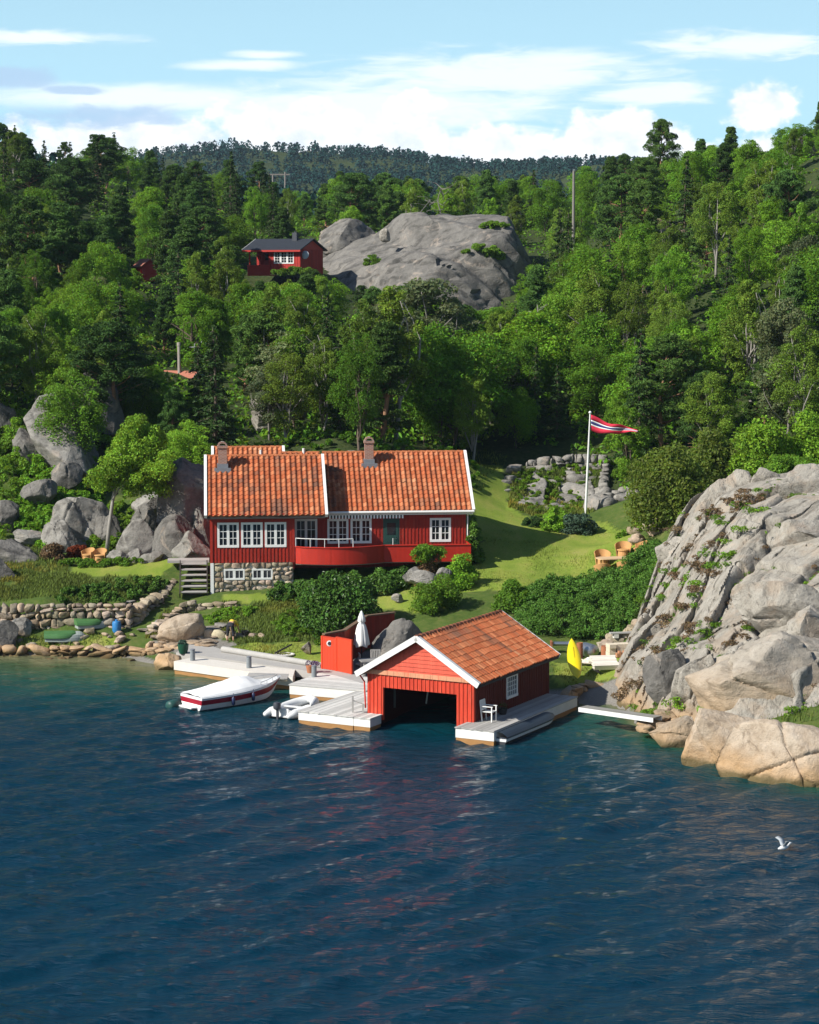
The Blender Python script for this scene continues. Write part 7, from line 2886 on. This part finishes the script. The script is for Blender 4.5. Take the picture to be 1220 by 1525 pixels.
o = ky.build('kayak', simple('yellow_plastic', (.75, .58, .01), .35, var=.05, bump=0), None, smooth=True, loc=ka)
tag(o, 'bright yellow kayak propped bottom up behind the boathouse', 'kayak')
ckp = MB()
ckp.bar(ka * .5 + kb * .5 - ka + up_ * .275, ka * .5 + kb * .5 - ka + up_ * .275 + u_ * .9, .03, .012, up_)
ckp.build('keel_strip', simple('kayak_trim', (.5, .38, .01), .5), o)

# upturned boats under green covers on the left strip
for px, py, rz, ln, lb in ((95, 946, 8, 2.4, 'left upturned boat under a green cover on the shore'), (140, 941, 24, 2.2, 'right upturned boat under a green cover with pale slats beside it')):
    p_ = wp(px, py, .85)
    o = empty('upturned_boat', (p_.x - 1.0, p_.y, gz(p_.x, p_.y)), lb, 'boat', 'upturned boats on the left shore', R(rz))
    m_ = MB(Matrix.Translation((0, 0, .46)) @ Matrix.Rotation(R(180), 4, 'X'))
    hull_loft(m_, ln, 1.25, .42, .5, [(.9, .9, .9)] * 4, keel=-.05)
    m_.build('hull', simple('boat_grey', (.32, .36, .33), .6, attr=True), o, smooth=True)
    m_ = MB()
    m_.M = Matrix.Translation((-.05, 0, .50)) @ Matrix.Rotation(R(180), 4, 'X')
    hull_loft(m_, ln * .85, 1.36, .28, .3, [(1, 1, 1)] * 4, keel=-.05)
    m_.build('green_cover', simple('green_tarpaulin', (.06, .16, .05), .5, var=.15, attr=True), o, smooth=True)
p_ = wp(174, 941, .9)
cn = empty('blue_barrel', (p_.x, p_.y, gz(p_.x, p_.y)), 'blue plastic keg standing on the left shore', 'keg')
m_ = MB()
m_.lathe([(.2, 0), (.24, .1), (.24, .5), (.2, .6), (.08, .62), (.08, .7)], n=14)
m_.build('body', simple('blue_plastic', (.03, .18, .42), .45), cn, smooth=True, auto=40)
m_ = MB()
m_.tube([(-.14, 0, .6), (-.1, 0, .74), (.1, 0, .74), (.14, 0, .6)], .02, 6)
m_.build('handle', m_black, cn)

# plant pots on the quay
p_ = wp(273, 973, .66)
pt = empty('plant_pot', (p_.x, p_.y, .66), 'dark green glazed pot with a plant at the left end of the quay', 'plant pot')
m_ = MB()
m_.lathe([(.2, 0), (.27, .25), (.29, .48), (.26, .5), (.24, .46)], n=18)
m_.build('pot', simple('green_glaze', (.012, .07, .04), .25), pt, smooth=True, auto=50)
rng = np.random.default_rng(2)
V, F, c = lobes_to_leaves(np.array([[rng.uniform(-.15, .15), rng.uniform(-.15, .15), .55, .16] for k in range(5)]), 60, .1, rng)
mesh_np('plant', V, F, ml_blue, pt, c)
p_ = wp(462, 1002, .66)
pt = empty('flower_pot', (p_.x, p_.y, .66), 'terracotta pot with purple flowers left of the red screen', 'plant pot')
m_ = MB()
m_.lathe([(.14, 0), (.2, .3), (.22, .36), (.19, .36)], n=16)
m_.build('pot', m_pot, pt, smooth=True, auto=50)
V, F, c = lobes_to_leaves(np.array([[rng.uniform(-.1, .35), rng.uniform(-.2, .2), .42, .17] for k in range(7)]), 60, .09, rng)
mesh_np('flowers', V, F, leaf_mat('purple_petals', (.16, .10, .24), (.2, .1, .3), .2), pt, c)

# ------------------------------------------------------------------ clutter behind the boathouse
def gp(px, D, dz=0):
    x = X(px, D)
    return Vector((x, D, gz(x, D) + dz))


q = gp(903, 105.9)
lp = empty('plank_stack', q, 'stack of pale sawn planks tilted on the grass by the kayak', 'plank stack', rz=R(10))
for k in range(5):
    m_ = MB(Matrix.Translation((0, 0, .22)) @ Matrix.Rotation(R(22), 4, 'X'))
    for j in range(7):
        s = RNG.uniform(.85, 1.1)
        m_.box(-.62 + RNG.uniform(-.03, .03), .62 + RNG.uniform(-.03, .03), -.46 + j * .135, -.335 + j * .135, .08 + k * .05, .125 + k * .05, (s, s * .95, s * .88))
    m_.build('plank_layer', m_white_wood, lp)
m_ = MB()
for x in (-.4, .4):
    m_.box(x - .05, x + .05, -.5, .5, 0, .09)
m_.build('bearer', m_dark, lp)
q = gp(880, 109.6)
tk = empty('metal_tank', q, 'round shiny metal tank lying among the clutter', 'tank', rz=R(25))
m_ = MB(Matrix.Translation((0, 0, .38)) @ Matrix.Rotation(R(90), 4, 'X'))
m_.lathe([(.05, -.55), (.25, -.52), (.36, -.42), (.37, 0), (.36, .42), (.25, .52), (.05, .55)], n=18)
m_.build('shell', m_metal, tk, smooth=True, auto=40)
m_ = MB()
m_.box(-.25, .25, -.3, -.2, 0, .12)
m_.box(-.25, .25, .2, .3, 0, .12)
m_.build('cradle', m_dark, tk)
m_rust = simple('rusty_iron', (.30, .11, .05), .9, var=.35, scale=4)
for px, D, h, r, lb in ((866, 109.0, .95, .16, 'tall rusty pipe standing left of the metal tank'), (905, 108.7, .6, .22, 'squat rusty drum right of the metal tank')):
    o = empty('rusty_drum', gp(px, D), lb, 'drum')
    m_ = MB()
    m_.lathe([(r, 0), (r * 1.04, h * .3), (r, h * .33), (r * 1.04, h * .66), (r, h * .7), (r, h), (r * .9, h * .98)], n=14)
    m_.build('shell', m_rust, o, smooth=True, auto=30)
o = empty('rusty_winch', gp(838, 111.0, .1), 'low rusty winch frame at the hedge foot by the boathouse', 'winch')
m_ = MB()
m_.box(-.5, .5, -.08, .08, .3, .42)
m_.box(-.55, -.45, -.2, .2, 0, .5)
m_.box(.45, .55, -.2, .2, 0, .5)
m_.build('frame', m_rust, o)
m_ = MB(Matrix.Translation((0, 0, .36)) @ Matrix.Rotation(R(90), 4, 'Y'))
m_.lathe([(.17, -.4), (.11, -.36), (.11, .36), (.17, .4)], n=12)
m_.build('drum', m_metal, o)
q = gp(924, 107.9)
o = empty('block_stack', q, 'pile of pale blocks and tan bricks against the cliff', 'block pile', rz=R(15))
for k in range(3):
    m_ = MB()
    for j in range(3):
        m_.box(-.55 + j * .37 + RNG.uniform(-.02, .02), -.22 + j * .37, -.3 + RNG.uniform(-.04, .04), .25, k * .2, k * .2 + .19, (1, .9, .75))
    m_.build('block_course', m_conc, o)
m_ = MB()
for j in range(6):
    m_.box(-.3 + j * .12, -.2 + j * .12, -.65, -.42, 0, .2 + .1 * (j % 2), (.7, .35, .2))
m_.build('bricks', m_conc, o)
q = gp(890, 108.0)
rg = random.Random(2)
it = [((q.x + rg.uniform(-.9, .8), q.y + rg.uniform(-.3, .4), q.z + rg.uniform(.02, .22)), (rg.uniform(.15, .4), rg.uniform(.12, .25), rg.uniform(.04, .1))) for k in range(22)]
heap('white_rubble', it, 'heap of broken whitish slabs between the drums and the planks', 61, m_white_wood, 'rubble')
o = empty('plank_bench', gp(940, 110.6), 'rough grey plank lying on stones below the dark hedge', 'plank', rz=R(12))
m_ = MB()
m_.box(-1.0, 1.0, -.15, .15, .22, .28)
m_.build('board', m_grey_wood, o)
for x in (-.7, .7):
    m_ = MB()
    m_.box(x - .12, x + .12, -.14, .14, 0, .22)
    m_.build('support', m_conc, o)
# mooring post by the boathouse corner and iron grill on the grass
o = empty('mooring_post', bpt(-.55, -.35, .6), 'short grey mooring frame beside the boathouse front', 'post')
m_ = MB()
m_.box(-.04, .04, -.04, .04, 0, .75)
m_.box(.42, .5, -.04, .04, 0, .4)
m_.bar((0, 0, .55), (.46, 0, .38), .04, .04)
m_.build('frame', m_grey_wood, o)
q = wp(424, 971, .8)
o = empty('fire_ring', (q.x, q.y, gz(q.x, q.y)), 'flat fire ring with a propped beam on the small green', 'fire pit')
m_ = MB()
m_.lathe([(.5, 0), (.52, .07), (.42, .08), (.40, .03)], n=18)
m_.build('ring', m_conc, o)
m_ = MB()
m_.bar((-.5, -.1, .12), (.35, .35, .5), .07, .07)
m_.build('beam', m_dark, o)

# ------------------------------------------------------------------ poles, dead trees
b0, b1 = at(854, 348, 236), at(855, 254, 236)
o = empty('power_pole', (b0.x, b0.y, b0.z - 1), 'single grey power pole rising from the wood right of the dome', 'power pole')
m_ = MB(Matrix.Translation((0, 0, 1)))
m_.tube([(0, 0, -3), (0, 0, b1.z - b0.z)], [.17, .13], 8)
m_.build('pole', m_greybark, o)
m_ = MB(Matrix.Translation((0, 0, 1 + b1.z - b0.z)))
m_.box(-.1, .1, -.1, .1, -.05, .15)
m_.build('cap', m_metal, o)
b0, b1 = at(416, 300, 400), at(416, 258, 400)
o = empty('power_pylon', (b0.x, b0.y, b0.z - 2), 'distant two-legged wooden power pylon on the far side of the wood', 'power pylon')
for x in (-1.1, 1.1):
    m_ = MB()
    m_.tube([(x, 0, -3), (x, 0, 2 + b1.z - b0.z + (.2 if x > 0 else -.3))], [.20, .16], 8)
    m_.build('pole', m_greybark, o)
m_ = MB(Matrix.Translation((0, 0, 2 + b1.z - b0.z)))
m_.box(-1.9, 1.9, -.1, .1, -.35, -.1)
m_.build('crossarm', m_greybark, o)


def dead_tree(px, py0, py1, D, label, seed, w_=2.2):
    b0, b1 = at(px, py0, D), at(px, py1, D)
    H = b1.z - b0.z
    o = empty('dead_tree', (b0.x, D, b0.z), label, 'dead tree')
    m_ = MB()
    rng = np.random.default_rng(seed)
    top = np.array([rng.normal(0, .15) * H, 0, H])
    limb(m_, (0, 0, -1), top, min(H * .03, .13), .03, rng, 6, .10, 8)
    for k in range(9):
        z = H * rng.uniform(.25, .95)
        a = rng.uniform(0, 6.28)
        l_ = w_ * rng.uniform(.3, .7)
        e = top * z / H + np.array([math.cos(a) * l_, math.sin(a) * l_, l_ * rng.uniform(.0, .8)])
        limb(m_, top * z / H, e, min(H * .014, .05), .015, rng, 5, .15, 4)
    m_.build('trunk', m_greybark, o, smooth=True)
    return o


dead_tree(632, 330, 296, 262, 'pale twisted dead tree standing left on the dome', 3, 2.6)
dead_tree(663, 322, 278, 264, 'pale branching dead tree right of the twisted one', 5, 3.2)
dead_tree(800, 505, 452, 168, 'bare grey dead trunk in the right-hand wood', 7, 1.2)
dead_tree(475, 560, 500, 154, 'twisted pale dead pine left of the tall birch', 11, 3.0)

# junipers on the dome
bpy.context.view_layer.update()
dm_ = bpy.data.objects['rock_dome']
for px, py, w_, lb in ((735, 337, 4.6, 'spreading juniper on top of the dome'), (716, 373, 5.0, 'second juniper on the face of the dome'), (556, 390, 2.6, 'narrow shrub in a cleft at the left of the dome'), (735, 380, 3.0, 'small juniper patch right on the dome face')):
    p_ = ray_on(dm_, px, py)
    if p_ is not None:
        shrub('dome_juniper', p_.x, p_.y, w_, w_ * .7, 1.3, lb, ml_bush, int(px), .3, 200, 26, z=p_.z - .35, flat=.6, stems=0)
shrub('cabin_juniper', X(440, 246), 246, 6.0, 3, 1.1, 'low spreading juniper in front of the cabin window', ml_bush, 5, .3, 260, 40, z=at(440, 409, 246).z, flat=.7, stems=0)


# ------------------------------------------------------------------ person bending over
def skin(name, verts, edges, radii, material, parent, sub=2, root=0):
    me = bpy.data.meshes.new(name)
    me.from_pydata(verts, edges, [])
    o = bpy.data.objects.new(name, me)
    C.objects.link(o)
    sm_ = o.modifiers.new('skin', 'SKIN')
    for i, v in enumerate(me.skin_vertices[0].data):
        r = radii[i]
        v.radius = (r, r) if not hasattr(r, '__len__') else r
        v.use_root = i == root
    sb = o.modifiers.new('sub', 'SUBSURF')
    sb.levels = sb.render_levels = sub
    bpy.context.view_layer.update()
    dg_ = bpy.context.evaluated_depsgraph_get()
    m2 = bpy.data.meshes.new_from_object(o.evaluated_get(dg_))
    m2.materials.clear()
    m2.materials.append(material)
    m2.polygons.foreach_set('use_smooth', np.full(len(m2.polygons), True))
    m2.name = name
    o.modifiers.clear()
    o.data = m2
    o.parent = parent
    return o


m_skin = simple('skin', (.46, .27, .18), .55, var=.06, bump=0)
pp_ = wp(343, 952, .9)
pz_ = gz(pp_.x, pp_.y)
pe = empty('person', (pp_.x, pp_.y, pz_ + .02), 'person in yellow shirt and dark trousers bending over the stones', 'person', rz=R(-20))
bodyV = [(0, 0, .92), (0, .20, 1.0), (0, .42, .98), (0, .56, .90), (0, .66, .80), (0, .72, .70),
         (-.11, 0, .86), (-.15, .03, .48), (-.17, -.02, .09), (-.17, .12, .04), (.11, 0, .86), (.16, .05, .48), (.18, 0, .09), (.18, .14, .04),
         (-.19, .46, .93), (-.22, .56, .64), (-.20, .66, .38), (-.19, .69, .29), (.19, .46, .93), (.24, .54, .64), (.24, .62, .38), (.24, .65, .29)]
bodyE = [(0, 1), (1, 2), (2, 3), (3, 4), (4, 5), (0, 6), (6, 7), (7, 8), (8, 9), (0, 10), (10, 11), (11, 12), (12, 13), (2, 14), (14, 15), (15, 16), (16, 17), (2, 18), (18, 19), (19, 20), (20, 21)]
bodyR = [.14, .13, .14, .065, .10, .085, .09, .062, .045, .04, .09, .062, .045, .04, .06, .045, .034, .036, .06, .045, .034, .036]
for hx, bi, sg in ((-.19, 17, -1), (.24, 21, 1)):
    hb = bodyV[bi]
    for f in range(5):
        off = (-.035 + f * .018) * 1.0
        base = (hb[0] + off, hb[1] + .01, hb[2] - .05)
        tip = (hb[0] + off * 1.5, hb[1] + .05, hb[2] - .10 - .012 * (2 - abs(f - 2)))
        if f == (4 if sg < 0 else 0):
            tip = (hb[0] - sg * .07, hb[1] + .02, hb[2] - .06)
        n0 = len(bodyV)
        bodyV += [base, tip]
        bodyR += [.010, .008]
        bodyE += [(bi, n0), (n0, n0 + 1)]
skin('body', bodyV, bodyE, bodyR, m_skin, pe)
tV = [(0, .02, .93), (-.11, 0, .84), (-.15, .03, .48), (-.165, 0, .27), (.11, 0, .84), (.16, .05, .48), (.175, .02, .27), (0, .12, .98)]
skin('trousers', tV, [(0, 1), (1, 2), (2, 3), (0, 4), (4, 5), (5, 6), (0, 7)], [.165, .115, .085, .08, .115, .085, .08, .15], simple('dark_cloth', (.018, .019, .024), .85), pe)
sV = [(0, .14, .995), (0, .30, 1.02), (0, .46, .98), (-.19, .47, .93), (-.215, .53, .74), (.19, .47, .93), (.23, .52, .74)]
skin('shirt', sV, [(0, 1), (1, 2), (2, 3), (3, 4), (2, 5), (5, 6)], [.165, .165, .155, .082, .07, .082, .07], simple('yellow_cloth', (.72, .52, .05), .8, var=.08), pe)
skin('hair', [(0, .70, .84), (0, .72, .76), (0, .70, .70)], [(0, 1), (1, 2)], [.085, .105, .09], simple('hair', (.10, .06, .03), .7), pe)
bk_ = empty('bucket', (pp_.x + .75, pp_.y + .35, gz(pp_.x + .75, pp_.y + .35)), 'black bucket on the ground right of the bending person', 'bucket')
m_ = MB()
m_.lathe([(.14, 0), (.19, .34), (.20, .36), (.17, .34)], n=16)
m_.build('pail', m_black, bk_, smooth=True, auto=50)
m_ = MB()
m_.tube([(-.18, 0, .34), (-.12, 0, .5), (.12, 0, .5), (.18, 0, .34)], .01, 6)
m_.build('handle', m_metal, bk_)

# gull just alighting on the water
gp_ = atz(1167, 1266, .05)
gl = empty('gull', gp_, 'white gull with a lifted grey wing on the water at the right', 'gull', rz=R(20))
skin('body', [(-.22, 0, .06), (-.1, 0, .08), (.08, 0, .10), (.18, 0, .17), (.24, 0, .24), (.33, 0, .225)], [(0, 1), (1, 2), (2, 3), (3, 4), (4, 5)], [.02, .085, .09, .05, .05, .012], m_white, gl)
for s in (1, -1):
    m_ = MB()
    vs = [(.08, s * .06, .16), (-.08, s * .06, .15), (.12, s * .2, .32), (-.06, s * .22, .30), (.0, s * .36, .40), (-.14, s * .34, .37)]
    vs += [(x, y, z + .02) for x, y, z in vs]
    m_.add(vs, [(0, 1, 3, 2), (2, 3, 5, 4), (6, 8, 9, 7), (8, 10, 11, 9), (0, 2, 8, 6), (2, 4, 10, 8), (1, 7, 9, 3), (3, 9, 11, 5), (4, 5, 11, 10)])
    m_.build('wing', simple('gull_grey', (.35, .38, .40), .7), gl, smooth=True)

# ------------------------------------------------------------------ the air
hz_m = bpy.data.materials.new('haze')
hz_m.use_nodes = True
nt_ = hz_m.node_tree
nt_.nodes.clear()
out_ = nt_.nodes.new('ShaderNodeOutputMaterial')
pv = nt_.nodes.new('ShaderNodeVolumePrincipled')
pv.inputs['Color'].default_value = (.62, .78, 1.0, 1)
pv.inputs['Density'].default_value = HAZE
nt_.links.new(pv.outputs[0], out_.inputs['Volume'])
hb_ = MB()
hb_.box(-900, 900, -60, 2000, -14, 190)
tag(hb_.build('haze', hz_m), 'thin blue haze in the air between the shore and far ridge', 'haze', kind='stuff')
